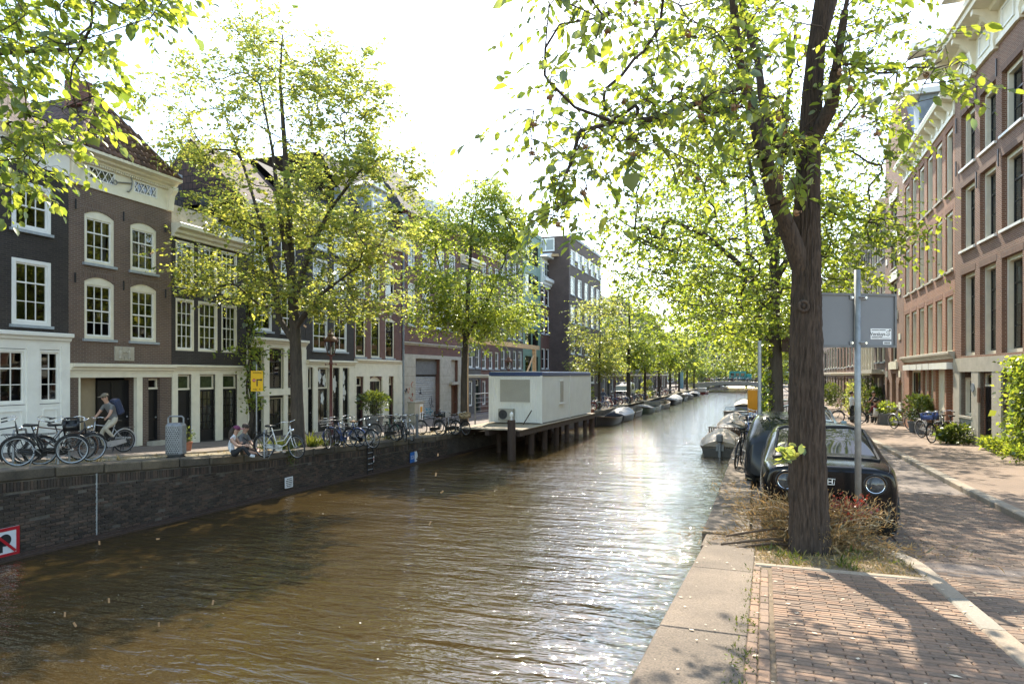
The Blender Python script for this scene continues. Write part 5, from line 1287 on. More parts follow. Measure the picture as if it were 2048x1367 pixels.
# ---- second elm on the right quay, ivy on its trunk, and the row behind it
b2 = (.3, 20.2, zr(20.2)-.15); Y2 = 18.8
tk2 = [b2, P3(1552, 760, Y2), P3(1548, 600, Y2), P3(1548, 520, Y2), P3(1556, 400, Y2), P3(1570, 250, Y2), P3(1590, 60, Y2)]
lim2 = [[P3(1546, 610, Y2), P3(1510, 560, Y2-.3), P3(1470, 520, Y2-.6), P3(1410, 470, Y2-1), P3(1340, 440, Y2-1.4)], [P3(1548, 530, Y2), P3(1525, 440, Y2), P3(1500, 330, Y2), P3(1470, 220, Y2)],
        [P3(1550, 560, Y2), P3(1600, 480, Y2), P3(1660, 420, Y2-.5), P3(1730, 400, Y2-1)], [P3(1556, 420, Y2), P3(1640, 300, Y2), P3(1720, 200, Y2)]]
rg = np.random.default_rng(21)
att = np.concatenate([ell_px(190, 1430, 470, 170, 170, Y2-1, 4.2, rg), ell_px(60, 1390, 590, 120, 60, Y2-1, 3, rg), ell_px(60, 1330, 400, 80, 110, Y2-1.2, 2.5, rg), ell_px(80, 1715, 430, 110, 150, Y2-1.5, 1.5, rg), ell_px(150, 1570, 300, 220, 170, Y2, 2.8, rg), ell_px(90, 1560, 100, 230, 140, Y2, 2.8, rg), ell_px(40, 1480, 640, 80, 40, Y2, 2.5, rg)])
e2, lp2, _ = tree('elm_tree', 'ivy-clad elm on the right quay behind the parked cars, crown over the canal', b2, tk2, att, 'leaf_right', .095, 32, .34, 22, lim2, .21, .009, aspect=.7, trunk_sides=14)
rgi = np.random.default_rng(8); n = 900; t = rgi.random(n)**1.3; ang = rgi.uniform(1.6, 4.6, n); hh = b2[2] + .3 + t*4.2
pts = np.stack([np.full(n, -.02)+.24*np.cos(ang), .24*np.sin(ang), hh-b2[2]], 1) + rgi.normal(0, .05, (n, 3)); pts[:, 0] -= .06
o = link('ivy', leaves_mesh('ivy', pts, np.tile([[-.3, -.4, -.5]], (n, 1)), .085, M['leaf_right'], rgi, LEAF4, .9), e2); tag(o, kind='stuff')
mb = MB(); mb.box(-.12, .12, -.1, .1, 0, .3); mb.prism([(-.15, .3), (.15, .3), (0, .42)], 'y', -.14, .14); mb.build('nest_box', M['darkwood'], e2, Vector(P3(1573, 703, 18.5))-Vector(b2))
rowR = [(.25, 31), (.2, 42.5), (.1, 55), (.1, 68), (.1, 82), (0, 98), (0, 116), (0, 138)]
lbR = ['elm on the right quay next behind the ivy-clad one', 'third elm of the right quay row, arching over moored boats', 'fourth elm of the right quay row', 'fifth elm of the right quay row', 'sixth elm of the right quay row', 'seventh elm of the right quay row', 'eighth elm of the right quay row', 'last elm of the right quay row before the bridge']
for i, (x, y) in enumerate(rowR):
    rg = np.random.default_rng(40+i); z = zr(y)-.1; H = 13.5 + rg.uniform(-1, 1.5); lean = -.6 - rg.uniform(0, .5); k = (190, 150, 110, 80, 60, 50, 50, 50)[i]
    tk_ = [(x, y, z), (x+.05, y, z+2.5), (x+lean*.4, y+.1, z+5), (x+lean, y, z+8), (x+lean*1.2, y, z+H*.85)]
    att = np.concatenate([ell(int(k*1.1), (x-1.2, y, z+H*.64), (4.1, 4.2, H*.33), rg), ell(int(k*.5), (x-3.2, y-.4, z+H*.52), (2.4, 3.2, 2.3), rg), ell(int(k*.45), (x+2.2, y, z+H*.56), (1.9, 2.6, 2.2), rg)])
    sz = (.13, .16, .2, .24, .28, .32, .36, .4)[i]; per = (38, 34, 30, 26, 24, 22, 20, 18)[i]
    tree('elm_tree', lbR[i], (x, y, z), tk_, att, 'leaf_right' if i < 3 else 'leaf_far', sz, per, .45, 60+i, r_trunk=.2, r_tip=.012, group='elms along the right quay', aspect=.75, trunk_sides=10)

# ---- left bank
Y1 = 24.6; b1 = (*at(597, Y1), zl(20.4)-.05)
tk1 = [b1, P3(594, 800, Y1), P3(592, 720, Y1), P3(590, 655, Y1), P3(583, 560, Y1), P3(578, 440, Y1), P3(570, 300, Y1), P3(560, 160, Y1), P3(565, 70, Y1)]
lim1 = [[P3(588, 690, Y1), P3(560, 640, Y1+.2), P3(548, 560, Y1+.3), P3(530, 470, Y1+.5), P3(490, 340, Y1+.6), P3(450, 230, Y1+.7)], [P3(587, 600, Y1), P3(620, 500, Y1-.4), P3(660, 420, Y1-.8), P3(720, 340, Y1-1.2), P3(790, 300, Y1-1.5)],
        [P3(583, 560, Y1), P3(560, 430, Y1-.5), P3(545, 300, Y1-1), P3(520, 170, Y1-1.2)], [P3(588, 650, Y1), P3(640, 590, Y1-.6), P3(720, 530, Y1-1)]]
rg = np.random.default_rng(31)
att = np.concatenate([ell_px(190, 555, 300, 190, 210, Y1, 3.6, rg, .2), ell_px(50, 410, 220, 110, 110, Y1, 2.4, rg, .2), ell_px(60, 560, 130, 130, 90, Y1, 2.4, rg), ell_px(50, 690, 200, 80, 100, Y1, 2, rg), ell_px(110, 690, 450, 130, 130, Y1-.5, 3, rg, .2), ell_px(50, 760, 360, 85, 70, Y1-1, 2, rg), ell_px(60, 690, 570, 100, 70, Y1-.5, 2.4, rg), ell_px(70, 470, 520, 90, 110, Y1, 2.5, rg, .2), ell_px(40, 600, 600, 90, 60, Y1, 2.4, rg)])
tree('elm_tree', 'tall spreading elm with sparse yellow-green spring leaves on the left quay', b1, tk1, att, 'leaf_yellow', .105, 63, .29, 32, lim1, .24, .010, droop=.2, aspect=.8, trunk_sides=14)
Yb = 36.8; bb = (*at(928, Yb), zl(33.6)-.05)
tk2_ = [bb, P3(928, 760, Yb), P3(932, 660, Yb), P3(938, 560, Yb), P3(945, 440, Yb), P3(955, 370, Yb)]
rg = np.random.default_rng(33)
att = np.concatenate([ell_px(210, 940, 535, 112, 140, Yb, 3.2, rg, .2), ell_px(60, 955, 410, 62, 66, Yb, 1.8, rg), ell_px(50, 1020, 600, 58, 60, Yb, 2, rg), ell_px(40, 870, 610, 50, 55, Yb, 1.8, rg), ell_px(30, 870, 450, 40, 50, Yb, 1.4, rg), ell_px(30, 1010, 460, 35, 60, Yb, 1.4, rg), ell_px(30, 940, 660, 90, 28, Yb, 2.2, rg)])
tree('elm_tree', 'rounded green elm on the left quay in front of the garage and site cabin', bb, tk2_, att, 'leaf_mid', .12, 81, .37, 34, [[P3(932, 680, Yb), P3(975, 600, Yb), P3(1010, 520, Yb)], [P3(932, 670, Yb), P3(895, 590, Yb), P3(870, 500, Yb)]], .2, .010, aspect=.75)
rowL = [(1198, 61, 575, 55, 'leaf_yellow', 'slim young elm on the left quay before the dark brick block'), (1257, 74, 528, 52, 'leaf_mid', 'tall dense elm with ivy on its trunk on the left quay'), (1290, 84, 600, 44, 'leaf_right', 'fourth elm of the left quay row'), (1318, 97, 610, 38, 'leaf_right', 'fifth elm of the left quay row'), (1340, 110, 628, 34, 'leaf_far', 'sixth elm of the left quay row'),
        (1358, 123, 625, 33, 'leaf_far', 'seventh elm of the left quay row'), (1374, 136, 640, 30, 'leaf_far', 'eighth elm of the left quay row'), (1388, 150, 645, 30, 'leaf_far', 'last elm of the left quay row before the bridge')]
for i, (px, Y, pyt, rx, lm, lb) in enumerate(rowL):
    rg = np.random.default_rng(80+i); x, y = at(px, Y); z = zl(y)-.05; top = zat(pyt, Y); k = Y/FPX; H = top-z; r = rx*k
    tk_ = [(x, y, z), (x, y, z+H*.3), (x+.1, y, z+H*.6), (x, y, z+H*.9)]; n_ = (160, 170, 130, 110, 90, 80, 80, 80)[i]
    att = np.concatenate([ell(n_, (x, y, z+H*.62), (r, r, H*.36), rg), ell(int(n_*.3), (x+r*.4, y-r*.3, z+H*.45), (r*.7, r*.7, H*.16), rg), ell(int(n_*.3), (x-r*.3, y, z+H*.42), (r*.7, r*.7, H*.14), rg)])
    tree('elm_tree', lb, (x, y, z), tk_, att, lm, (.15, .18, .2, .24, .28, .3, .33, .36)[i], (36, 36, 32, 28, 26, 24, 22, 20)[i], .42, 90+i, r_trunk=(.14, .24, .19, .19, .19, .19, .2, .2)[i], r_tip=.011, group='elms along the left quay', aspect=.75, trunk_sides=10)
# ---- elm on the left quay whose branches hang into the top left of the picture
rg = np.random.default_rng(51); b0 = (-16.4, 5.2, zl(5.2)-.05); vis0 = []
while len(vis0) < 150:
    px, py = rg.uniform(-160, 400), rg.uniform(-80, 370)
    if (px < 215 and py < 330 - max(0, px-40)*.55) or (py < 60 - max(0, px-330)*.5) or (px < 130 and py < 370): vis0.append(P3(px, py, rg.uniform(9.8, 12.8)))
att = np.concatenate([np.array(vis0), ell(170, (-15.2, 5.0, 10.5), (5, 4.2, 4), rg, .3)])
att = np.array([a for a in att if not (a[2] < 5.0)])
tree('elm_tree', 'elm at the far left whose leafy branches hang into the top corner', b0, [b0, (-16.3, 5.3, 5), (-15.8, 5.8, 8), (-15.2, 6.2, 12)], att, 'leaf_near', .13, 27, .26, 52, [[(-16, 5.6, 6.5), (-14, 6.6, 8.2), (-12, 7.4, 9.2), (-10.4, 8, 9.3)], [(-15.8, 5.8, 8), (-13, 7.2, 10), (-10.5, 8.2, 11)], [(-15.9, 5.7, 7), (-14, 7.2, 7.4), (-12.8, 8, 7.6)]], .26, .008, tmpl=LEAF8, droop=.7, aspect=.6, twigs=True)
# ---- trees beyond the bridge and one behind the houses
bg_t = [(-15, 178, 12, 'leafy tree beyond the bridge at its left end'), (-10, 190, 14, 'broad tree beyond the bridge, centre left'), (-4.5, 186, 13, 'broad tree beyond the bridge, centre right'), (1, 180, 13, 'leafy tree beyond the bridge at its right end'), (6, 176, 14, 'tall tree beyond the bridge on the right bank'), (-20, 186, 15, 'tall tree beyond the bridge on the left bank'), (-7, 205, 16, 'tallest tree far behind the bridge')]
for i, (x, y, H, lb) in enumerate(bg_t):
    rg = np.random.default_rng(120+i); att = np.concatenate([ell(70, (x, y, .9+H*.55), (5, 4.6, H*.45), rg), ell(40, (x+1.5, y-1, .9+H*.25), (4.5, 3, 2.4), rg)])
    tree('lime_tree', lb, (x, y, .8), [(x, y, .8), (x, y, H*.4), (x, y, H*.85)], att, 'leaf_far', .42, 26, .7, 130+i, r_trunk=.25, r_tip=.015, group='trees beyond the bridge', aspect=.8)
rg = np.random.default_rng(140); x, y = at(318, 40); att = ell(60, (x, y, 14.0), (2.6, 2.6, 3.4), rg)
tree('birch_tree', 'pale green treetop rising behind the house roofs', (x, y, .9), [(x, y, .9), (x, y, 9), (x, y, 16)], att, 'leaf_far', .15, 40, .35, 141, r_trunk=.2)
# ------------------------------------------------------------------ bicycles
M['silver'] = mat('silver_paint', (.45, .46, .47), .35, .1, 5, metal=.4); M['bikeblack'] = mat('bike_black', (.015, .015, .016), .3, .2, 5); M['bikewhite'] = mat('bike_white', (.62, .61, .58), .35, .1, 5)
M['bikeblue'] = mat('bike_blue', (.05, .09, .25), .35, .15, 5); M['bikegreen'] = mat('bike_green', (.04, .10, .07), .35, .15, 5); M['bikered'] = mat('bike_red', (.22, .03, .025), .4, .2, 5); M['rust'] = mat('rusty_frame', (.10, .05, .03), .7, .4, 8)
M['paletyre'] = mat('pale_tyre_wall', (.42, .47, .52), .6, .15, 8); M['tan'] = mat('tan_leather', (.20, .11, .05), .6, .2, 6); M['wicker'] = mat('wicker', (.34, .24, .13), .8, .3, 20)
_bm = {}
def bmesh_(key, fn, m, smooth=True):
    k = (key, m.name)
    if k not in _bm:
        mb = MB(); fn(mb); _bm[k] = mb.mesh(key, m, smooth)
    return _bm[k]
def f_tyre(mb): mb.torus((0, 0, 0), .33, .021, 'y', 32, 6)
def f_wall(mb): mb.torus((0, 0, 0), .318, .017, 'y', 32, 6)
def f_rim(mb): mb.torus((0, 0, 0), .303, .011, 'y', 32, 4)
def f_spokes(mb):
    for k in range(18):
        q = 2*math.pi*k/18; s = .025 if k % 2 else -.025; mb.tube([(.02*math.cos(q+.6), s, .02*math.sin(q+.6)), (.3*math.cos(q), 0, .3*math.sin(q))], .0026, 3, caps=False)
def f_hub(mb): mb.lathe([(.012, -.05), (.03, -.045), (.022, 0), (.03, .045), (.012, .05)], 8, axis='y')
def f_frame(mb, low=False):
    bb, st, ra, ht, hb = (-.08, 0, .29), (-.24, 0, .86), (-.54, 0, .35), (.36, 0, .95), (.395, 0, .70)
    mb.tube([bb, (-.26, 0, .93)], .016, 6); mb.tube([hb, bb], .018, 6) if not low else mb.tube([hb, (.2, 0, .42), bb], .02, 6)
    if low: mb.tube([(.37, 0, .86), (.14, 0, .55), (-.14, 0, .5)], .016, 6)
    else: mb.tube([(-.22, 0, .80), (.365, 0, .90)], .016, 6)
    mb.tube([ht, hb], .021, 6)
    for s in (-1, 1): mb.tube([bb, (ra[0], s*.055, ra[2])], .011, 5); mb.tube([(-.21, 0, .76), (ra[0], s*.055, ra[2])], .009, 5)
def f_fork(mb):
    mb.tube([(.355, 0, .99), (.40, 0, .68)], .014, 6)
    for s in (-1, 1): mb.tube([(.40, 0, .70), (.42, s*.045, .66), (.48, s*.05, .46), (.54, s*.05, .35)], .011, 5)
def f_bar(mb):
    mb.tube([(.355, 0, .98), (.34, 0, 1.08), (.37, 0, 1.1)], .013, 6)
    for s in (-1, 1): mb.tube([(.37, 0, 1.1), (.38, s*.12, 1.12), (.33, s*.25, 1.13), (.2, s*.29, 1.09)], .011, 6)
def f_grip_l(mb): mb.tube([(.2, -.29, 1.09), (.08, -.295, 1.06)], .017, 6)
def f_grip_r(mb): mb.tube([(.2, .29, 1.09), (.08, .295, 1.06)], .017, 6)
def f_grips(mb):
    for s in (-1, 1): mb.tube([(.2, s*.29, 1.09), (.08, s*.295, 1.06)], .017, 6)
def f_saddle(mb):
    mb.add([(-.42, -.1, 1.0), (-.42, .1, 1.0), (-.3, .09, .99), (-.3, -.09, .99), (-.12, .025, .985), (-.12, -.025, .985), (-.42, -.08, .95), (-.42, .08, .95), (-.3, .06, .94), (-.3, -.06, .94), (-.13, .015, .95), (-.13, -.015, .95)],
           [(0,1,2,3), (3,2,4,5), (0,3,9,6), (3,5,11,9), (1,7,8,2), (2,8,10,4), (0,6,7,1), (5,4,10,11), (6,9,8,7), (9,11,10,8)]); mb.tube([(-.26, 0, .9), (-.265, 0, .96)], .014, 5)
def f_guard_r(mb): mb.torus((-.54, 0, .35), .37, .022, 'y', 14, 5, a0=R(20), a1=R(215))
def f_guard_f(mb): mb.torus((.54, 0, .35), .37, .022, 'y', 12, 5, a0=R(30), a1=R(165))
def f_rack(mb):
    for s in (-.07, .07): mb.tube([(-.2, s*.4, .78), (-.32, s, .76), (-.85, s, .76)], .008, 4); mb.tube([(-.78, s, .76), (-.54, s*.9, .36)], .007, 4)
    for x in (-.4, -.55, -.7, -.85): mb.tube([(x, -.07, .76), (x, .07, .76)], .007, 4)
def f_chain(mb): mb.prism([(-.58, .30), (-.1, .20), (.02, .22), (.03, .36), (-.08, .39), (-.56, .41)], 'y', .035, .065)
def f_crank(mb):
    mb.torus((-.08, .05, .29), .085, .008, 'y', 16, 4); mb.tube([(-.08, .06, .29), (.03, .09, .16)], .01, 5); mb.tube([(-.08, -.06, .29), (-.19, -.09, .42)], .01, 5)
    mb.box(-.01, .07, .09, .18, .145, .17); mb.box(-.23, -.15, -.18, -.09, .41, .435)
def f_stand(mb): mb.tube([(-.2, -.04, .3), (-.3, -.2, .01)], .01, 5)
def f_lamp(mb): mb.lathe([(.015, -.05), (.04, -.02), (.045, .03)], 10, (.45, 0, .86), axis='x')
def f_crate(mb):
    x0, x1, y0, y1, z0, z1 = .36, .70, -.23, .23, .84, 1.10
    mb.box(x0, x1, y0, y1, z0, z0+.015)
    for a, b_, c, d in ((x0, x0+.015, y0, y1), (x1-.015, x1, y0, y1), (x0, x1, y0, y0+.015), (x0, x1, y1-.015, y1)):
        mb.box(a, b_, c, d, z0, z0+.17); mb.box(a, b_, c, d, z1-.03, z1)
    for a, b_ in ((x0, y0), (x0, y1-.06), (x1-.06, y0), (x1-.06, y1-.06)): mb.box(a, a+.06, b_, b_+.06, z0, z1)
def f_basket(mb):
    for z, k in ((.84, .85), (.93, .92), (1.02, 1.0), (1.05, 1.0)):
        p = [(.53-.15*k, -.2*k, z), (.53+.15*k, -.2*k, z), (.53+.15*k, .2*k, z), (.53-.15*k, .2*k, z), (.53-.15*k, -.2*k, z)]; mb.tube(p, .007, 4)
    for i in range(6):
        t = i/5; mb.tube([(.53+.13, -.17+.34*t, .84), (.53+.15, -.2+.4*t, 1.05)], .005, 3); mb.tube([(.53-.13, -.17+.34*t, .84), (.53-.15, -.2+.4*t, 1.05)], .005, 3)
def bike(label, x, y, z, rz, frame='bikeblack', lean=.1, steer=0., low=True, tyre='rubber', guard=None, extra=None, group='parked bicycles', rack=True, saddle='bikeblack', pale=False):
    r = empty('bicycle', (x, y, z), 0, label, 'bicycle', group); r.rotation_euler = Euler((lean, 0, rz)); fm = M[frame]
    def put(n, fn, m, par=None, loc=None, rot=None, sm=True): return link(n, bmesh_(n + fn.__name__, fn, m, sm), par or r, loc, rot)
    for i, wx in enumerate((.54, -.54)):
        a = steer if i == 0 else 0; wh = put('wheel', f_tyre, M[tyre], None, (wx, 0, .35), (0, random.uniform(0, 6), a))
        if pale: put('tyre_wall', f_wall, M['paletyre'], wh)
        put('rim', f_rim, M['steel'], wh); put('spokes', f_spokes, M['steel'], wh); put('hub', f_hub, M['steel'], wh)
    k = ('framelow' if low else 'framehigh', fm.name)
    if k not in _bm: mb = MB(); f_frame(mb, low); _bm[k] = mb.mesh('frame', fm, True)
    link('frame', _bm[k], r)
    fk = empty('fork_assembly', (0, 0, 0), 0, parent=r) if False else None
    def steerput(n, fn, m):
        o = put(n, fn, m)
        if steer:
            T = Matrix.Translation((.40, 0, .7)) @ Matrix.Rotation(steer, 4, 'Z') @ Matrix.Translation((-.40, 0, -.7)); o.matrix_basis = T
        return o
    steerput('fork', f_fork, fm); hb = steerput('handlebar', f_bar, M['chrome']); [put('grip', g_, M['rubber'], hb) for g_ in (f_grip_l, f_grip_r)]; steerput('lamp', f_lamp, M['chrome'])
    put('saddle', f_saddle, M[saddle]); put('mudguard', f_guard_r, M[guard or frame]); steerput('mudguard', f_guard_f, M[guard or frame])
    if rack: put('rack', f_rack, M['blackmetal'])
    put('chain_case', f_chain, fm, sm=False); put('crank', f_crank, M['steel'], sm=False); put('kickstand', f_stand, M['steel'])
    if extra == 'crate': steerput('crate', f_crate, M['black'])
    if extra == 'bluecrate': steerput('crate', f_crate, M['bikeblue'])
    if extra == 'basket': steerput('basket', f_basket, M['steel'])
    if extra == 'wicker': steerput('basket', f_crate, M['wicker'])
    return r
def bike_px(label, px, Y, face, **k):
    x, y = at(px, Y); side = k.pop('right', x > -5); return bike(label, x, y, (zr(y) if side else zl(y)) + k.pop('dz', .0), R(face), **k)
# left cluster on the quay strip (face = degrees, 90 looks down the canal)
bike_px('black bicycle at the left picture edge leaning on a steel hoop', -4, 16.0, 46, low=False, steer=.2, lean=.08, saddle='tan')
bike_px('rusty brown bicycle behind the crate bicycle', 112, 17.3, 232, frame='rust', lean=-.12, low=False, tyre='rubber')
bike_px('black bicycle with big black crate over a pale-walled front wheel', 92, 16.2, 44, lean=.10, steer=.15, extra='crate', pale=True)
bike_px('black bicycle with pale tyre walls beside the crate bicycle', 134, 16.9, 66, lean=.1, pale=True, steer=.2)
bike_px('white bicycle parked by the seated couple', 562, 20.4, 6, frame='bikewhite', lean=.1, steer=-.25, low=True, guard='bikeblack')
bike_px('black bicycle with wire basket, nearest the lamp post', 668, 25.0, -75, extra='basket', lean=.1)
bike_px('blue bicycle between two black ones past the lamp post', 690, 25.6, 5, frame='bikeblue', lean=.08)
bike_px('grey bicycle leaning beside the blue one', 705, 26.2, 190, frame='silver', lean=-.1, low=False)
bike_px('black bicycle with tan saddle closest to the quay ladder', 724, 25.2, -10, lean=.12, saddle='tan', low=False)
bike_px('black bicycle under the planter, middle cluster', 770, 29.2, 178, lean=.1)
bike_px('dark green bicycle in the middle cluster', 786, 29.6, -40, frame='bikegreen', lean=.1)
bike_px('black bicycle in front of the bollard', 806, 29.2, -50, lean=.1, low=False)
bike_px('pale blue-tyred bicycle beside the bollard', 818, 29.6, -45, frame='silver', lean=.1, pale=True)
bike_px('slim black bicycle in front of the garage', 862, 33.0, 172, low=False, lean=-.1)
bike_px('dark bicycle with black crate before the round elm', 893, 33.6, 165, extra='crate', lean=.1)
bike_px('black bicycle with wicker basket against the round elm', 918, 33.6, -25, extra='wicker', lean=.08, low=False)
# right bank
bike_px('black bicycle held by the man in the white shirt', 1697, 38.2, 172, low=False, lean=.04)
bike_px('grey bicycle by the brick wall beside the potted bay trees', 1804, 33.0, -60, frame='silver', lean=.08)
bike_px('pale bicycle on its stand in front of the cream double door', 1861, 26.6, -68, frame='bikewhite', lean=.1, low=False)
bike_px('dark bicycle with blue crate on the sidewalk', 1880, 24.8, -128, frame='bikeblack', extra='bluecrate', lean=.1)
bike_px('black bicycle leaning on the stone wall beside the blue crate', 1900, 25.2, 100, lean=-.1)
bike_px('black bicycle at the quay edge behind the dark hatchback', 1477, 17.2, 85, lean=.12, low=False)
for i in range(7):
    y = 21.5 + i*1.35; words = ('first', 'second', 'third', 'fourth', 'fifth', 'sixth', 'last')[i]
    bike('%s bicycle of the pile between the moored boats and parked cars' % words, -.35 + random.uniform(-.1, .15), y, zr(y)-.02, R(random.choice((80, 100, 250, 280, 20))), frame=random.choice(('bikeblack', 'bikered', 'bikeblue', 'silver', 'bikeblack')), lean=random.uniform(-.2, .2), group='bicycles piled along the right quay')
# far row on the left quay: one simple mesh each
def far_bike_mesh(m):
    mb = MB()
    for wx in (.54, -.54): mb.torus((wx, 0, .35), .33, .024, 'y', 16, 4)
    f_frame(mb, True); f_fork(mb); f_bar(mb); f_saddle(mb); f_rack(mb); f_guard_r(mb); f_guard_f(mb)
    return mb.mesh('bicycle', m, True)
fbm = [far_bike_mesh(M[k]) for k in ('bikeblack', 'silver', 'bikeblack', 'bikeblue', 'bikewhite', 'bikered')]
yb = 47.0; i = 0
while yb < 118:
    x = QL(yb) - random.uniform(.9, 1.5); o = link('bicycle', fbm[i % 6], None, (x, yb, zl(yb)), (random.uniform(-.1, .1), 0, R(random.choice((10, -15, 170, 195, 30)))))
    cn = ('black', 'grey', 'black', 'blue', 'white', 'red')[i % 6]; tag(o, 'small %s bicycle %s the far left quay row' % (cn, 'at the near end of' if yb < 62 else 'in the middle of' if yb < 85 else 'at the distant end of'), 'bicycle', 'bicycle row along the far left quay'); yb += random.uniform(.55, 1.3) if yb < 85 else random.uniform(.9, 2.2); i += 1
for i in range(14):
    o = link('bicycle', fbm[(i*5) % 6], None, (-12.5+i*.85, 160.9, 1.3+1.1*(1-((-12.5+i*.85+7)/13.4)**2)), (.06, 0, R(random.choice((0, 180, 20))))); tag(o, 'tiny bicycle leaning on the distant bridge railing', 'bicycle', 'bicycles on the bridge')

# ------------------------------------------------------------------ people
M['skin'] = mat('skin', (.42, .24, .17), .6, .1, 8); M['hair_dark'] = mat('dark_hair', (.035, .022, .015), .7, .3, 20, stretch=(1, 1, .2)); M['hair_blond'] = mat('blond_hair', (.36, .24, .11), .7, .3, 20)
def cloth(n, c): M[n] = mat(n, c, .85, .15, 10, bump=.25, bscale=14); return M[n]
cloth('grey_tee', (.13, .13, .13)); cloth('beige_trousers', (.42, .37, .29)); cloth('black_cloth', (.02, .02, .022)); cloth('white_cloth', (.62, .62, .64)); cloth('maroon', (.16, .03, .035)); cloth('navy', (.03, .04, .08)); cloth('khaki', (.17, .14, .10)); cloth('plum', (.14, .03, .08)); cloth('shoe_white', (.5, .5, .5)); cloth('shoe_dark', (.04, .035, .035)); cloth('denim', (.06, .08, .13))
BASE = dict(pel=(0, 0, .95), spine=(0, .01, 1.15), chest=(0, .0, 1.36), neck=(0, 0, 1.50), jaw=(0, .015, 1.585), head=(0, .01, 1.67), crown=(0, 0, 1.74))
def person(label, loc, rz, J, shirt, trou, shoe='shoe_dark', hair='hair_dark', sleeve=.5, shorts=False, scale=1., long_hair=False, cap=None, bag=None, group=None, glasses=True, tilt=(0, 0, 0)):
    """J gives joint positions; the body is grown as one skin over the skeleton. The person faces +Y."""
    j = dict(BASE); j.update(J)
    names = list(j); idx = {n: i for i, n in enumerate(names)}
    rad = dict(pel=.135, spine=.125, chest=.145, neck=.056, jaw=.075, head=.088, crown=.07)
    edges = [('pel', 'spine', 't'), ('spine', 'chest', 't'), ('chest', 'neck', 't'), ('neck', 'jaw', 's'), ('jaw', 'head', 's'), ('head', 'crown', 's')]
    for s in 'lr':
        rad.update({'sh'+s: .068, 'el'+s: .045, 'wr'+s: .032, 'ha'+s: .036, 'hp'+s: .098, 'kn'+s: .066, 'an'+s: .046, 'to'+s: .040})
        edges += [('chest', 'sh'+s, 't'), ('sh'+s, 'el'+s, 'a'), ('el'+s, 'wr'+s, 'f'), ('wr'+s, 'ha'+s, 's'), ('pel', 'hp'+s, 'p'), ('hp'+s, 'kn'+s, 'p'), ('kn'+s, 'an'+s, 'c'), ('an'+s, 'to'+s, 'o')]
    names = [n for n in names if n in rad]; idx = {n: i for i, n in enumerate(names)}
    me = bpy.data.meshes.new('person'); me.from_pydata([j[n] for n in names], [(idx[a], idx[b]) for a, b, _ in edges], [])
    o = link('person', me, None, loc, (0, 0, rz)); o.scale = (scale,)*3
    sk = o.modifiers.new('skin', 'SKIN'); sk.use_smooth_shade = True; sk.branch_smoothing = .5
    for i, n in enumerate(names):
        v = me.skin_vertices[0].data[i]; q = rad[n]; v.radius = (q, q) if n not in ('chest', 'spine', 'pel') else (q*1.12, q*.82); v.use_root = n == 'pel'
    ss = o.modifiers.new('sub', 'SUBSURF'); ss.levels = ss.render_levels = 2
    dg = bpy.context.evaluated_depsgraph_get(); nm = bpy.data.meshes.new_from_object(o.evaluated_get(dg)); o.modifiers.clear(); o.data = nm; nm.name = 'person'
    mats = [M['skin'], M[shirt], M[trou], M[shoe]]
    nm.materials.clear(); [nm.materials.append(m) for m in mats]
    cen = np.empty(len(nm.polygons)*3); nm.polygons.foreach_get('center', cen); cen = cen.reshape(-1, 3); best = np.full(len(cen), 9.); mi = np.zeros(len(cen), np.int32)
    for a, b, kd in edges:
        A, B = np.array(j[a]), np.array(j[b]); d = B-A; t = np.clip(((cen-A)@d)/(d@d+1e-9), 0, 1); dist = np.linalg.norm(cen-(A+t[:, None]*d), axis=1) - .6*(rad[a]+(rad[b]-rad[a])*t)
        k = np.where(t < sleeve, 1, 0) if kd == 'a' and sleeve <= 1 else np.where(t < (sleeve-1), 1, 0) if kd == 'f' and sleeve > 1 else {'t': 1, 'a': 1, 's': 0, 'f': 0, 'o': 3}.get(kd, 2)
        if kd == 'p' and shorts: k = np.where(t < .75, 2, 0)
        if kd == 'c' and shorts: k = 0
        k = np.broadcast_to(k, best.shape); up = dist < best; mi[up] = k[up]; best[up] = dist[up]
    nm.polygons.foreach_set('material_index', mi); nm.polygons.foreach_set('use_smooth', np.ones(len(nm.polygons), bool)); nm.update()
    tag(o, label, 'person', group)
    H, Cn, Jw = Vector(j['head']), Vector(j['crown']), Vector(j['jaw']); upv = (Cn-Vector(j['neck'])).normalized(); fw = Vector((0, 1, 0)); fw = (fw - upv*fw.dot(upv)).normalized(); rt = fw.cross(upv)
    Rm = Matrix((rt, fw, upv)).transposed().to_4x4()
    hb = MB(); hb.blob((0, -.02, .035), (.096, .105, .095), n=12, k=8)
    if long_hair: hb.tube([(0, -.08, .03), (.0, -.12, -.1), (0, -.12, -.25), (0, -.1, -.36)], [.07, .085, .07, .03], 8)
    ho = hb.build('hair', M[hair], o, smooth='all'); ho.matrix_basis = Matrix.Translation(H + upv*.01) @ Rm
    fb = MB(); fb.prism([(-.014, -.02), (.014, -.02), (.006, .03), (-.006, .03)], 'y', .07, .108); fb.box(-.028, .028, .083, .09, -.052, -.044)
    for s in (-1, 1): fb.blob((s*.034, .085, .022), (.014, .01, .01), n=6, k=4); fb.blob((s*.092, 0, 0), (.014, .03, .035), n=6, k=4)
    fo = fb.build('face', M['skin'], o); fo.matrix_basis = Matrix.Translation(H - upv*.01) @ Rm
    if glasses:
        g = MB(); [g.box(s*.036-.03, s*.036+.03, .092, .1, .008, .042) for s in (-1, 1)]; g.box(-.008, .008, .094, .1, .025, .035); go = g.build('sunglasses', M['black'], o); go.matrix_basis = Matrix.Translation(H) @ Rm
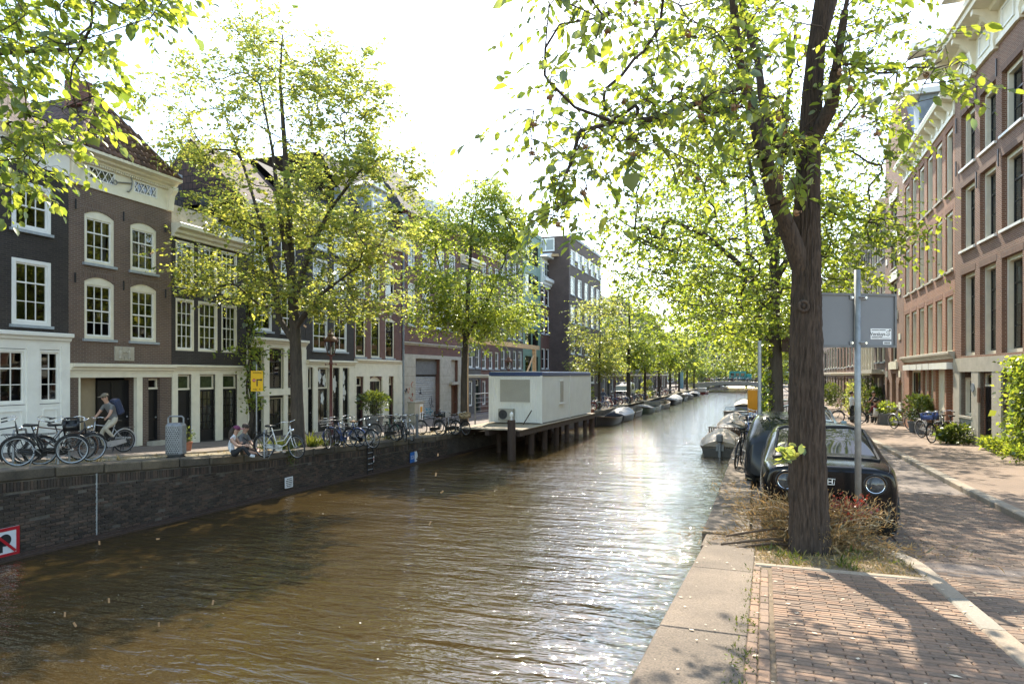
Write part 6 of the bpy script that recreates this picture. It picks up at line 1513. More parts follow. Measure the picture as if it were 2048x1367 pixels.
    if cap:
        c = MB(); c.blob((0, -.005, .06), (.104, .115, .08), n=12, k=6); c.prism([(-.08, .07), (.08, .07), (.06, .2), (-.06, .2)], 'z', .05, .062); co = c.build('cap', M[cap], o, smooth='all'); co.matrix_basis = Matrix.Translation(H) @ Rm
    for s in 'lr':
        a, b = Vector(j['wr'+s]), Vector(j['ha'+s]); d = (b-a).normalized(); sd = d.cross(Vector((0, 0, 1))); sd = sd.normalized() if sd.length > .1 else Vector((1, 0, 0)); pn = sd.cross(d)
        hm = MB()
        for q, L in ((-.027, .062), (-.009, .075), (.009, .07), (.027, .055)): hm.tube([b + sd*q, b + sd*q*1.15 + d*L*.6 - pn*.012, b + sd*q*1.1 + d*L - pn*.035], [.0095, .009, .007], 5)
        hm.tube([a + sd*.03 + d*.02, b + sd*.055 - d*.01, b + sd*.05 + d*.03], [.011, .010, .008], 5); hm.build('hand', M['skin'], o, smooth='all')
    if bag == 'backpack':
        c = Vector(j['chest']); p = Vector(j['pel']); ax = (c-p).normalized(); m_ = (c+p)/2 + ax*.12; b = MB(); b.bbox(-.16, .16, -.12, .1, -.25, .25, .05); bo = b.build('backpack', M['navy'], o); bk = Vector((0, -1, 0)); bk = (bk - ax*bk.dot(ax)).normalized(); r_ = (-bk).cross(ax)
        bo.matrix_basis = Matrix.Translation(m_ + bk*.2) @ Matrix((r_, -bk, ax)).transposed().to_4x4()
    if bag == 'strap':
        c = Vector(j['chest']); p = Vector(j['pel']); b = MB(); b.tube([c + Vector((.13, .04, .06)), c + Vector((.02, .15, -.08)), p + Vector((-.12, .13, .08)), p + Vector((-.17, .0, .03))], .014, 4); b.build('strap', M['black_cloth'], o)
    return o
def limbs(**k):
    d = dict(shl=(-.19, 0, 1.42), shr=(.19, 0, 1.42), ell=(-.24, -.02, 1.13), elr=(.24, -.02, 1.13), wrl=(-.24, .06, .9), wrr=(.24, .06, .9), hal=(-.24, .08, .82), har=(.24, .08, .82),
             hpl=(-.09, 0, .92), hpr=(.09, 0, .92), knl=(-.1, .03, .5), knr=(.1, .03, .5), anl=(-.1, 0, .08), anr=(.1, 0, .08), tol=(-.11, .15, .035), tor=(.11, .15, .035)); d.update(k); return d
# standing group on the right sidewalk
Yp = 38.6; x, y = at(1703, Yp)
person('person in a white shirt and dark trousers standing with a bicycle', (x, y, zr(y)), R(-70), limbs(ell=(-.26, .05, 1.14), wrl=(-.14, .26, 1.1), hal=(-.1, .33, 1.1), elr=(.25, .1, 1.15), wrr=(.2, .34, 1.05), har=(.2, .41, 1.03)), 'white_cloth', 'black_cloth', sleeve=1.6, glasses=False)
x, y = at(1747, Yp+.4)
person('person in black with crossed arms standing beside the seated one', (x, y, zr(y)), R(170), limbs(ell=(-.27, .05, 1.16), wrl=(-.05, .2, 1.2), hal=(.04, .22, 1.22), elr=(.26, .06, 1.15), wrr=(.06, .22, 1.35), har=(.02, .2, 1.46)), 'black_cloth', 'black_cloth', sleeve=.6, glasses=False)
sitJ = dict(pel=(0, 0, .5), spine=(0, -.03, .7), chest=(0, .0, .92), neck=(0, .03, 1.06), jaw=(0, .06, 1.14), head=(0, .06, 1.22), crown=(0, .05, 1.29), shl=(-.19, .01, .97), shr=(.19, .01, .97), ell=(-.26, .08, .74), elr=(.26, .08, .74), wrl=(-.18, .3, .66), wrr=(.18, .3, .66), hal=(-.14, .37, .66), har=(.14, .37, .66),
            hpl=(-.1, .04, .49), hpr=(.1, .04, .49), knl=(-.14, .46, .5), knr=(.14, .46, .5), anl=(-.13, .5, .08), anr=(.13, .44, .08), tol=(-.14, .66, .035), tor=(.14, .6, .035))
x, y = at(1751, Yp-.8); seat_xy = (x, y)
person('person in a maroon top seated on a white chair, back to the camera', (x, y, zr(y)), R(25), sitJ, 'maroon', 'black_cloth', sleeve=1.7, glasses=False)
ch = empty('shell_chair', (x, y, zr(y)), R(25), 'white plastic shell chair on the sunlit sidewalk', 'chair')
mb = MB(); g_ = []
for i in range(7):
    for k in range(7):
        u = k/6*2-1; t = i/6
        g_.append((u*(.23-.03*max(0, t-.6)), .24-.42*min(t*1.6, 1)-.06*max(0, t-.6) + .05*u*u*(t > .5), .42 + .02*u*u*3 + max(0, t-.55)*1.0 - .03*math.sin(min(t*1.7, 1)*3.1)))
mb.add(g_, [(i*7+k, i*7+k+1, (i+1)*7+k+1, (i+1)*7+k) for i in range(6) for k in range(6)]); o = mb.build('seat_shell', M['white'], ch, smooth='all'); sd = o.modifiers.new('thick', 'SOLIDIFY'); sd.thickness = .012
for sx in (-1, 1):
    for sy in (-1, 1): MB().tube([(sx*.12, sy*.1-.02, .42), (sx*.2, sy*.19-.02, 0)], .01, 6).build('leg', M['steel'], ch)
# couple on the quay edge; both sit on the ground facing the water
q_z = zl(16.7)+.03
x, y = at(463, 20.2)
person('person in a plum cap, white top and black trousers sitting on the quay edge', (x, y, q_z), R(-62), dict(pel=(0, 0, .11), spine=(0, -.04, .33), chest=(0, .03, .55), neck=(0, .09, .68), jaw=(0, .13, .75), head=(0, .14, .83), crown=(0, .13, .9), shl=(-.18, .03, .6), shr=(.18, .03, .6), ell=(-.22, .2, .4), elr=(.22, .2, .38), wrl=(-.1, .42, .38), wrr=(.08, .42, .36), hal=(-.04, .48, .37), har=(.03, .5, .35),
       hpl=(-.1, .06, .11), hpr=(.1, .06, .11), knl=(-.14, .36, .42), knr=(.16, .38, .34), anl=(-.1, .5, .07), anr=(.1, .55, .07), tol=(-.1, .65, .035), tor=(.1, .7, .035)), 'white_cloth', 'black_cloth', 'shoe_white', sleeve=0, long_hair=True, cap='plum')
x, y = at(485, 20.7)
person('person in a grey t-shirt and shorts sitting cross-legged on the quay edge', (x, y, q_z-.02), R(-78), dict(pel=(0, 0, .12), spine=(0, -.04, .35), chest=(0, .01, .58), neck=(0, .06, .72), jaw=(0, .1, .79), head=(0, .11, .87), crown=(0, .1, .94), shl=(-.2, .02, .63), shr=(.2, .02, .63), ell=(-.27, .12, .4), elr=(.27, .12, .4), wrl=(-.14, .32, .27), wrr=(.14, .32, .27), hal=(-.08, .38, .25), har=(.08, .38, .25),
       hpl=(-.11, .05, .12), hpr=(.11, .05, .12), knl=(-.36, .34, .2), knr=(.36, .34, .2), anl=(.06, .46, .08), anr=(-.06, .52, .07), tol=(.2, .5, .06), tor=(-.2, .56, .05)), 'grey_tee', 'khaki', 'shoe_dark', sleeve=.7, shorts=True, bag='strap')
# cyclist in front of the gateway: heads to the left of the picture, towards the camera end of the street
x, y = at(214, 20.6); hd = R(-97); cz_ = zl(y)
bike('grey city bicycle ridden past the gateway', x, y, cz_, hd, frame='silver', lean=0, low=False, group=None)
person('person with grey cap, dark t-shirt and backpack riding a bicycle', (x, y, cz_), hd - R(90), dict(pel=(0, -.24, 1.02), spine=(0, -.19, 1.22), chest=(0, -.08, 1.42), neck=(0, 0, 1.55), jaw=(0, .05, 1.62), head=(0, .06, 1.7), crown=(0, .05, 1.77), shl=(-.19, -.04, 1.46), shr=(.19, -.04, 1.46), ell=(-.27, .06, 1.24), elr=(.27, .06, 1.24), wrl=(-.29, .16, 1.12), wrr=(.29, .16, 1.12), hal=(-.29, .2, 1.1), har=(.29, .2, 1.1),
       hpl=(-.1, -.2, .98), hpr=(.1, -.2, .98), knl=(-.12, .12, .78), knr=(.12, .1, .62), anl=(-.13, -.12, .5), anr=(.13, .0, .24), tol=(-.13, .02, .45), tor=(.13, .14, .2)), 'grey_tee', 'beige_trousers', 'shoe_dark', sleeve=.6, cap='khaki', bag='backpack')
x, y = at(1206, 64); person('distant blond person walking on the left quay', (x, y, zl(y)), R(180), limbs(), 'denim', 'navy', hair='hair_blond', sleeve=1.5, glasses=False, long_hair=True)
# ------------------------------------------------------------------ cars
def paint(n, c, rough=.22): M[n] = mat(n, c, rough, .06, 3, spec=.3); return M[n]
paint('paint_black', (.006, .006, .007), .15); paint('paint_dark', (.022, .024, .026)); paint('paint_silver', (.42, .45, .46), .3); paint('paint_blue', (.20, .30, .36), .3); paint('paint_white', (.62, .63, .63), .3); paint('paint_red', (.25, .03, .015), .3); paint('paint_teal', (.02, .22, .20), .35)
M['carglass'] = mat('car_glass', (.010, .014, .018), .03, .2, 2, spec=.45)
M['headlamp'] = mat('headlamp_lens', (.06, .063, .066), .12, .5, 30, spec=.5); M['taillamp'] = mat('tail_lamp', (.35, .012, .01), .15, .3, 20, coat=1.0); M['plate_yellow'] = mat('number_plate', (.65, .45, .03), .5, .05, 3); M['tyre'] = mat('tyre', (.02, .02, .02), .8, .3, 20)
def catmull(C, k, axis):
    C = np.moveaxis(C, axis, 0); n = len(C); out = []
    for i in range(n-1):
        p0 = C[max(i-1, 0)]; p1 = C[i]; p2 = C[i+1]; p3 = C[min(i+2, n-1)]
        for s in range(k):
            t = s/k; out.append(.5*((2*p1) + (-p0+p2)*t + (2*p0-5*p1+4*p2-p3)*t*t + (-p0+3*p1-3*p2+p3)*t**3))
    out.append(C[-1]); return np.moveaxis(np.array(out), 0, axis)
HATCH = [(1.95, .24, (.58, .26), (.70, .48), (.70, .76), (.60, .92), .97), (1.86, .2, (.72, .22), (.80, .48), (.80, .82), (.66, .99), 1.03), (1.5, .18, (.80, .19), (.875, .5), (.862, .87), (.70, 1.04), 1.08), (1.18, .18, (.81, .18), (.878, .5), (.862, .92), (.70, 1.06), 1.09),
         (.22, .18, (.81, .18), (.878, .5), (.865, .95), (.62, 1.44), 1.49), (-.4, .18, (.81, .18), (.878, .5), (.868, .97), (.62, 1.47), 1.52), (-1.15, .18, (.81, .18), (.878, .5), (.862, .99), (.60, 1.43), 1.48), (-1.72, .2, (.78, .22), (.85, .5), (.82, .97), (.52, 1.17), 1.22), (-1.93, .26, (.68, .28), (.76, .5), (.75, .85), (.55, .96), .99)]
def car(label, x, y, z, rz, paintm, tilt=0., sx=1., sy=1., sz=1., front=True, badge=False, van=False, group='parked cars'):
    r = empty('parked_car', (x, y, z), 0, label, 'car', group); r.rotation_euler = Euler((0, tilt, rz)); r.scale = (sx, sy, sz)
    st = HATCH
    if van: st = [(a, b, c, d, (e[0], e[1]), (f[0]*1.25, f[1] if i < 3 else f[1]+.45), g if i < 3 else g+.48) for i, (a, b, c, d, e, f, g) in enumerate(HATCH)]; st[7] = (-1.85, .2, (.78, .22), (.86, .5), (.85, 1.2), (.74, 1.85), 1.92); st[8] = (-1.95, .26, (.74, .28), (.8, .5), (.8, 1.2), (.7, 1.8), 1.86)
    C = np.array([[(s[0], 0, s[1]), (s[0], s[2][0], s[2][1]), (s[0], s[3][0], s[3][1]), (s[0], s[4][0], s[4][1]), (s[0], s[5][0], s[5][1]), (s[0], 0, s[6])] for s in st])
    for row in C: row[:, 0] += 0
    C[0, 1:5, 0] -= np.array([.03, .06, .05, .03]); ku, kv = 6, 5
    G = catmull(catmull(C, ku, 0), kv, 1); ns, npf = G.shape[:2]
    parts = {'body': MB(), 'windscreen': MB(), 'side_window': MB(), 'rear_window': MB()}
    for s in (1, -1):
        for i in range(ns-1):
            for k in range(npf-1):
                ci, ck = i//ku, k//kv; fi, fk = i % ku, k % kv
                nm = 'body'
                if ci == 3 and ck == 4 and fi > 0: nm = 'windscreen'
                if ci in (4, 5) and ck == 3 and fk > 0 and not (fi == 0 and ci == 5): nm = 'side_window'
                if ci == 6 and ck == 4 and fi > 0: nm = 'rear_window'
                q = [G[i, k], G[i+1, k], G[i+1, k+1], G[i, k+1]]; q = [(p[0], p[1]*s, p[2]) for p in q]
                parts[nm].quad(*(q if s == 1 else q[::-1]))
    for end, i in ((1, 0), (-1, ns-1)):
        o_ = [tuple(p) for p in G[i]] + [(p[0], -p[1], p[2]) for p in G[i][::-1]][1:-1]; parts['body'].poly(o_ if end < 0 else o_[::-1])
    k4 = 4*kv; ln_ = [G[i, k4] for i in range(3*ku, 4*ku+1)] + [G[4*ku, k] for k in range(k4, npf)]
    sl_ = MB(); sl_.tube([tuple(p + np.array([0, 0, .006])) for p in ln_] + [(p[0], -p[1], p[2]+.006) for p in ln_[::-1]][1:], .022, 5); sl_.build('windscreen_surround', M['rubber'], r)
    bl_ = [G[3*ku, k] for k in range(k4, npf)]; MB().tube([tuple(p + np.array([.02, 0, .004])) for p in bl_] + [(p[0]+.02, -p[1], p[2]+.004) for p in bl_[::-1]][1:], .016, 5).build('scuttle', M['rubber'], r)
    for s in (1, -1): MB().tube([(p[0], p[1]*s*1.004, p[2]+.003) for p in [G[i, k4-1] for i in range(ku//2, 3*ku)]], .005, 4).build('bonnet_gap', M['rubber'], r)
    body = None
    for nm, mb in parts.items():
        o = mb.build(nm, paintm if nm == 'body' else M['carglass'], r, smooth='all'); me = o.data
        import bmesh as _b
        b = _b.new(); b.from_mesh(me); _b.ops.remove_doubles(b, verts=b.verts, dist=.002); _b.ops.recalc_face_normals(b, faces=b.faces); b.to_mesh(me); b.free()
        try: me.set_sharp_from_angle(angle=R(50))
        except Exception: pass
    for wx in (1.26, -1.28):
        for s in (-1, 1):
            wh = MB().lathe([(.2, -.1), (.29, -.1), (.315, -.07), (.315, .07), (.29, .1), (.2, .1)], 22, axis='y').build('wheel', M['tyre'], r, (wx, s*.775, .315), smooth=True)
            rm = MB(); rm.lathe([(.2, .04), (.205, .085), (.19, .09), (.03, .06), (.03, .08)], 18, axis='y')
            for k in range(5): q = 2*math.pi*k/5; rm.tube([(.03*math.cos(q), .085, .03*math.sin(q)), (.19*math.cos(q), .092, .19*math.sin(q))], .02, 5)
            rm.v = [(a, b_*s, c) for a, b_, c in rm.v]; rm.build('rim', M['steel'], wh, smooth=True)
            MB().torus((wx, s*.868, .33), .345, .022, 'y', 18, 5, a0=R(-8), a1=R(188)).build('wheel_arch', M['rubber'], r)
    for s in (-1, 1):
        mb = MB(); mb.tube([(.95, s*.84, .98), (.98, s*.94, 1.02)], .02, 6)
        if badge: mb.bbox(.9, 1.0, s*.95-.03, s*.95+.03, 1.0, 1.05, .012)
        else: mb.bbox(.9, 1.02, s*1.0-.07, s*1.0+.07, .97, 1.1, .025); mb.build('mirror', paintm, r)
        mb = MB()
        if front:
            hx = 1.9; mb.lathe([(.15, 0), (.15, .05), (.13, .07), (.125, .055)], 24, (hx, s*.545, .79), axis='x', caps=False); hl = mb.build('headlight', M['blackmetal'], r, smooth='all')
            MB().lathe([(.128, .045), (.1, .075), (.05, .09), (.001, .093)], 24, (hx, s*.545, .79), axis='x', caps=False).build('lens', M['headlamp'], hl, smooth='all'); MB().torus((hx+.06, s*.545, .79), .112, .008, 'x', 24, 5).build('light_ring', M['chrome'], hl)
        MB().bbox(-1.92, -1.84, s*.66-.09, s*.66+.09, .62, .86, .03).build('tail_light', M['taillamp'], r)
    if front:
        pts = []
        for k in range(28):
            q = 2*math.pi*k/28; pts.append((.72*math.copysign(abs(math.cos(q))**.35, math.cos(q)), .79 + .155*math.copysign(abs(math.sin(q))**.6, math.sin(q))))
        MB().prism(pts, 'x', 1.925, 1.956).build('front_panel', M['paint_black'], r)
        MB().box(1.94, 1.962, -.26, .26, .34, .45).build('number_plate', M['plate_yellow'], r); MB().bbox(1.9, 1.95, -.5, .5, .28, .5, .02).build('lower_grille', M['rubber'], r)
        mb = MB(); mb.tube([(1.1, -.55, 1.09), (1.02, -.1, 1.13)], .009, 4); mb.tube([(1.1, .1, 1.1), (1.02, .55, 1.11)], .009, 4); mb.build('wipers', M['rubber'], r)
    if badge:
        mb = MB(); p = [(-.05, -.04), (.05, -.04), (.062, .04), (-.062, .04), (-.05, -.04)]
        mb.tube([(1.962, a, .805+b_) for a, b_ in p], .006, 4); mb.box(1.957, 1.964, -.034, -.022, .775, .837); mb.box(1.957, 1.964, .022, .034, .775, .837); mb.box(1.957, 1.964, -.022, .022, .80, .812); mb.build('badge', M['white'], r)
    return r
def road_z(y): return zr(y) - .095
car('glossy black compact car with round headlights parked nose-on behind the foreground elm', .82, 12.05, road_z(12.05), R(-90), M['paint_black'], tilt=-.028, badge=True, sz=.96)
car('dark grey hatchback parked behind the black car, close to the quay edge', .48, 16.8, road_z(16.6), R(90), M['paint_dark'], tilt=.02, front=False)
car('silver-blue car parked beside the ivy-clad elm', 1.15, 22.9, road_z(22.9), R(-90), M['paint_blue'], tilt=-.02)
car('dark red car parked two places beyond the ivy-clad elm', .75, 28.0, road_z(28), R(90), M['paint_red'], front=False)
car('white car parked fourth along the right quay', .8, 33.2, road_z(33.2), R(-90), M['paint_white'])
x, y = at(1249, 86); car('pale blue van on the left street seen between trunks', x, y, zl(y), R(-90), M['paint_silver'], sx=1.15, sy=1.1, sz=1.08, van=True, group=None)
# truck on the far bridge
tr = empty('truck', (-5.5, 165, 2.35), 0, 'teal box truck crossing the distant bridge', 'truck'); MB().bbox(-2.2, 1.4, -1.1, 1.1, .5, 2.3, .05).build('box', M['paint_teal'], tr); MB().bbox(1.45, 2.6, -1.05, 1.05, .4, 1.7, .12).build('cab', M['paint_teal'], tr)
for k in range(3): MB().box(-1.9+k*1.1, -1.1+k*1.1, -1.115, -1.1, 1.2, 1.9).build('window', M['carglass'], tr)
for wx in (-1.4, 1.8):
    for s in (-1, 1): MB().lathe([(.38, -.12), (.38, .12)], 14, (wx, s*.95, .36), axis='y').build('wheel', M['tyre'], tr)

# ------------------------------------------------------------------ boats
M['tarp_beige'] = mat('beige_tarpaulin', (.40, .32, .24), .6, .12, 2.5, bump=.35, bscale=4); M['tarp_grey'] = mat('grey_tarpaulin', (.20, .20, .20), .6, .15, 2.5, bump=.35, bscale=4); M['tarp_navy'] = mat('navy_tarpaulin', (.025, .04, .065), .5, .15, 2.5, bump=.35, bscale=4); M['tarp_black'] = mat('black_tarpaulin', (.03, .03, .032), .55, .2, 2.5, bump=.35, bscale=4)
M['hull_black'] = mat('black_hull', (.02, .02, .022), .4, .25, 4); M['hull_white'] = mat('white_hull', (.55, .54, .50), .35, .12, 3); M['hull_grey'] = mat('grey_hull', (.22, .22, .21), .45, .2, 3); M['hull_red'] = mat('red_hull', (.20, .03, .02), .45, .2, 3); M['hull_wood'] = mat('varnished_hull', (.10, .045, .02), .35, .3, 4, stretch=(.4, 4, 4)); M['hull_green'] = mat('green_hull', (.04, .075, .05), .45, .2, 3)
M['boatfloor'] = mat('boat_floor', (.28, .24, .18), .8, .25, 4)
def boat(label, x, y, L, B, rz, hull, cover=None, dome=.55, outboard=False, screen=False, rail=False, cov=(0., 1.), cabin=False, group='boats moored along the left quay', oars=False):
    r = empty('boat', (x, y, 0), rz, label, 'boat', group); n = 14
    def hb(t): return B/2*(.84 + .16*min(1, t/.35) if t < .35 else (1 - max(0, (t-.5)/.5)**2.4))
    def sh(t): return .50 + .28*t**2.2
    hm = MB(); rings = []
    for i in range(n+1):
        t = i/n; b = max(hb(t), .012); z = sh(t); xx = (t-.5)*L + (.12*t**3)
        rings.append([(xx-.1*t, 0, -.25), (xx-.06*t, b*.62, -.2), (xx, b*.92, .12), (xx+.02*t, b, z), (xx, max(b-.06, .004), z+.015), (xx, max(b-.09, .003), z-.05), (xx, max(b*.7-.05, .002), .12), (xx, 0, .10)])
    k = 8
    for s in (1, -1):
        vs = [(p[0], p[1]*s, p[2]) for rg_ in rings for p in rg_]; fs = []; ms = []
        for i in range(n):
            for j_ in range(k-1):
                f = (i*k+j_, (i+1)*k+j_, (i+1)*k+j_+1, i*k+j_+1); fs.append(f if s == 1 else f[::-1]); ms.append(1 if j_ >= 4 else 0)
        b0 = len(hm.v); hm.add(vs, fs); hm.m[-len(ms):] = ms
        hm.add([(p[0], p[1]*s, p[2]) for p in rings[0][:4]] + [(rings[0][0][0], 0, rings[0][3][2])], [(0, 1, 2, 3, 4)])
    hm.build('hull', [M[hull], M['boatfloor']], r, smooth=True)
    mb = MB()
    for s in (1, -1): mb.tube([(p[3][0], p[3][1]*s, p[3][2]) for p in rings], .03, 5)
    mb.build('rubbing_strake', M['hull_wood'], r)
    if not cover or cov != (0., 1.):
        for t in ((.25, .55) if not cover else (.7,)): b = hb(t)-.08; MB().box((t-.5)*L-.14, (t-.5)*L+.14, -b, b, .34, .38).build('thwart', M['deckwood'], r)
    if cover:
        cm = MB(); m_ = 12; seed = random.random()*9
        for i in range(n+1):
            t = lerp(cov[0], cov[1], i/n); b = hb(t)+.035; z = sh(t)+.0; xx = (t-.5)*L + .12*t**3; hgt = dome*(math.sin(math.pi*min(1, max(0, (i/n*.92+.08))))**.55)*(1+.06*math.sin(i*1.7+seed))
            for k2 in range(m_+1):
                u = k2/m_*2-1; prof = (1-abs(u)**1.7)*(1-.1*abs(math.sin(u*5+i)))
                cm.v.append((xx, b*u, z - (.1 if abs(u) == 1 else 0) + hgt*prof + .015*math.sin(i*2.3+k2*1.1)))
        cm.f = [(i*(m_+1)+q, (i+1)*(m_+1)+q, (i+1)*(m_+1)+q+1, i*(m_+1)+q+1) for i in range(n) for q in range(m_)]; cm.m = [0]*len(cm.f)
        cm.f += [tuple(range(m_+1))[::-1], tuple(range(n*(m_+1), (n+1)*(m_+1)))]; cm.m += [0, 0]
        cm.build('cover', M[cover], r, smooth=True)
    if outboard:
        ob = MB(); xx = -L/2-.18; ob.bbox(xx-.22, xx+.2, -.15, .15, .72, 1.12, .07); o = ob.build('outboard_motor', M['tarp_grey'], r); ob = MB(); ob.bbox(xx-.1, xx+.1, -.07, .07, -.25, .74, .03); ob.box(xx-.28, xx+.1, -.015, .015, -.1, -.07); ob.tube([(xx+.1, 0, .8), (xx+.75, .1, .95)], .025, 6); ob.box(xx+.05, xx+.25, -.18, .18, .3, .6); ob.build('motor_leg', M['steel'], o)
    if screen:
        ws = MB(); xx = L*.1; b = hb(.6)-.1
        for s in (-1, 1): ws.tube([(xx, s*b, sh(.6)), (xx-.25, s*b*.92, sh(.6)+.42)], .02, 5)
        ws.tube([(xx-.25, -b*.92, sh(.6)+.42), (xx-.25, b*.92, sh(.6)+.42)], .02, 5); f = ws.build('screen_frame', M['steel'], r); MB().quad((xx, -b, sh(.6)), (xx, b, sh(.6)), (xx-.25, b*.92, sh(.6)+.42), (xx-.25, -b*.92, sh(.6)+.42)).build('screen_pane', M['glass'], f)
        dk = MB(); dk.prism([(xx-.02, -b), (xx-.02, b), (L*.45, .12), (L*.45, -.12)], 'z', sh(.7)-.04, sh(.7)+.05); dk.build('foredeck', M[hull], r)
    if cabin: MB().bbox(-L*.1, L*.22, -B*.32, B*.32, .4, 1.25, .08).build('cabin', M['hull_white'], r); MB().box(-L*.08, L*.2, -B*.325, B*.325, .8, 1.05).build('cabin_window', M['carglass'], r)
    if rail:
        q = B*.42; rl = empty('slatted_seat', (-L*.34, 0, 0), 0, parent=r)
        for i in range(15): yy = lerp(-q, q, i/14); MB().box(-.025, .025, yy-.035, yy+.035, .45, .98).build('slat', M['hull_wood'], rl)
        MB().box(-.04, .04, -q-.05, q+.05, .92, .98).build('top_rail', M['hull_wood'], rl)
    if oars: MB().tube([(-L*.2, -.2, .62), (L*.3, .3, .7)], .02, 5).build('oar', M['wood'], r)
    return r
gR = 'boats moored along the right quay'
boat('motorboat under a beige tarpaulin with grey outboard, nearest on the right quay', -2.1, 37.0, 5.0, 2.05, R(91), 'hull_black', 'tarp_beige', .62, outboard=True, group=gR)
boat('open wooden boat with slatted seat behind the outboard boat', -2.1, 42.6, 5.2, 2.1, R(89), 'hull_black', 'tarp_black', .35, rail=True, cov=(.55, 1.), group=gR)
boat('boat under a high beige dome tarpaulin on the right quay', -2.0, 49.5, 6.0, 2.2, R(90), 'hull_wood', 'tarp_beige', .85, group=gR)
boat('open boat with windscreen frame farther along the right quay', -2.4, 66, 6.5, 2.4, R(-92), 'hull_grey', None, screen=True, group=gR)
boat('flat beige covered boat far along the right quay', -2.2, 84, 7, 2.3, R(90), 'hull_wood', 'tarp_beige', .5, group=gR)
for i, (px, Y, L, B, hull, cover, dome, kw, lb) in enumerate([
    (1188, 55, 5.2, 1.9, 'hull_black', None, 0, {}, 'open black boat behind the brown mooring post'), (1220, 61, 5.6, 2.0, 'hull_black', 'tarp_navy', .55, {}, 'boat under a navy tarpaulin beside the site cabin'),
    (1254, 66, 5.0, 1.8, 'hull_wood', None, 0, dict(oars=True), 'open dark rowing boat with an oar'), (1264, 71, 4.8, 1.9, 'hull_green', 'tarp_black', .35, {}, 'green boat under a black cover'),
    (1281, 76, 5.4, 2.1, 'hull_white', None, 0, dict(screen=True), 'white motorboat with a windscreen on the left quay'), (1312, 82, 6.4, 2.2, 'hull_grey', None, 0, {}, 'large open grey sloop on the left quay'),
    (1330, 91, 5.5, 2.0, 'hull_black', 'tarp_black', .4, {}, 'black covered boat past the grey sloop'), (1344, 97, 5.5, 2.0, 'hull_grey', 'tarp_grey', .6, {}, 'boat under a silver-grey tarpaulin'),
    (1357, 104, 5.5, 2.0, 'hull_black', None, 0, {}, 'open black boat past the silver-grey one'), (1377, 111, 6, 2.1, 'hull_grey', 'tarp_grey', .5, {}, 'grey covered boat in the distance'),
    (1399, 124, 6, 2.1, 'hull_black', 'tarp_black', .45, {}, 'distant black covered boat before the red hull'), (1413, 138, 8, 2.6, 'hull_red', None, 0, dict(cabin=True), 'red-hulled cabin boat near the far bridge')]):
    x, y = at(px, Y); x = QL(y) + B/2 + .35; boat(lb, x, y, L, B, R(90 if i % 3 else -90)+random.uniform(-.04, .04), hull, cover, dome, **kw)

# ------------------------------------------------------------------ site cabin on its deck
M['cabin_wall'] = mat('cabin_sheet', (.74, .73, .68), .5, .05, 1.5); M['cabin_blue'] = mat('cabin_blue', (.025, .055, .15), .45, .1, 2); M['cabin_shutter'] = mat('cabin_shutter', (.36, .34, .29), .55, .05, 2)
cx0, cx1, cy0, cy1, cz0, cz1 = -13.98, -11.06, 34.3, 44.9, 1.40, 4.12
cb = empty('site_cabin', ((cx0+cx1)/2, (cy0+cy1)/2, cz0), 0, 'white portable site cabin with blue roof edge standing over the water', 'cabin'); hw, hl, H = (cx1-cx0)/2, (cy1-cy0)/2, cz1-cz0
def ribbed(mb, a, b, flip):
    """vertical trapezoid ribs between plan points a and b"""
    a, b = Vector(a), Vector(b); d = b-a; L = d.length; d.normalize(); nn = Vector((d.y, -d.x, 0)); n = int(L/.13); pts = []
    for i in range(n):
        for t, o in ((0, 0), (.55, 0), (.65, .018), (.9, .018)): pts.append(a + d*(L*(i+t)/n) + nn*o)
    pts.append(b)
    for p, q in zip(pts[:-1], pts[1:]): mb.quad((p.x, p.y, .02), (q.x, q.y, .02), (q.x, q.y, H-.22), (p.x, p.y, H-.22))
mb = MB(); ribbed(mb, (-hw, -hl, 0), (hw, -hl, 0), 0); ribbed(mb, (hw, -hl, 0), (hw, hl, 0), 0); ribbed(mb, (hw, hl, 0), (-hw, hl, 0), 0); ribbed(mb, (-hw, hl, 0), (-hw, -hl, 0), 0); mb.build('wall', M['cabin_wall'], cb)
mb = MB(); mb.bbox(-hw-.05, hw+.05, -hl-.05, hl+.05, H-.22, H, .02); mb.build('roof_band', M['cabin_blue'], cb); MB().box(-hw+.02, hw-.02, -hl+.02, hl-.02, H, H+.03).build('roof_sheet', M['greywhite'], cb)
for a, b_ in ((-hw, -hl), (hw, -hl), (hw, hl), (-hw, hl), (hw, .2)): MB().box(a-.06, a+.06, b_-.06, b_+.06, 0, H-.2).build('corner_post', M['cabin_wall'], cb)
u0, u1 = -hw+.6, hw-.62
f = MB(); f.box(u0-.05, u1+.05, -hl-.05, -hl+.02, 1.08, 2.36); f = f.build('window_shutter', M['cabin_wall'], cb); mb = MB()
for k in range(24): z = 1.12+k*.05; mb.prism([(-hl-.062, z), (-hl-.055, z+.048), (-hl-.045, z+.048), (-hl-.045, z)], 'x', u0, u1)
mb.build('shutter_slats', M['cabin_shutter'], f)
f = MB().box(hw-.02, hw+.05, -2.0, -1.25, .95, 2.25).build('side_window', M['cabin_wall'], cb); MB().box(hw+.05, hw+.06, -1.95, -1.3, 1.0, 2.2).build('shutter', M['cabin_shutter'], f); MB().box(hw, hw+.14, -2.05, -1.2, .9, .95).build('sill', M['white'], f)
ac = empty('air_conditioner', (-12.95, cy0-.22, 1.55), 0, 'outdoor air conditioner unit on the cabin front wall', 'air conditioner'); MB().bbox(-.42, .42, -.16, .16, 0, .62, .02).build('casing', M['cabin_shutter'], ac)
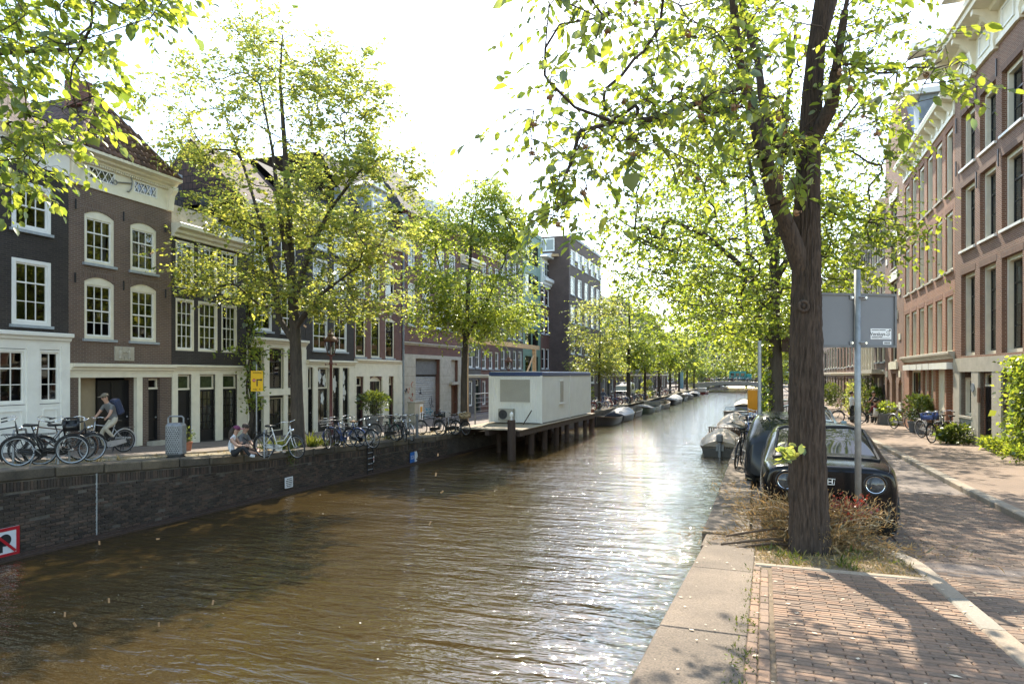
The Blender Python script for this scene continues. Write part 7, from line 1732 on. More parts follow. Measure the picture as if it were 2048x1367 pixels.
mb = MB(); [mb.torus((-.14, -.17, .31), q, .007, 'y', 22, 4) for q in (.06, .11, .16, .21, .25)]; mb.build('fan_grille', M['potgrey'], ac); MB().lathe([(.25, -.165), (.25, -.162)], 22, (-.14, 0, .31), axis='y').build('fan_opening', M['rubber'], ac)
dk = empty('timber_deck', (-12.6, 38, 1.36), 0, 'weathered plank deck on piles carrying the site cabin', 'deck')
y = 30.6
while y < 45.6:
    MB().bbox(-14.3+12.6, -10.85+12.6, y-38+.01, y-38+.19, -.05, 0, .008).build('plank', M['deckwood'], dk); y += .2
for xx in (-14.0, -12.6, -11.0): MB().box(xx+12.6-.1, xx+12.6+.1, -7.5, 7.7, -.32, -.05).build('beam', M['darkwood'], dk)
for yy in (32.6, 34.8, 37, 39.2, 41.4, 43.6, 45.4): MB().lathe([(.15, -2.2), (.15, -.05)], 12, (1.55, yy-38, 0)).build('pile', M['darkwood'], dk, smooth=True); MB().lathe([(.13, -2.2), (.13, -.05)], 10, (-.2, yy-38, 0)).build('pile', M['darkwood'], dk, smooth=True)
M['rustypile'] = mat('rust_brown_pile', (.085, .03, .018), .8, .35, 5)
mp = empty('mooring_post', (*at(1023, 32.0), -.8), 0, 'dark brown mooring post with white lamp at the deck corner', 'mooring post'); MB().lathe([(.19, 0), (.19, 2.62), (.17, 2.66)], 14).build('post', M['darkwood'], mp, smooth=True); MB().lathe([(.05, 2.66), (.05, 2.82), (.09, 2.84), (.09, 2.96), (.02, 3.04)], 10).build('lamp', M['white'], mp)
mp = MB().lathe([(.2, -.6), (.2, 1.55), (.17, 1.6)], 14).build('mooring_post', M['rustypile'], None, (*at(1183, 47.0), 0), smooth=True); tag(mp, 'rust-red mooring post standing in the water past the cabin', 'mooring post')
mp = MB().tube([(0, 0, 0), (.5, -.1, .75)], .03, 6).build('leaning_plank', M['darkwood'], None, (-11.9, cy0-.5, 1.37)); tag(mp, 'short dark bar leaning on the cabin corner', 'bar')
# timber gantry over the street behind the cabin
gt = empty('timber_gantry', (-16.2, 48.5, .85), 0, 'timber frame with long beam over the street behind the cabin', 'timber frame')
MB().box(-.12, .12, -.12, .12, 0, 5.0).build('post', M['wood'], gt); MB().tube([(-.1, -2.2, 2.6), (0, -.1, 4.6)], .07, 4).build('brace', M['wood'], gt); MB().box(-.12, .12, -13, .9, 5.0, 5.3).build('beam', M['wood'], gt); MB().box(-.12, .12, -12.6, -12.36, 0, 5.0).build('post', M['wood'], gt)
# steel fence beside the cabin
fn = empty('steel_fence', (-15.3, 37.5, zl(37.5)), 0, 'galvanised rail fence between the round elm and the cabin', 'fence')
for k in range(3): MB().box(-.03, .03, -2.2+k*2.2-.03, -2.2+k*2.2+.03, 0, 2.05).build('post', M['steel'], fn)
for k in range(8): MB().tube([(0, -2.2, .25+k*.25), (0, 2.2, .25+k*.25)], .014 if k < 7 else .025, 5).build('rail', M['steel'], fn)
# ------------------------------------------------------------------ street furniture and small things
def text(parent, s, size, loc, rot, m, extr=.0015, align='CENTER', name='lettering'):
    c = bpy.data.curves.new(name, 'FONT'); c.body = s; c.size = size; c.extrude = extr; c.align_x = align; c.align_y = 'CENTER'; c.materials.append(m); o = link('t', c); me = bpy.data.meshes.new_from_object(o.evaluated_get(bpy.context.evaluated_depsgraph_get())); bpy.data.objects.remove(o); bpy.data.curves.remove(c); return link(name, me, parent, loc, rot)
M['signgrey'] = mat('sign_back_grey', (.16, .165, .175), .55, .06, 2); M['signblack'] = mat('print_black', (.015, .015, .015), .6, .1, 5); M['signwhite'] = mat('sign_white', (.7, .7, .69), .5, .06, 5); M['signblue'] = mat('sign_blue', (.01, .13, .42), .45, .08, 5); M['signred'] = mat('sign_red', (.45, .012, .02), .45, .08, 5); M['signyellow'] = mat('sign_yellow', (.75, .42, .01), .45, .06, 5); M['orange'] = mat('orange_panel', (.70, .30, .02), .5, .1, 3); M['postgrey'] = mat('post_grey', (.27, .28, .28), .45, .2, 10, metal=.5)
# --- traffic sign seen from behind, on a galvanised post in front of the car
x, y = at(1716.5, 8.55); sp = empty('traffic_sign', (x, y, zr(y)-.05), 0, 'grey back of a wide sign board on a galvanised post before the black car', 'sign')
MB().tube([(0, 0, 0), (-.012, .0, 3.47)], .038, 14).build('post', M['postgrey'], sp, smooth='all')
pr_ = empty('sign_frame', (-.015, .05, 2.84), YAW + R(9), parent=sp); z0, z1 = -.335, .335
bd = MB().bbox(-.53, .53, -.012, .012, z0, z1, .006).build('board', M['signgrey'], pr_)
for a, b_, c, d in ((-.54, .54, z1-.025, z1+.005), (-.54, .54, z0-.005, z0+.025)): MB().box(a, b_, -.03, .014, c, d).build('edge_rail', M['potgrey'], pr_)
MB().box(.515, .542, -.03, .014, z0+.026, z1-.026).build('edge_rail', M['potgrey'], pr_); MB().box(-.542, -.515, -.03, .014, z0+.026, z1-.026).build('edge_rail', M['potgrey'], pr_)
for zz in (z0+.05, z1-.05):
    mb = MB(); mb.box(-.11, .13, -.034, -.013, zz-.022, zz+.022); mb.torus((.015, -.05, zz), .047, .012, 'z', 16, 5); mb.build('clamp', M['steel'], pr_)
    for sx in (-.085, .105): MB().lathe([(.012, -.045), (.012, -.034)], 8, (sx, 0, zz), axis='y').build('bolt', M['chrome'], pr_)
st = MB().box(.185, .475, -.0155, -.0125, z0+.10, z0+.235).build('maker_sticker', M['signwhite'], pr_); rt = (R(90), 0, 0)
text(pr_, 'Versluys', .062, (.285, -.0165, z0+.165), rt, M['signblack']); mb = MB()
for x0_, x1_, zz_, hh_ in ((.2, .30, .216, .009), (.306, .395, .216, .009), (.2, .285, .131, .008), (.292, .345, .131, .008), (.2, .30, .113, .005), (.308, .455, .113, .005)): mb.box(x0_, x1_, -.0168, -.0156, z0+zz_-hh_/2, z0+zz_+hh_/2)
mb.build('small_print', M['signblack'], pr_)
mb = MB(); mb.torus((.428, -.016, z0+.19), .018, .003, 'y', 12, 4); mb.tube([(.40, -.0165, z0+.16), (.43, -.0165, z0+.145), (.455, -.0165, z0+.17)], .004, 4); mb.box(.445, .465, -.0168, -.0156, z0+.205, z0+.225); mb.build('sticker_emblem', M['signblack'], pr_)
MB().box(.36, .475, -.0155, -.0125, z0+.035, z0+.075).build('barcode_sticker', M['signwhite'], pr_); mb = MB()
for k in range(9): mb.box(.372+k*.010, .376+k*.010+.003*(k % 2), -.0168, -.0156, z0+.042, z0+.067)
mb.build('barcode', M['signblack'], pr_)
# --- heap of dry prunings around the elm
bp = empty('brushwood_heap', (.5, 8.95, zr(8.95)), 0, 'heap of dry brown conifer prunings with red-leaved twigs around the elm trunk', 'brushwood')
M['twig'] = mat('bare_twig', (.42, .33, .23), .8, .3, 8); M['darktwig'] = mat('dark_twig', (.10, .06, .035), .85, .3, 8)
M['needles'] = leaf_mat('dry_needles', (.33, .235, .13), (.24, .16, .07), .4, .3, .03); M['redleaf'] = leaf_mat('red_leaf', (.26, .045, .04), (.26, .03, .02), .4, .4, .05)
rq = random.Random(12); rgq = np.random.default_rng(12); tips_ = []
for i in range(44):
    side = rq.choice((-1, 1, 1, -1, 0)); x0 = rq.uniform(-.25, .25); a = rq.uniform(-.35, .35) + (math.pi if side < 0 else 0 if side > 0 else rq.choice((-1.4, 1.4))); L = rq.uniform(.5, .95 if side < 0 else .85); h0 = rq.uniform(.03, .35); h1 = h0 + rq.uniform(.0, .28)
    y0 = rq.uniform(-.12, .5); p0 = Vector((x0, y0, h0)); p2 = p0 + Vector((math.cos(a)*L, math.sin(a)*L*.35, h1-h0)); pm = (p0+p2)/2 + Vector((0, 0, rq.uniform(.0, .14)))
    o = MB().tube([p0, p0.lerp(pm, .5), pm, pm.lerp(p2, .5), p2], [.010, .009, .007, .006, .003], 5).build('twig', M['twig' if rq.random() < .65 else 'darktwig'], bp); tips_.append((p0, pm, p2))
for (xa, ya, xb, yb, zz) in ((-1.0, -.35, .1, .05, .08), (-.95, -.15, .15, .15, .18), (-.85, -.42, -.1, -.1, .05)): MB().tube([(xa, ya, zz*.6), ((xa+xb)/2, (ya+yb)/2, zz+.03), (xb, yb, zz)], [.013, .016, .018], 6).build('twig', M['darktwig'], bp)
pts = []
for p0, pm, p2 in tips_:
    for _ in range(210):
        t = rq.random(); q = p0.lerp(pm, t*2) if t < .5 else pm.lerp(p2, t*2-1); pts.append((q.x+rq.gauss(0, .08), q.y+rq.gauss(0, .10), max(.01, q.z+rq.gauss(0, .07))))
for _ in range(6500):
    a = rq.uniform(0, 6.28); rr = abs(rq.gauss(0, .5)); pts.append((.05+rr*1.35*math.cos(a), .2+rr*.55*math.sin(a), abs(rq.gauss(0, .22))*max(.15, 1-rr)))
pts = np.array(pts); tg = pts - np.array([0, .2, -.2]); tg /= np.linalg.norm(tg, axis=1)[:, None]
tag(link('needles', leaves_mesh('needles', pts, tg, .055, M['needles'], rgq, LEAF4, .16, .7), bp), kind='stuff')
pts = []
for i in range(16):
    p0 = Vector((rq.uniform(.2, .45), rq.uniform(-.05, .3), rq.uniform(.25, .4))); p2 = p0 + Vector((rq.uniform(.05, .42), rq.uniform(-.1, .1), rq.uniform(.1, .32))); MB().tube([p0, p2], [.005, .003], 4).build('twig', M['darktwig'], bp)
    for _ in range(26): q = p0.lerp(p2, rq.uniform(.2, 1)); pts.append((q.x+rq.gauss(0, .025), q.y+rq.gauss(0, .03), q.z+rq.gauss(0, .022)))
pts = np.array(pts); tag(link('red_leaves', leaves_mesh('red_leaves', pts, np.tile([[.2, -.2, .5]], (len(pts), 1)), .028, M['redleaf'], rgq, LEAF4, .7, .8), bp), kind='stuff')
# --- litter, dry grass and weeds
def tuft_field(name, label, n, xr, yr, zf, size, m, seed, up=1., aspect=.12, cl=12, kind='stuff', spread=.45, fil=None):
    rg = np.random.default_rng(seed); k = max(1, n//cl); c = np.stack([rg.uniform(*xr, k), rg.uniform(*yr, k)], 1)
    if fil is not None: c = np.array([q for q in c if fil(q[0], q[1])])
    p = np.repeat(c, cl, 0) + rg.normal(0, .05, (len(c)*cl, 2)); z = np.array([zf(q[0], q[1]) for q in p]); pts = np.column_stack([p, z])
    o = link(name, leaves_mesh(name, pts, np.tile([[0, 0, up]], (len(pts), 1)), size, m, rg, LEAF4, aspect, spread, .35)); return tag(o, label, name.replace('_', ' '), None, kind)
tuft_field('dry_grass', None, 5200, (-.1, 1.45), (7.6, 9.5), lambda x, y: zr(y)-.005, .045, M['drygrass'], 1, .35, .16, 10, spread=.9)
tuft_field('grass', None, 520, (-.1, 1.4), (7.62, 9.0), lambda x, y: zr(y)-.005, .07, M['grassy'], 2, .8, .14, 26, spread=.5)
tuft_field('joint_weeds', None, 900, (-.14, -.10), (2.6, 7.5), lambda x, y: zr(y)+.006, .022, M['grassy'], 3, .5, .3, 12, spread=.9)
tuft_field('joint_moss', None, 700, (.02, 1.45), (2.6, 7.5), lambda x, y: zr(y)+.010, .012, M['drygrass'], 4, .4, .35, 5, spread=1.)
tuft_field('quay_grass', None, 5200, (-16.9, -15.0), (8.6, 46), lambda x, y: zl(y), .10, M['drygrass'], 5, .5, .12, 14, spread=.8, fil=lambda x, y: QL(y)-1.7 < x < QL(y)-.55)
tuft_field('quay_weeds', None, 2600, (-16.9, -13.5), (17.5, 60), lambda x, y: zl(y), .17, M['grassy'], 6, .9, .12, 40, spread=.5, fil=lambda x, y: QL(y)-1.6 < x < QL(y)-.5)
tuft_field('elm_foot_grass', None, 1500, (-16.6, -15.3), (19.2, 22.6), lambda x, y: zl(y), .26, M['grassy'], 7, .9, .10, 60, spread=.5)
# fallen petals / seeds on pavement and water
def flakes(name, n, xr, yr, zf, s, m, seed, fil=None):
    rg = np.random.default_rng(seed); p = np.stack([rg.uniform(*xr, n), rg.uniform(*yr, n)], 1)
    if fil: p = np.array([q for q in p if fil(*q)])
    a = rg.uniform(0, 6.28, len(p)); q = np.array([[math.cos(t), math.sin(t)] for t in (0, 1.57, 3.14, 4.71)]); sc = s*np.exp(rg.normal(0, .4, len(p)))
    R2 = np.stack([np.stack([np.cos(a), -np.sin(a)], 1), np.stack([np.sin(a), np.cos(a)], 1)], 1); q = q*np.array([1, .6]); pts = np.einsum('nij,kj->nki', R2, q)*sc[:, None, None] + p[:, None, :]
    z = np.array([[zf(u[0], u[1]) for u in f] for f in pts]); v = np.concatenate([pts, z[:, :, None]], 2).reshape(-1, 3); f = np.arange(len(v)).reshape(-1, 4); return tag(link(name, np_mesh(name, v, f, m)), None, None, None, 'stuff')
M['petal'] = mat('pale_seed_flake', (.62, .52, .38), .8, .2, 10); M['petal_white'] = mat('white_petal', (.75, .73, .68), .7, .1, 10)
flakes('fallen_flakes', 420, (-.7, 3.7), (2.6, 12), lambda x, y: zr(y)+.022 - (.1 if x > 1.62 else 0), .014, M['petal'], 3)
flakes('floating_petals', 900, (-15.1, -1.0), (4, 60), lambda x, y: .012, .011, M['petal_white'], 4, lambda x, y: rng.random() < (1.0 if x < -13.8 else .22))
# falling elm seeds in the air over the water
fs = MB().bbox(-.010, .010, -.003, .003, -.024, .024, .002).mesh('falling_seed', mat('tan_seed', (.34, .20, .10), .8, .2, 10))
for i, (px, py, Y, t) in enumerate(((199, 1085, 8, .1), (218, 1200, 7, .0), (150, 1248, 6.5, -.5), (426, 1204, 7, .2), (318, 1248, 7, 0), (130, 1228, 7, .1), (872, 948, 9, .2), (884, 983, 9, .9), (860, 1046, 8, .4), (876, 909, 11, .1), (316, 1077, 10, 1.5), (610, 652, 9, -.9), (90, 392, 7, -.8), (304, 506, 8, 1.2), (264, 318, 9, 0))):
    o = link('falling_seed', fs, None, P3(px, py, Y), (random.uniform(-.3, .3), t, YAW)); tag(o, 'tan elm seed falling through the air over the canal', 'seed', 'falling elm seeds')
# --- lamp posts
def lamp_post(label, x, y, z, H=4.45, detail=True):
    r = empty('street_lamp', (x, y, z), 0, label, 'street lamp', 'lantern posts on the left quay'); pm = M['redbrown']
    MB().lathe([(.17, 0), (.17, .25), (.12, .32), (.12, .75), (.08, .85), (.065, 1.2), (.055, H-1.35), (.075, H-1.32), (.05, H-1.2), (.05, H-1.02)], 12).build('post', pm, r, smooth=True)
    b = MB(); b.tube([(-.22, 0, H-1.34), (.22, 0, H-1.34)], .018, 6); [b.blob((s*.24, 0, H-1.34), .04) for s in (-1, 1)]; b.build('ladder_bar', pm, r)
    lt = empty('lantern', (0, 0, H-1.02), parent=r); top, bot, hh = .26, .13, .56
    f = MB(); n = 6
    for k in range(n):
        q = 2*math.pi*k/n; f.tube([(bot*math.cos(q), bot*math.sin(q), .03), (top*math.cos(q), top*math.sin(q), hh)], .014, 4)
    f.torus((0, 0, .03), bot, .018, 'z', 6, 5); f.torus((0, 0, hh), top, .024, 'z', 6, 5); f.lathe([(.05, -.02), (.07, 0), (bot, .02)], 6)
    f.build('lantern_frame', pm, lt)
    for k in range(n):
        q, q2 = 2*math.pi*k/n, 2*math.pi*(k+1)/n; MB().quad((bot*math.cos(q), bot*math.sin(q), .04), (bot*math.cos(q2), bot*math.sin(q2), .04), (top*math.cos(q2), top*math.sin(q2), hh-.02), (top*math.cos(q), top*math.sin(q), hh-.02)).build('pane', M['clearglass'], lt)
    h = MB(); h.lathe([(.28, hh), (.27, hh+.05), (.16, hh+.16), (.12, hh+.19), (.12, hh+.28), (.06, hh+.33), (.03, hh+.4), (.045, hh+.43), (.01, hh+.5)], 12)
    for k in range(n): q = 2*math.pi*k/n; h.tube([(.27*math.cos(q), .27*math.sin(q), hh+.03), (.31*math.cos(q), .31*math.sin(q), hh+.1), (.27*math.cos(q), .27*math.sin(q), hh+.17)], .02, 5)
    h.build('crown_cap', M['rust'], lt, smooth=True); MB().lathe([(.03, .05), (.045, .2), (.02, .34)], 8).build('bulb', M['white'], lt); return r
lamp_post('red-brown lantern post among the bicycles, nearest on the left quay', *at(662, 26.3), zl(22.2))
for (px, Y, lb) in ((1017, 47.8, 'lantern post rising behind the site cabin'), (1230, 71, 'lantern post past the slim young elm'), (1292, 98, 'lantern post halfway along the far left quay'), (1322, 120, 'small distant lantern post on the left quay'), (1352, 140, 'farthest lantern post before the bridge')):
    x, y = at(px, Y); lamp_post(lb, x, y, zl(y))
# --- bin
x, y = at(352, 19.6); bn = empty('litter_bin', (x, y, zl(y)), YAW, 'perforated steel litter bin on the left quay', 'litter bin')
MB().bbox(-.24, .24, -.2, .2, .06, 1.0, .07).build('body', M['steel'], bn); mb = MB(); mb.tube([(-.22, 0, 1.0), (-.22, 0, 1.14), (-.17, 0, 1.19), (.17, 0, 1.19), (.22, 0, 1.14), (.22, 0, 1.0)], .025, 6); mb.build('hood', M['steel'], bn); MB().box(-.2, .2, -.16, .16, 0, .06).build('foot', M['blackmetal'], bn)
ds = MB().lathe([(.016, 0), (.016, -.004)], 8, axis='y').mesh('perforation', M['blackmetal'])
for r_ in range(13):
    for c in range(6): link('perforation', ds, bn, (-.16+c*.064+(.032 if r_ % 2 else 0)-.016, -.2015, .16+r_*.06))
# --- steel hoops for bicycles
for px, Y, lb in ((40, 16.4, 'steel bicycle hoop beside the leftmost bicycle'), (128, 16.7, 'steel bicycle hoop behind the crate bicycle'), (531, 20.8, 'steel bicycle hoop behind the white bicycle'), (688, 26, 'steel bicycle hoop beside the blue bicycle'), (895, 33.9, 'steel bicycle hoop before the round elm')):
    x, y = at(px, Y); o = MB().tube([(0, -.35, 0), (0, -.35, .74), (0, -.3, .82), (0, .3, .82), (0, .35, .74), (0, .35, 0)], .026, 8).build('bicycle_hoop', M['steel'], None, (x, y, zl(y)), (0, 0, R(35)), True); tag(o, lb, 'bicycle stand', 'bicycle hoops')
# --- yellow diversion sign on the left quay
x, y = at(514, 22.6); ys = empty('diversion_sign', (x, y, zl(y)), R(62), 'yellow detour sign on a thin post beside the vine', 'sign'); MB().tube([(0, .03, 0), (0, .03, 2.9)], .025, 8).build('post', M['steel'], ys)
z0 = zat(782, 22.6)-zl(y); z1 = zat(741, 22.6)-zl(y); MB().bbox(-.2, .2, -.008, .008, z0, z1, .004).build('board', M['signyellow'], ys); text(ys, 'omleiding', .075, (0, -.012, z1-.06), rt, M['signblack']); text(ys, 'volg', .08, (-.08, -.012, z0+.07), rt, M['signblack']); text(ys, 'K', .09, (.1, -.012, z0+.07), rt, M['signblack'])
mb = MB(); mb.box(-.02, .02, -.012, -.009, z0+.17, z0+.36); mb.box(-.02, .13, -.012, -.009, z0+.36, z0+.4); mb.prism([(.12, z0+.33), (.18, z0+.38), (.12, z0+.43)], 'y', -.012, -.009); mb.build('arrow', M['signblack'], ys); MB().lathe([(.055, -.009), (.055, -.012)], 14, (-.1, 0, z0+.36), axis='y').build('no_entry_disc', M['signred'], ys); MB().box(-.14, -.06, -.0135, -.0125, z0+.352, z0+.368).build('no_entry_bar', M['signwhite'], ys)
# --- things fixed to the left quay wall
def wall_board(name, label, y, zc, w_, h_, m, cat='sign'):
    r = empty(name, (QL(y)+.03, y, zc), R(90)+.03, label, cat); MB().bbox(-w_/2, w_/2, -.012, .012, -h_/2, h_/2, .005).build('board', m, r); return r
y = atx(-6, QL(10))[1]; r = wall_board('mooring_ban_sign', 'red and white no-mooring sign low on the quay wall', 9.93, zat(1078, 14.9)+.0, .62, .62, M['signwhite'])
for a, b_, c, d in ((-.31, .31, .24, .31), (-.31, .31, -.31, -.24), (-.31, -.24, -.24, .24), (.24, .31, -.24, .24)): MB().box(a, b_, -.02, -.012, c, d).build('border', M['signred'], r)
mb = MB(); mb.lathe([(.13, -.016), (.13, -.02)], 20, (0, 0, .05), axis='y'); mb.box(-.13, -.05, -.02, -.016, -.2, .05); mb.build('mooring_symbol', M['signblack'], r); mb = MB(); mb.add([(-.24, -.024, .2), (-.2, -.024, .24), (.24, -.024, -.2), (.2, -.024, -.24)], [(0, 1, 2, 3)]); mb.build('slash', M['signred'], r)
Yw, yw = atx(578, -15.0); r = wall_board('notice_board', 'small white lettered notice on the quay wall under hanging weeds', yw, zat(964, Yw), .42, .36, M['signwhite'])
mb = MB()
for k, (wa, wb) in enumerate(((-.12, .13), (-.17, .16), (-.16, .17), (-.15, .14), (-.13, .12))): mb.box(wa, -.03, -.0145, -.012, .11-k*.06, .135-k*.06); mb.box(-.015, wb, -.0145, -.012, .11-k*.06, .135-k*.06)
mb.build('small_print', M['signblack'], r)
Yw, yw = atx(826, -14.6); r = wall_board('depth_sign', 'blue 2,25 depth sign with white arrow on the quay wall', yw, zat(914, Yw), .42, .46, M['signblue']); text(r, '2,25', .2, (0, -.014, 0), rt, M['signwhite']); MB().prism([(.21, -.23), (.42, -.23), (.52, 0), (.42, .23), (.21, .23)], 'y', -.012, .012).build('arrow_board', M['signwhite'], r)
Yw, yw = atx(750, -14.7); r = wall_board('number_plate_sign', 'tiny white plate with red 8 on the quay wall', yw, zat(918, Yw), .12, .24, M['signwhite']); text(r, '8', .16, (0, -.014, 0), rt, M['signred'])
Yw, yw = atx(740, -14.75); r = empty('quay_ladder', (QL(yw)+.04, yw, 0), R(90), 'dark steel ladder set in the quay wall', 'ladder'); [MB().tube([(s*.2, -.04, -.4), (s*.2, -.04, zl(yw)+.05)], .022, 6).build('rail', M['blackmetal'], r) for s in (-1, 1)]
for k in range(7): MB().tube([(-.2, -.04, .0+k*.22), (.2, -.04, k*.22)], .018, 6).build('rung', M['steel'], r)
# hanging weeds on the wall
rgw = np.random.default_rng(9); Yw, yw = atx(580, -15.0); pts = np.array([QL(yw)+.05, yw, zl(yw)-.15]) + rgw.normal(0, 1, (240, 3))*np.array([.06, .12, .18]); o = link('hanging_weed', leaves_mesh('hanging_weed', pts, np.tile([[.4, 0, -.4]], (240, 1)), .05, M['grassy'], rgw, LEAF4, .5)); tag(o, 'green weed hanging over the quay wall above the notice', 'weed')
# --- utility cabinet, bollards, planter
x, y = at(832, 42.2); uc = empty('utility_cabinet', (x, y, zl(y)), R(90), 'cream utility cabinet with a poster beside the garage', 'cabinet'); MB().bbox(-.6, .6, -.25, .25, .15, 1.35, .03).build('body', M['stone'], uc); MB().box(-.64, .64, -.29, .29, 1.35, 1.43).build('lid', M['concrete'], uc); MB().box(-.62, .62, -.27, .27, 0, .15).build('plinth', M['concrete'], uc); p = MB().box(-.02, .42, -.262, -.25, .25, 1.25).build('poster', M['signwhite'], uc); MB().box(.06, .34, -.266, -.262, .75, 1.1).build('poster_patch', M['orange'], uc); MB().tube([(.18, -.27, .35), (.22, -.27, .55), (.2, -.27, .7)], .03, 5).build('poster_figure', M['signblack'], uc)
for px, Y, lb in ((834, 31.4, 'dark bollard beside the middle bicycle cluster'), (880, 40, 'dark bollard in front of the garage door')):
    x, y = at(px, Y); o = MB().lathe([(.09, 0), (.085, .1), (.07, .15), (.06, .95), (.08, .97), (.08, 1.02), (.04, 1.08)], 12).build('bollard', M['potgrey'], None, (x, y, zl(y)), smooth=True); tag(o, lb, 'bollard', 'bollards')
def plant(name, label, x, y, z, r, h, m='leaf_bush', n=500, size=.08, pot=None, pot_h=.4, pot_r=.25, cat='plant', seed=0, square=False, flowers=None, stems=True, group=None):
    rt_ = empty(name, (x, y, z), 0, label, cat, group); rg = np.random.default_rng(seed+int(abs(x*37+y*91))); zb = 0
    if pot:
        zb = pot_h
        if square: MB().bbox(-pot_r, pot_r, -pot_r, pot_r, 0, pot_h, .02).build('pot', M[pot], rt_)
        else: MB().lathe([(pot_r*.72, 0), (pot_r*.95, pot_h*.85), (pot_r*1.05, pot_h*.86), (pot_r*1.05, pot_h), (pot_r*.85, pot_h), (pot_r*.8, pot_h*.9)], 16).build('pot', M[pot], rt_, smooth=True)
    if stems:
        mb = MB()
        for k in range(6): a = rg.uniform(0, 6.28); mb.tube([(0, 0, zb-.05), (r*.4*math.cos(a), r*.4*math.sin(a), zb+h*.5), (r*.75*math.cos(a), r*.75*math.sin(a), zb+h*.85)], [.014, .01, .005], 4)
        mb.build('stems', M['bark_dark'], rt_)
    p = ell(n, (0, 0, zb+h*.55), (r, r, h*.5), rg, .6) + rg.normal(0, .02, (n, 3)); off = p-np.array([0, 0, zb+h*.4]); t = off/np.linalg.norm(off, axis=1)[:, None]
    o = link('foliage', leaves_mesh('foliage', p, t+np.array([0, 0, .1]), size, M[m], rg, LEAF4, .6, .5), rt_); tag(o, kind='stuff')
    if flowers: q = ell(60, (0, 0, zb+h*.6), (r, r, h*.5), rg, .9); tag(link('flowers', leaves_mesh('flowers', q, np.tile([[0, -.3, .5]], (60, 1)), .06, M[flowers], rg, LEAF4, .9), rt_), kind='stuff')
    return rt_
x, y = at(748, 34.5); plant('potted_shrub', 'round shrub in a big zinc planter before the rusticated arches', x, y, zl(y), .85, 1.15, n=1300, size=.11, pot='potgrey', pot_h=.85, pot_r=.5)
x, y = at(374, 22.6); plant('potted_plant', 'small plant in a terracotta pot beside the black door', x, y, zl(y), .22, .45, n=160, size=.07, pot='terracotta', pot_h=.3, pot_r=.17)
# right sidewalk planting
def rp(px, Y): x, y = at(px, Y); return x, y, zr(y)
plant('potted_bay', 'leafy bay tree in a dark pot by the orange brick house', *rp(1830, 30.6), .5, 1.15, 'leaf_bush', 900, .1, 'potgrey', .5, .3); plant('potted_bay', 'leafy bay tree in a grey pot, nearer of the pair', *rp(1843, 29.6), .45, 1.1, 'leaf_bush', 800, .1, 'potgrey', .5, .28)
plant('planter_shrub', 'green shrub in a square grey planter beside the seated person', *rp(1774, 37.4), .45, .65, 'leaf_right', 700, .1, 'potgrey', .6, .42, square=True)
plant('facade_plant', 'small leafy plant at the wall past the square planter', *rp(1790, 36.4), .28, .7, 'leaf_right', 300, .09); plant('facade_plant', 'low leafy plant under the blue crate bicycle', *rp(1886, 25.6), .38, .5, 'leaf_right', 500, .1); plant('facade_plant', 'broad-leaved plant at the stone pier beside the bicycles', *rp(1915, 24.2), .55, .65, 'leaf_bush', 800, .12)
for i, (px, Y, r_, h_, lb) in enumerate(((1735, 46, .9, 2.6, 'tall climbing shrub against the dark bay house'), (1722, 50, 1.0, 3.2, 'tall flowering shrub on the right sidewalk behind the sign post'), (1700, 48, .7, 1.2, 'yellow-green bush beside the tall flowering shrub'), (1678, 58, 1.0, 1.6, 'dark bush farther along the right facades'), (1662, 66, 1.0, 2.0, 'bush glimpsed beside the near trunk on the right'), (1752, 42.5, .45, 1.9, 'slim shrub behind the person in black'))):
    plant('facade_shrub', lb, *rp(px, Y), r_, h_, 'leaf_yellow' if i in (1, 2) else 'leaf_bush', 1100, .12, seed=i, flowers='petalpink' if False else None)
# climber at the right picture edge
rgc = np.random.default_rng(77); x, y = at(2046, 19.6); cl = empty('climbing_plant', (x+.1, y, zr(y)), 0, 'green climber up the stone wall at the right picture edge', 'climber'); n = 2600
p = np.column_stack([rgc.normal(-.12, .16, n), rgc.normal(0, .55, n), rgc.random(n)**.9*2.9]); tag(link('foliage', leaves_mesh('foliage', p, np.tile([[-.5, -.2, -.2]], (n, 1)), .10, M['leaf_right'], rgc, LEAF4, .75), cl), kind='stuff'); mb = MB()
for k in range(5): mb.tube([(.0, rgc.uniform(-.3, .3), 0), (-.05, rgc.uniform(-.5, .5), 1.2), (-.05, rgc.uniform(-.6, .6), 2.6)], .015, 5)
mb.build('stems', M['bark_dark'], cl)
for k, (px, Y, lb) in enumerate(((2012, 20.4, 'weeds at the foot of the stone wall, nearer clump'), (2036, 18.2, 'weeds at the right picture edge below the climber'), (1996, 21.8, 'weeds at the foot of the stone wall beside the black door'))): plant('wall_weeds', lb, *rp(px, Y), .5, .42, 'leaf_right', 700, .08, stems=False, seed=k)
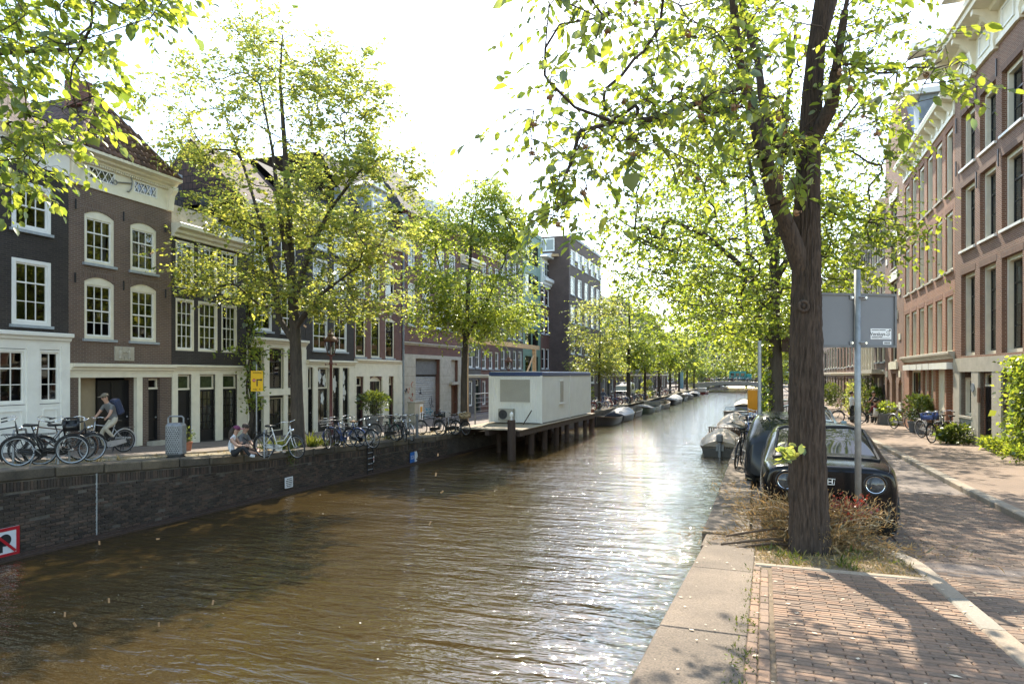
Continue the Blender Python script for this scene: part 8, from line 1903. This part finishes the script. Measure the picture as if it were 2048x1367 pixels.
# vine between the narrow black house and its neighbour
xv, yv = at(492, 29.2); vn = empty('climbing_vine', (xv+.25, yv, zl(yv)), 0, 'old woody vine climbing between two dark brick houses', 'vine'); rgv = np.random.default_rng(5); mb = MB()
for k in range(5):
    pts_ = [(rgv.normal(.0, .04), rgv.normal(0, .1), 0)]
    for z in np.arange(.5, 6.8, .5): pts_.append((rgv.normal(.05, .05), pts_[-1][1]*.7 + rgv.normal(0, .12), z))
    mb.tube(pts_, list(np.linspace(.06, .02, len(pts_))), 6)
for s in (-1, 1):
    for z in (3.5, 5.6): mb.tube([(0, 0, z), (.05, s*1.0, z+.35), (.05, s*1.9, z+.2), (.05, s*2.6, z+.3)], [.03, .02, .015, .006], 5)
mb.build('stems', M['bark_dark'], vn, smooth='all'); n = 1500; p = np.column_stack([rgv.normal(.15, .12, n), rgv.normal(0, .32, n), 1.2+rgv.random(n)*5.6]); far = rgv.random(n) < .2; p[far, 1] += rgv.uniform(-2.2, 2.2, far.sum()); p[far, 2] = rgv.choice([3.7, 5.85], far.sum()) + rgv.normal(0, .12, far.sum())
tag(link('foliage', leaves_mesh('foliage', p, np.tile([[.4, 0, -.3]], (n, 1)), .11, M['leaf_mid'], rgv, LEAF4, .8), vn), kind='stuff')
# hedge on the left street beyond the cabin
for px, Y, lb in ((1186, 66, 'clipped green hedge beyond the cabin, nearer block'), (1212, 73, 'clipped green hedge beyond the cabin, farther block')):
    x, y = at(px, Y); x -= 2.2; rgh = np.random.default_rng(int(px)); hd = empty('hedge', (x, y, zl(y)), 0, lb, 'hedge'); n = 2200; p = rgh.uniform(-1, 1, (n, 3))*np.array([.6, 1.8, .85]) + np.array([0, 0, .9]); tag(link('foliage', leaves_mesh('foliage', p, rgh.normal(0, 1, (n, 3)), .16, M['leaf_mid'], rgh, LEAF4, .7), hd), kind='stuff'); MB().box(-.5, .5, -1.7, 1.7, 0, 1.6).build('core', M['darkgreen'], hd)
for i, (px, Y, h_) in enumerate(((1315, 90, 2.2), (1400, 150, 2.5), (1294, 86, 1.2))):
    x, y = at(px, Y); x = QL(y)-1.3; plant('quay_bush', ('yellow-green bush on the left quay among bicycles', 'bush on the left quay near the bridge', 'low bush among the far bicycles')[i], x, y, zl(y), 1.0, h_, 'leaf_yellow', 900, .16)
# --- charging post, tall posts, orange and blue panel beside the parked cars
x, y = at(1535, 14.9); cp = empty('charging_post', (x-.05, y, zr(y)-.08), YAW, 'dark electric charging post between the parked cars and the quay', 'charging post'); MB().bbox(-.2, .2, -.12, .12, 0, 1.32, .03).build('body', M['potgrey'], cp); MB().box(-.1, .1, -.126, -.119, 1.13, 1.2).build('label_strip', M['signwhite'], cp); MB().lathe([(.07, -.119), (.07, -.15), (.04, -.16)], 14, (0, 0, .88), axis='y').build('socket', M['blackmetal'], cp); MB().box(-.06, .06, -.124, -.119, 1.02, 1.08).build('display', M['signwhite'], cp); MB().tube([(0, -.17, .88), (.03, -.25, .7), (.1, -.2, .35), (.3, -.1, .15)], .018, 6).build('cable', M['rubber'], cp)
x, y = at(1519, 15.6); o = MB().tube([(0, 0, 0), (0, 0, 3.15)], .045, 10).build('sign_post', M['postgrey'], None, (x, y, zr(y)-.1), smooth=True); tag(o, 'grey steel post beside the charging post', 'post')
x, y = at(1525, 22.5); o = MB().tube([(0, 0, 0), (0, 0, 3.6)], .05, 10).build('sign_post', M['darkgreen'], None, (x, y, zr(y)-.1), smooth=True); tag(o, 'dark green post just behind the grey one', 'post')
x, y = at(1508, 27.5); pn = empty('site_hoarding', (x+.05, y, zr(y)-.05), YAW, 'upright panel, orange above and blue below, on the right quay', 'panel'); MB().box(-.3, .3, -.05, .05, .0, 1.0).build('blue_half', M['signblue'], pn); MB().box(-.3, .3, -.05, .05, 1.003, 1.9).build('orange_half', M['orange'], pn)
x, y = at(244, 22.0); so = empty('stool', (x, y, zl(y)), 0, 'small grey stool in front of the gateway', 'stool'); MB().bbox(-.22, .22, -.16, .16, .4, .46, .015).build('seat', M['shutter'], so); [MB().tube([(a*.16, b_*.1, .4), (a*.22, b_*.14, 0)], .015, 5).build('leg', M['blackmetal'], so) for a in (-1, 1) for b_ in (-1, 1)]
# distant blue hoarding by the far left quay
x, y = at(1388, 158); o = MB().bbox(-.1, .1, -3, 3, 0, 6.5, .03).build('hoarding', mat('blue_hoarding', (.05, .16, .22), .6, .2, 1), None, (-17.5, 156, .85)); tag(o, 'tall blue hoarding behind the far trees on the left bank', 'hoarding')
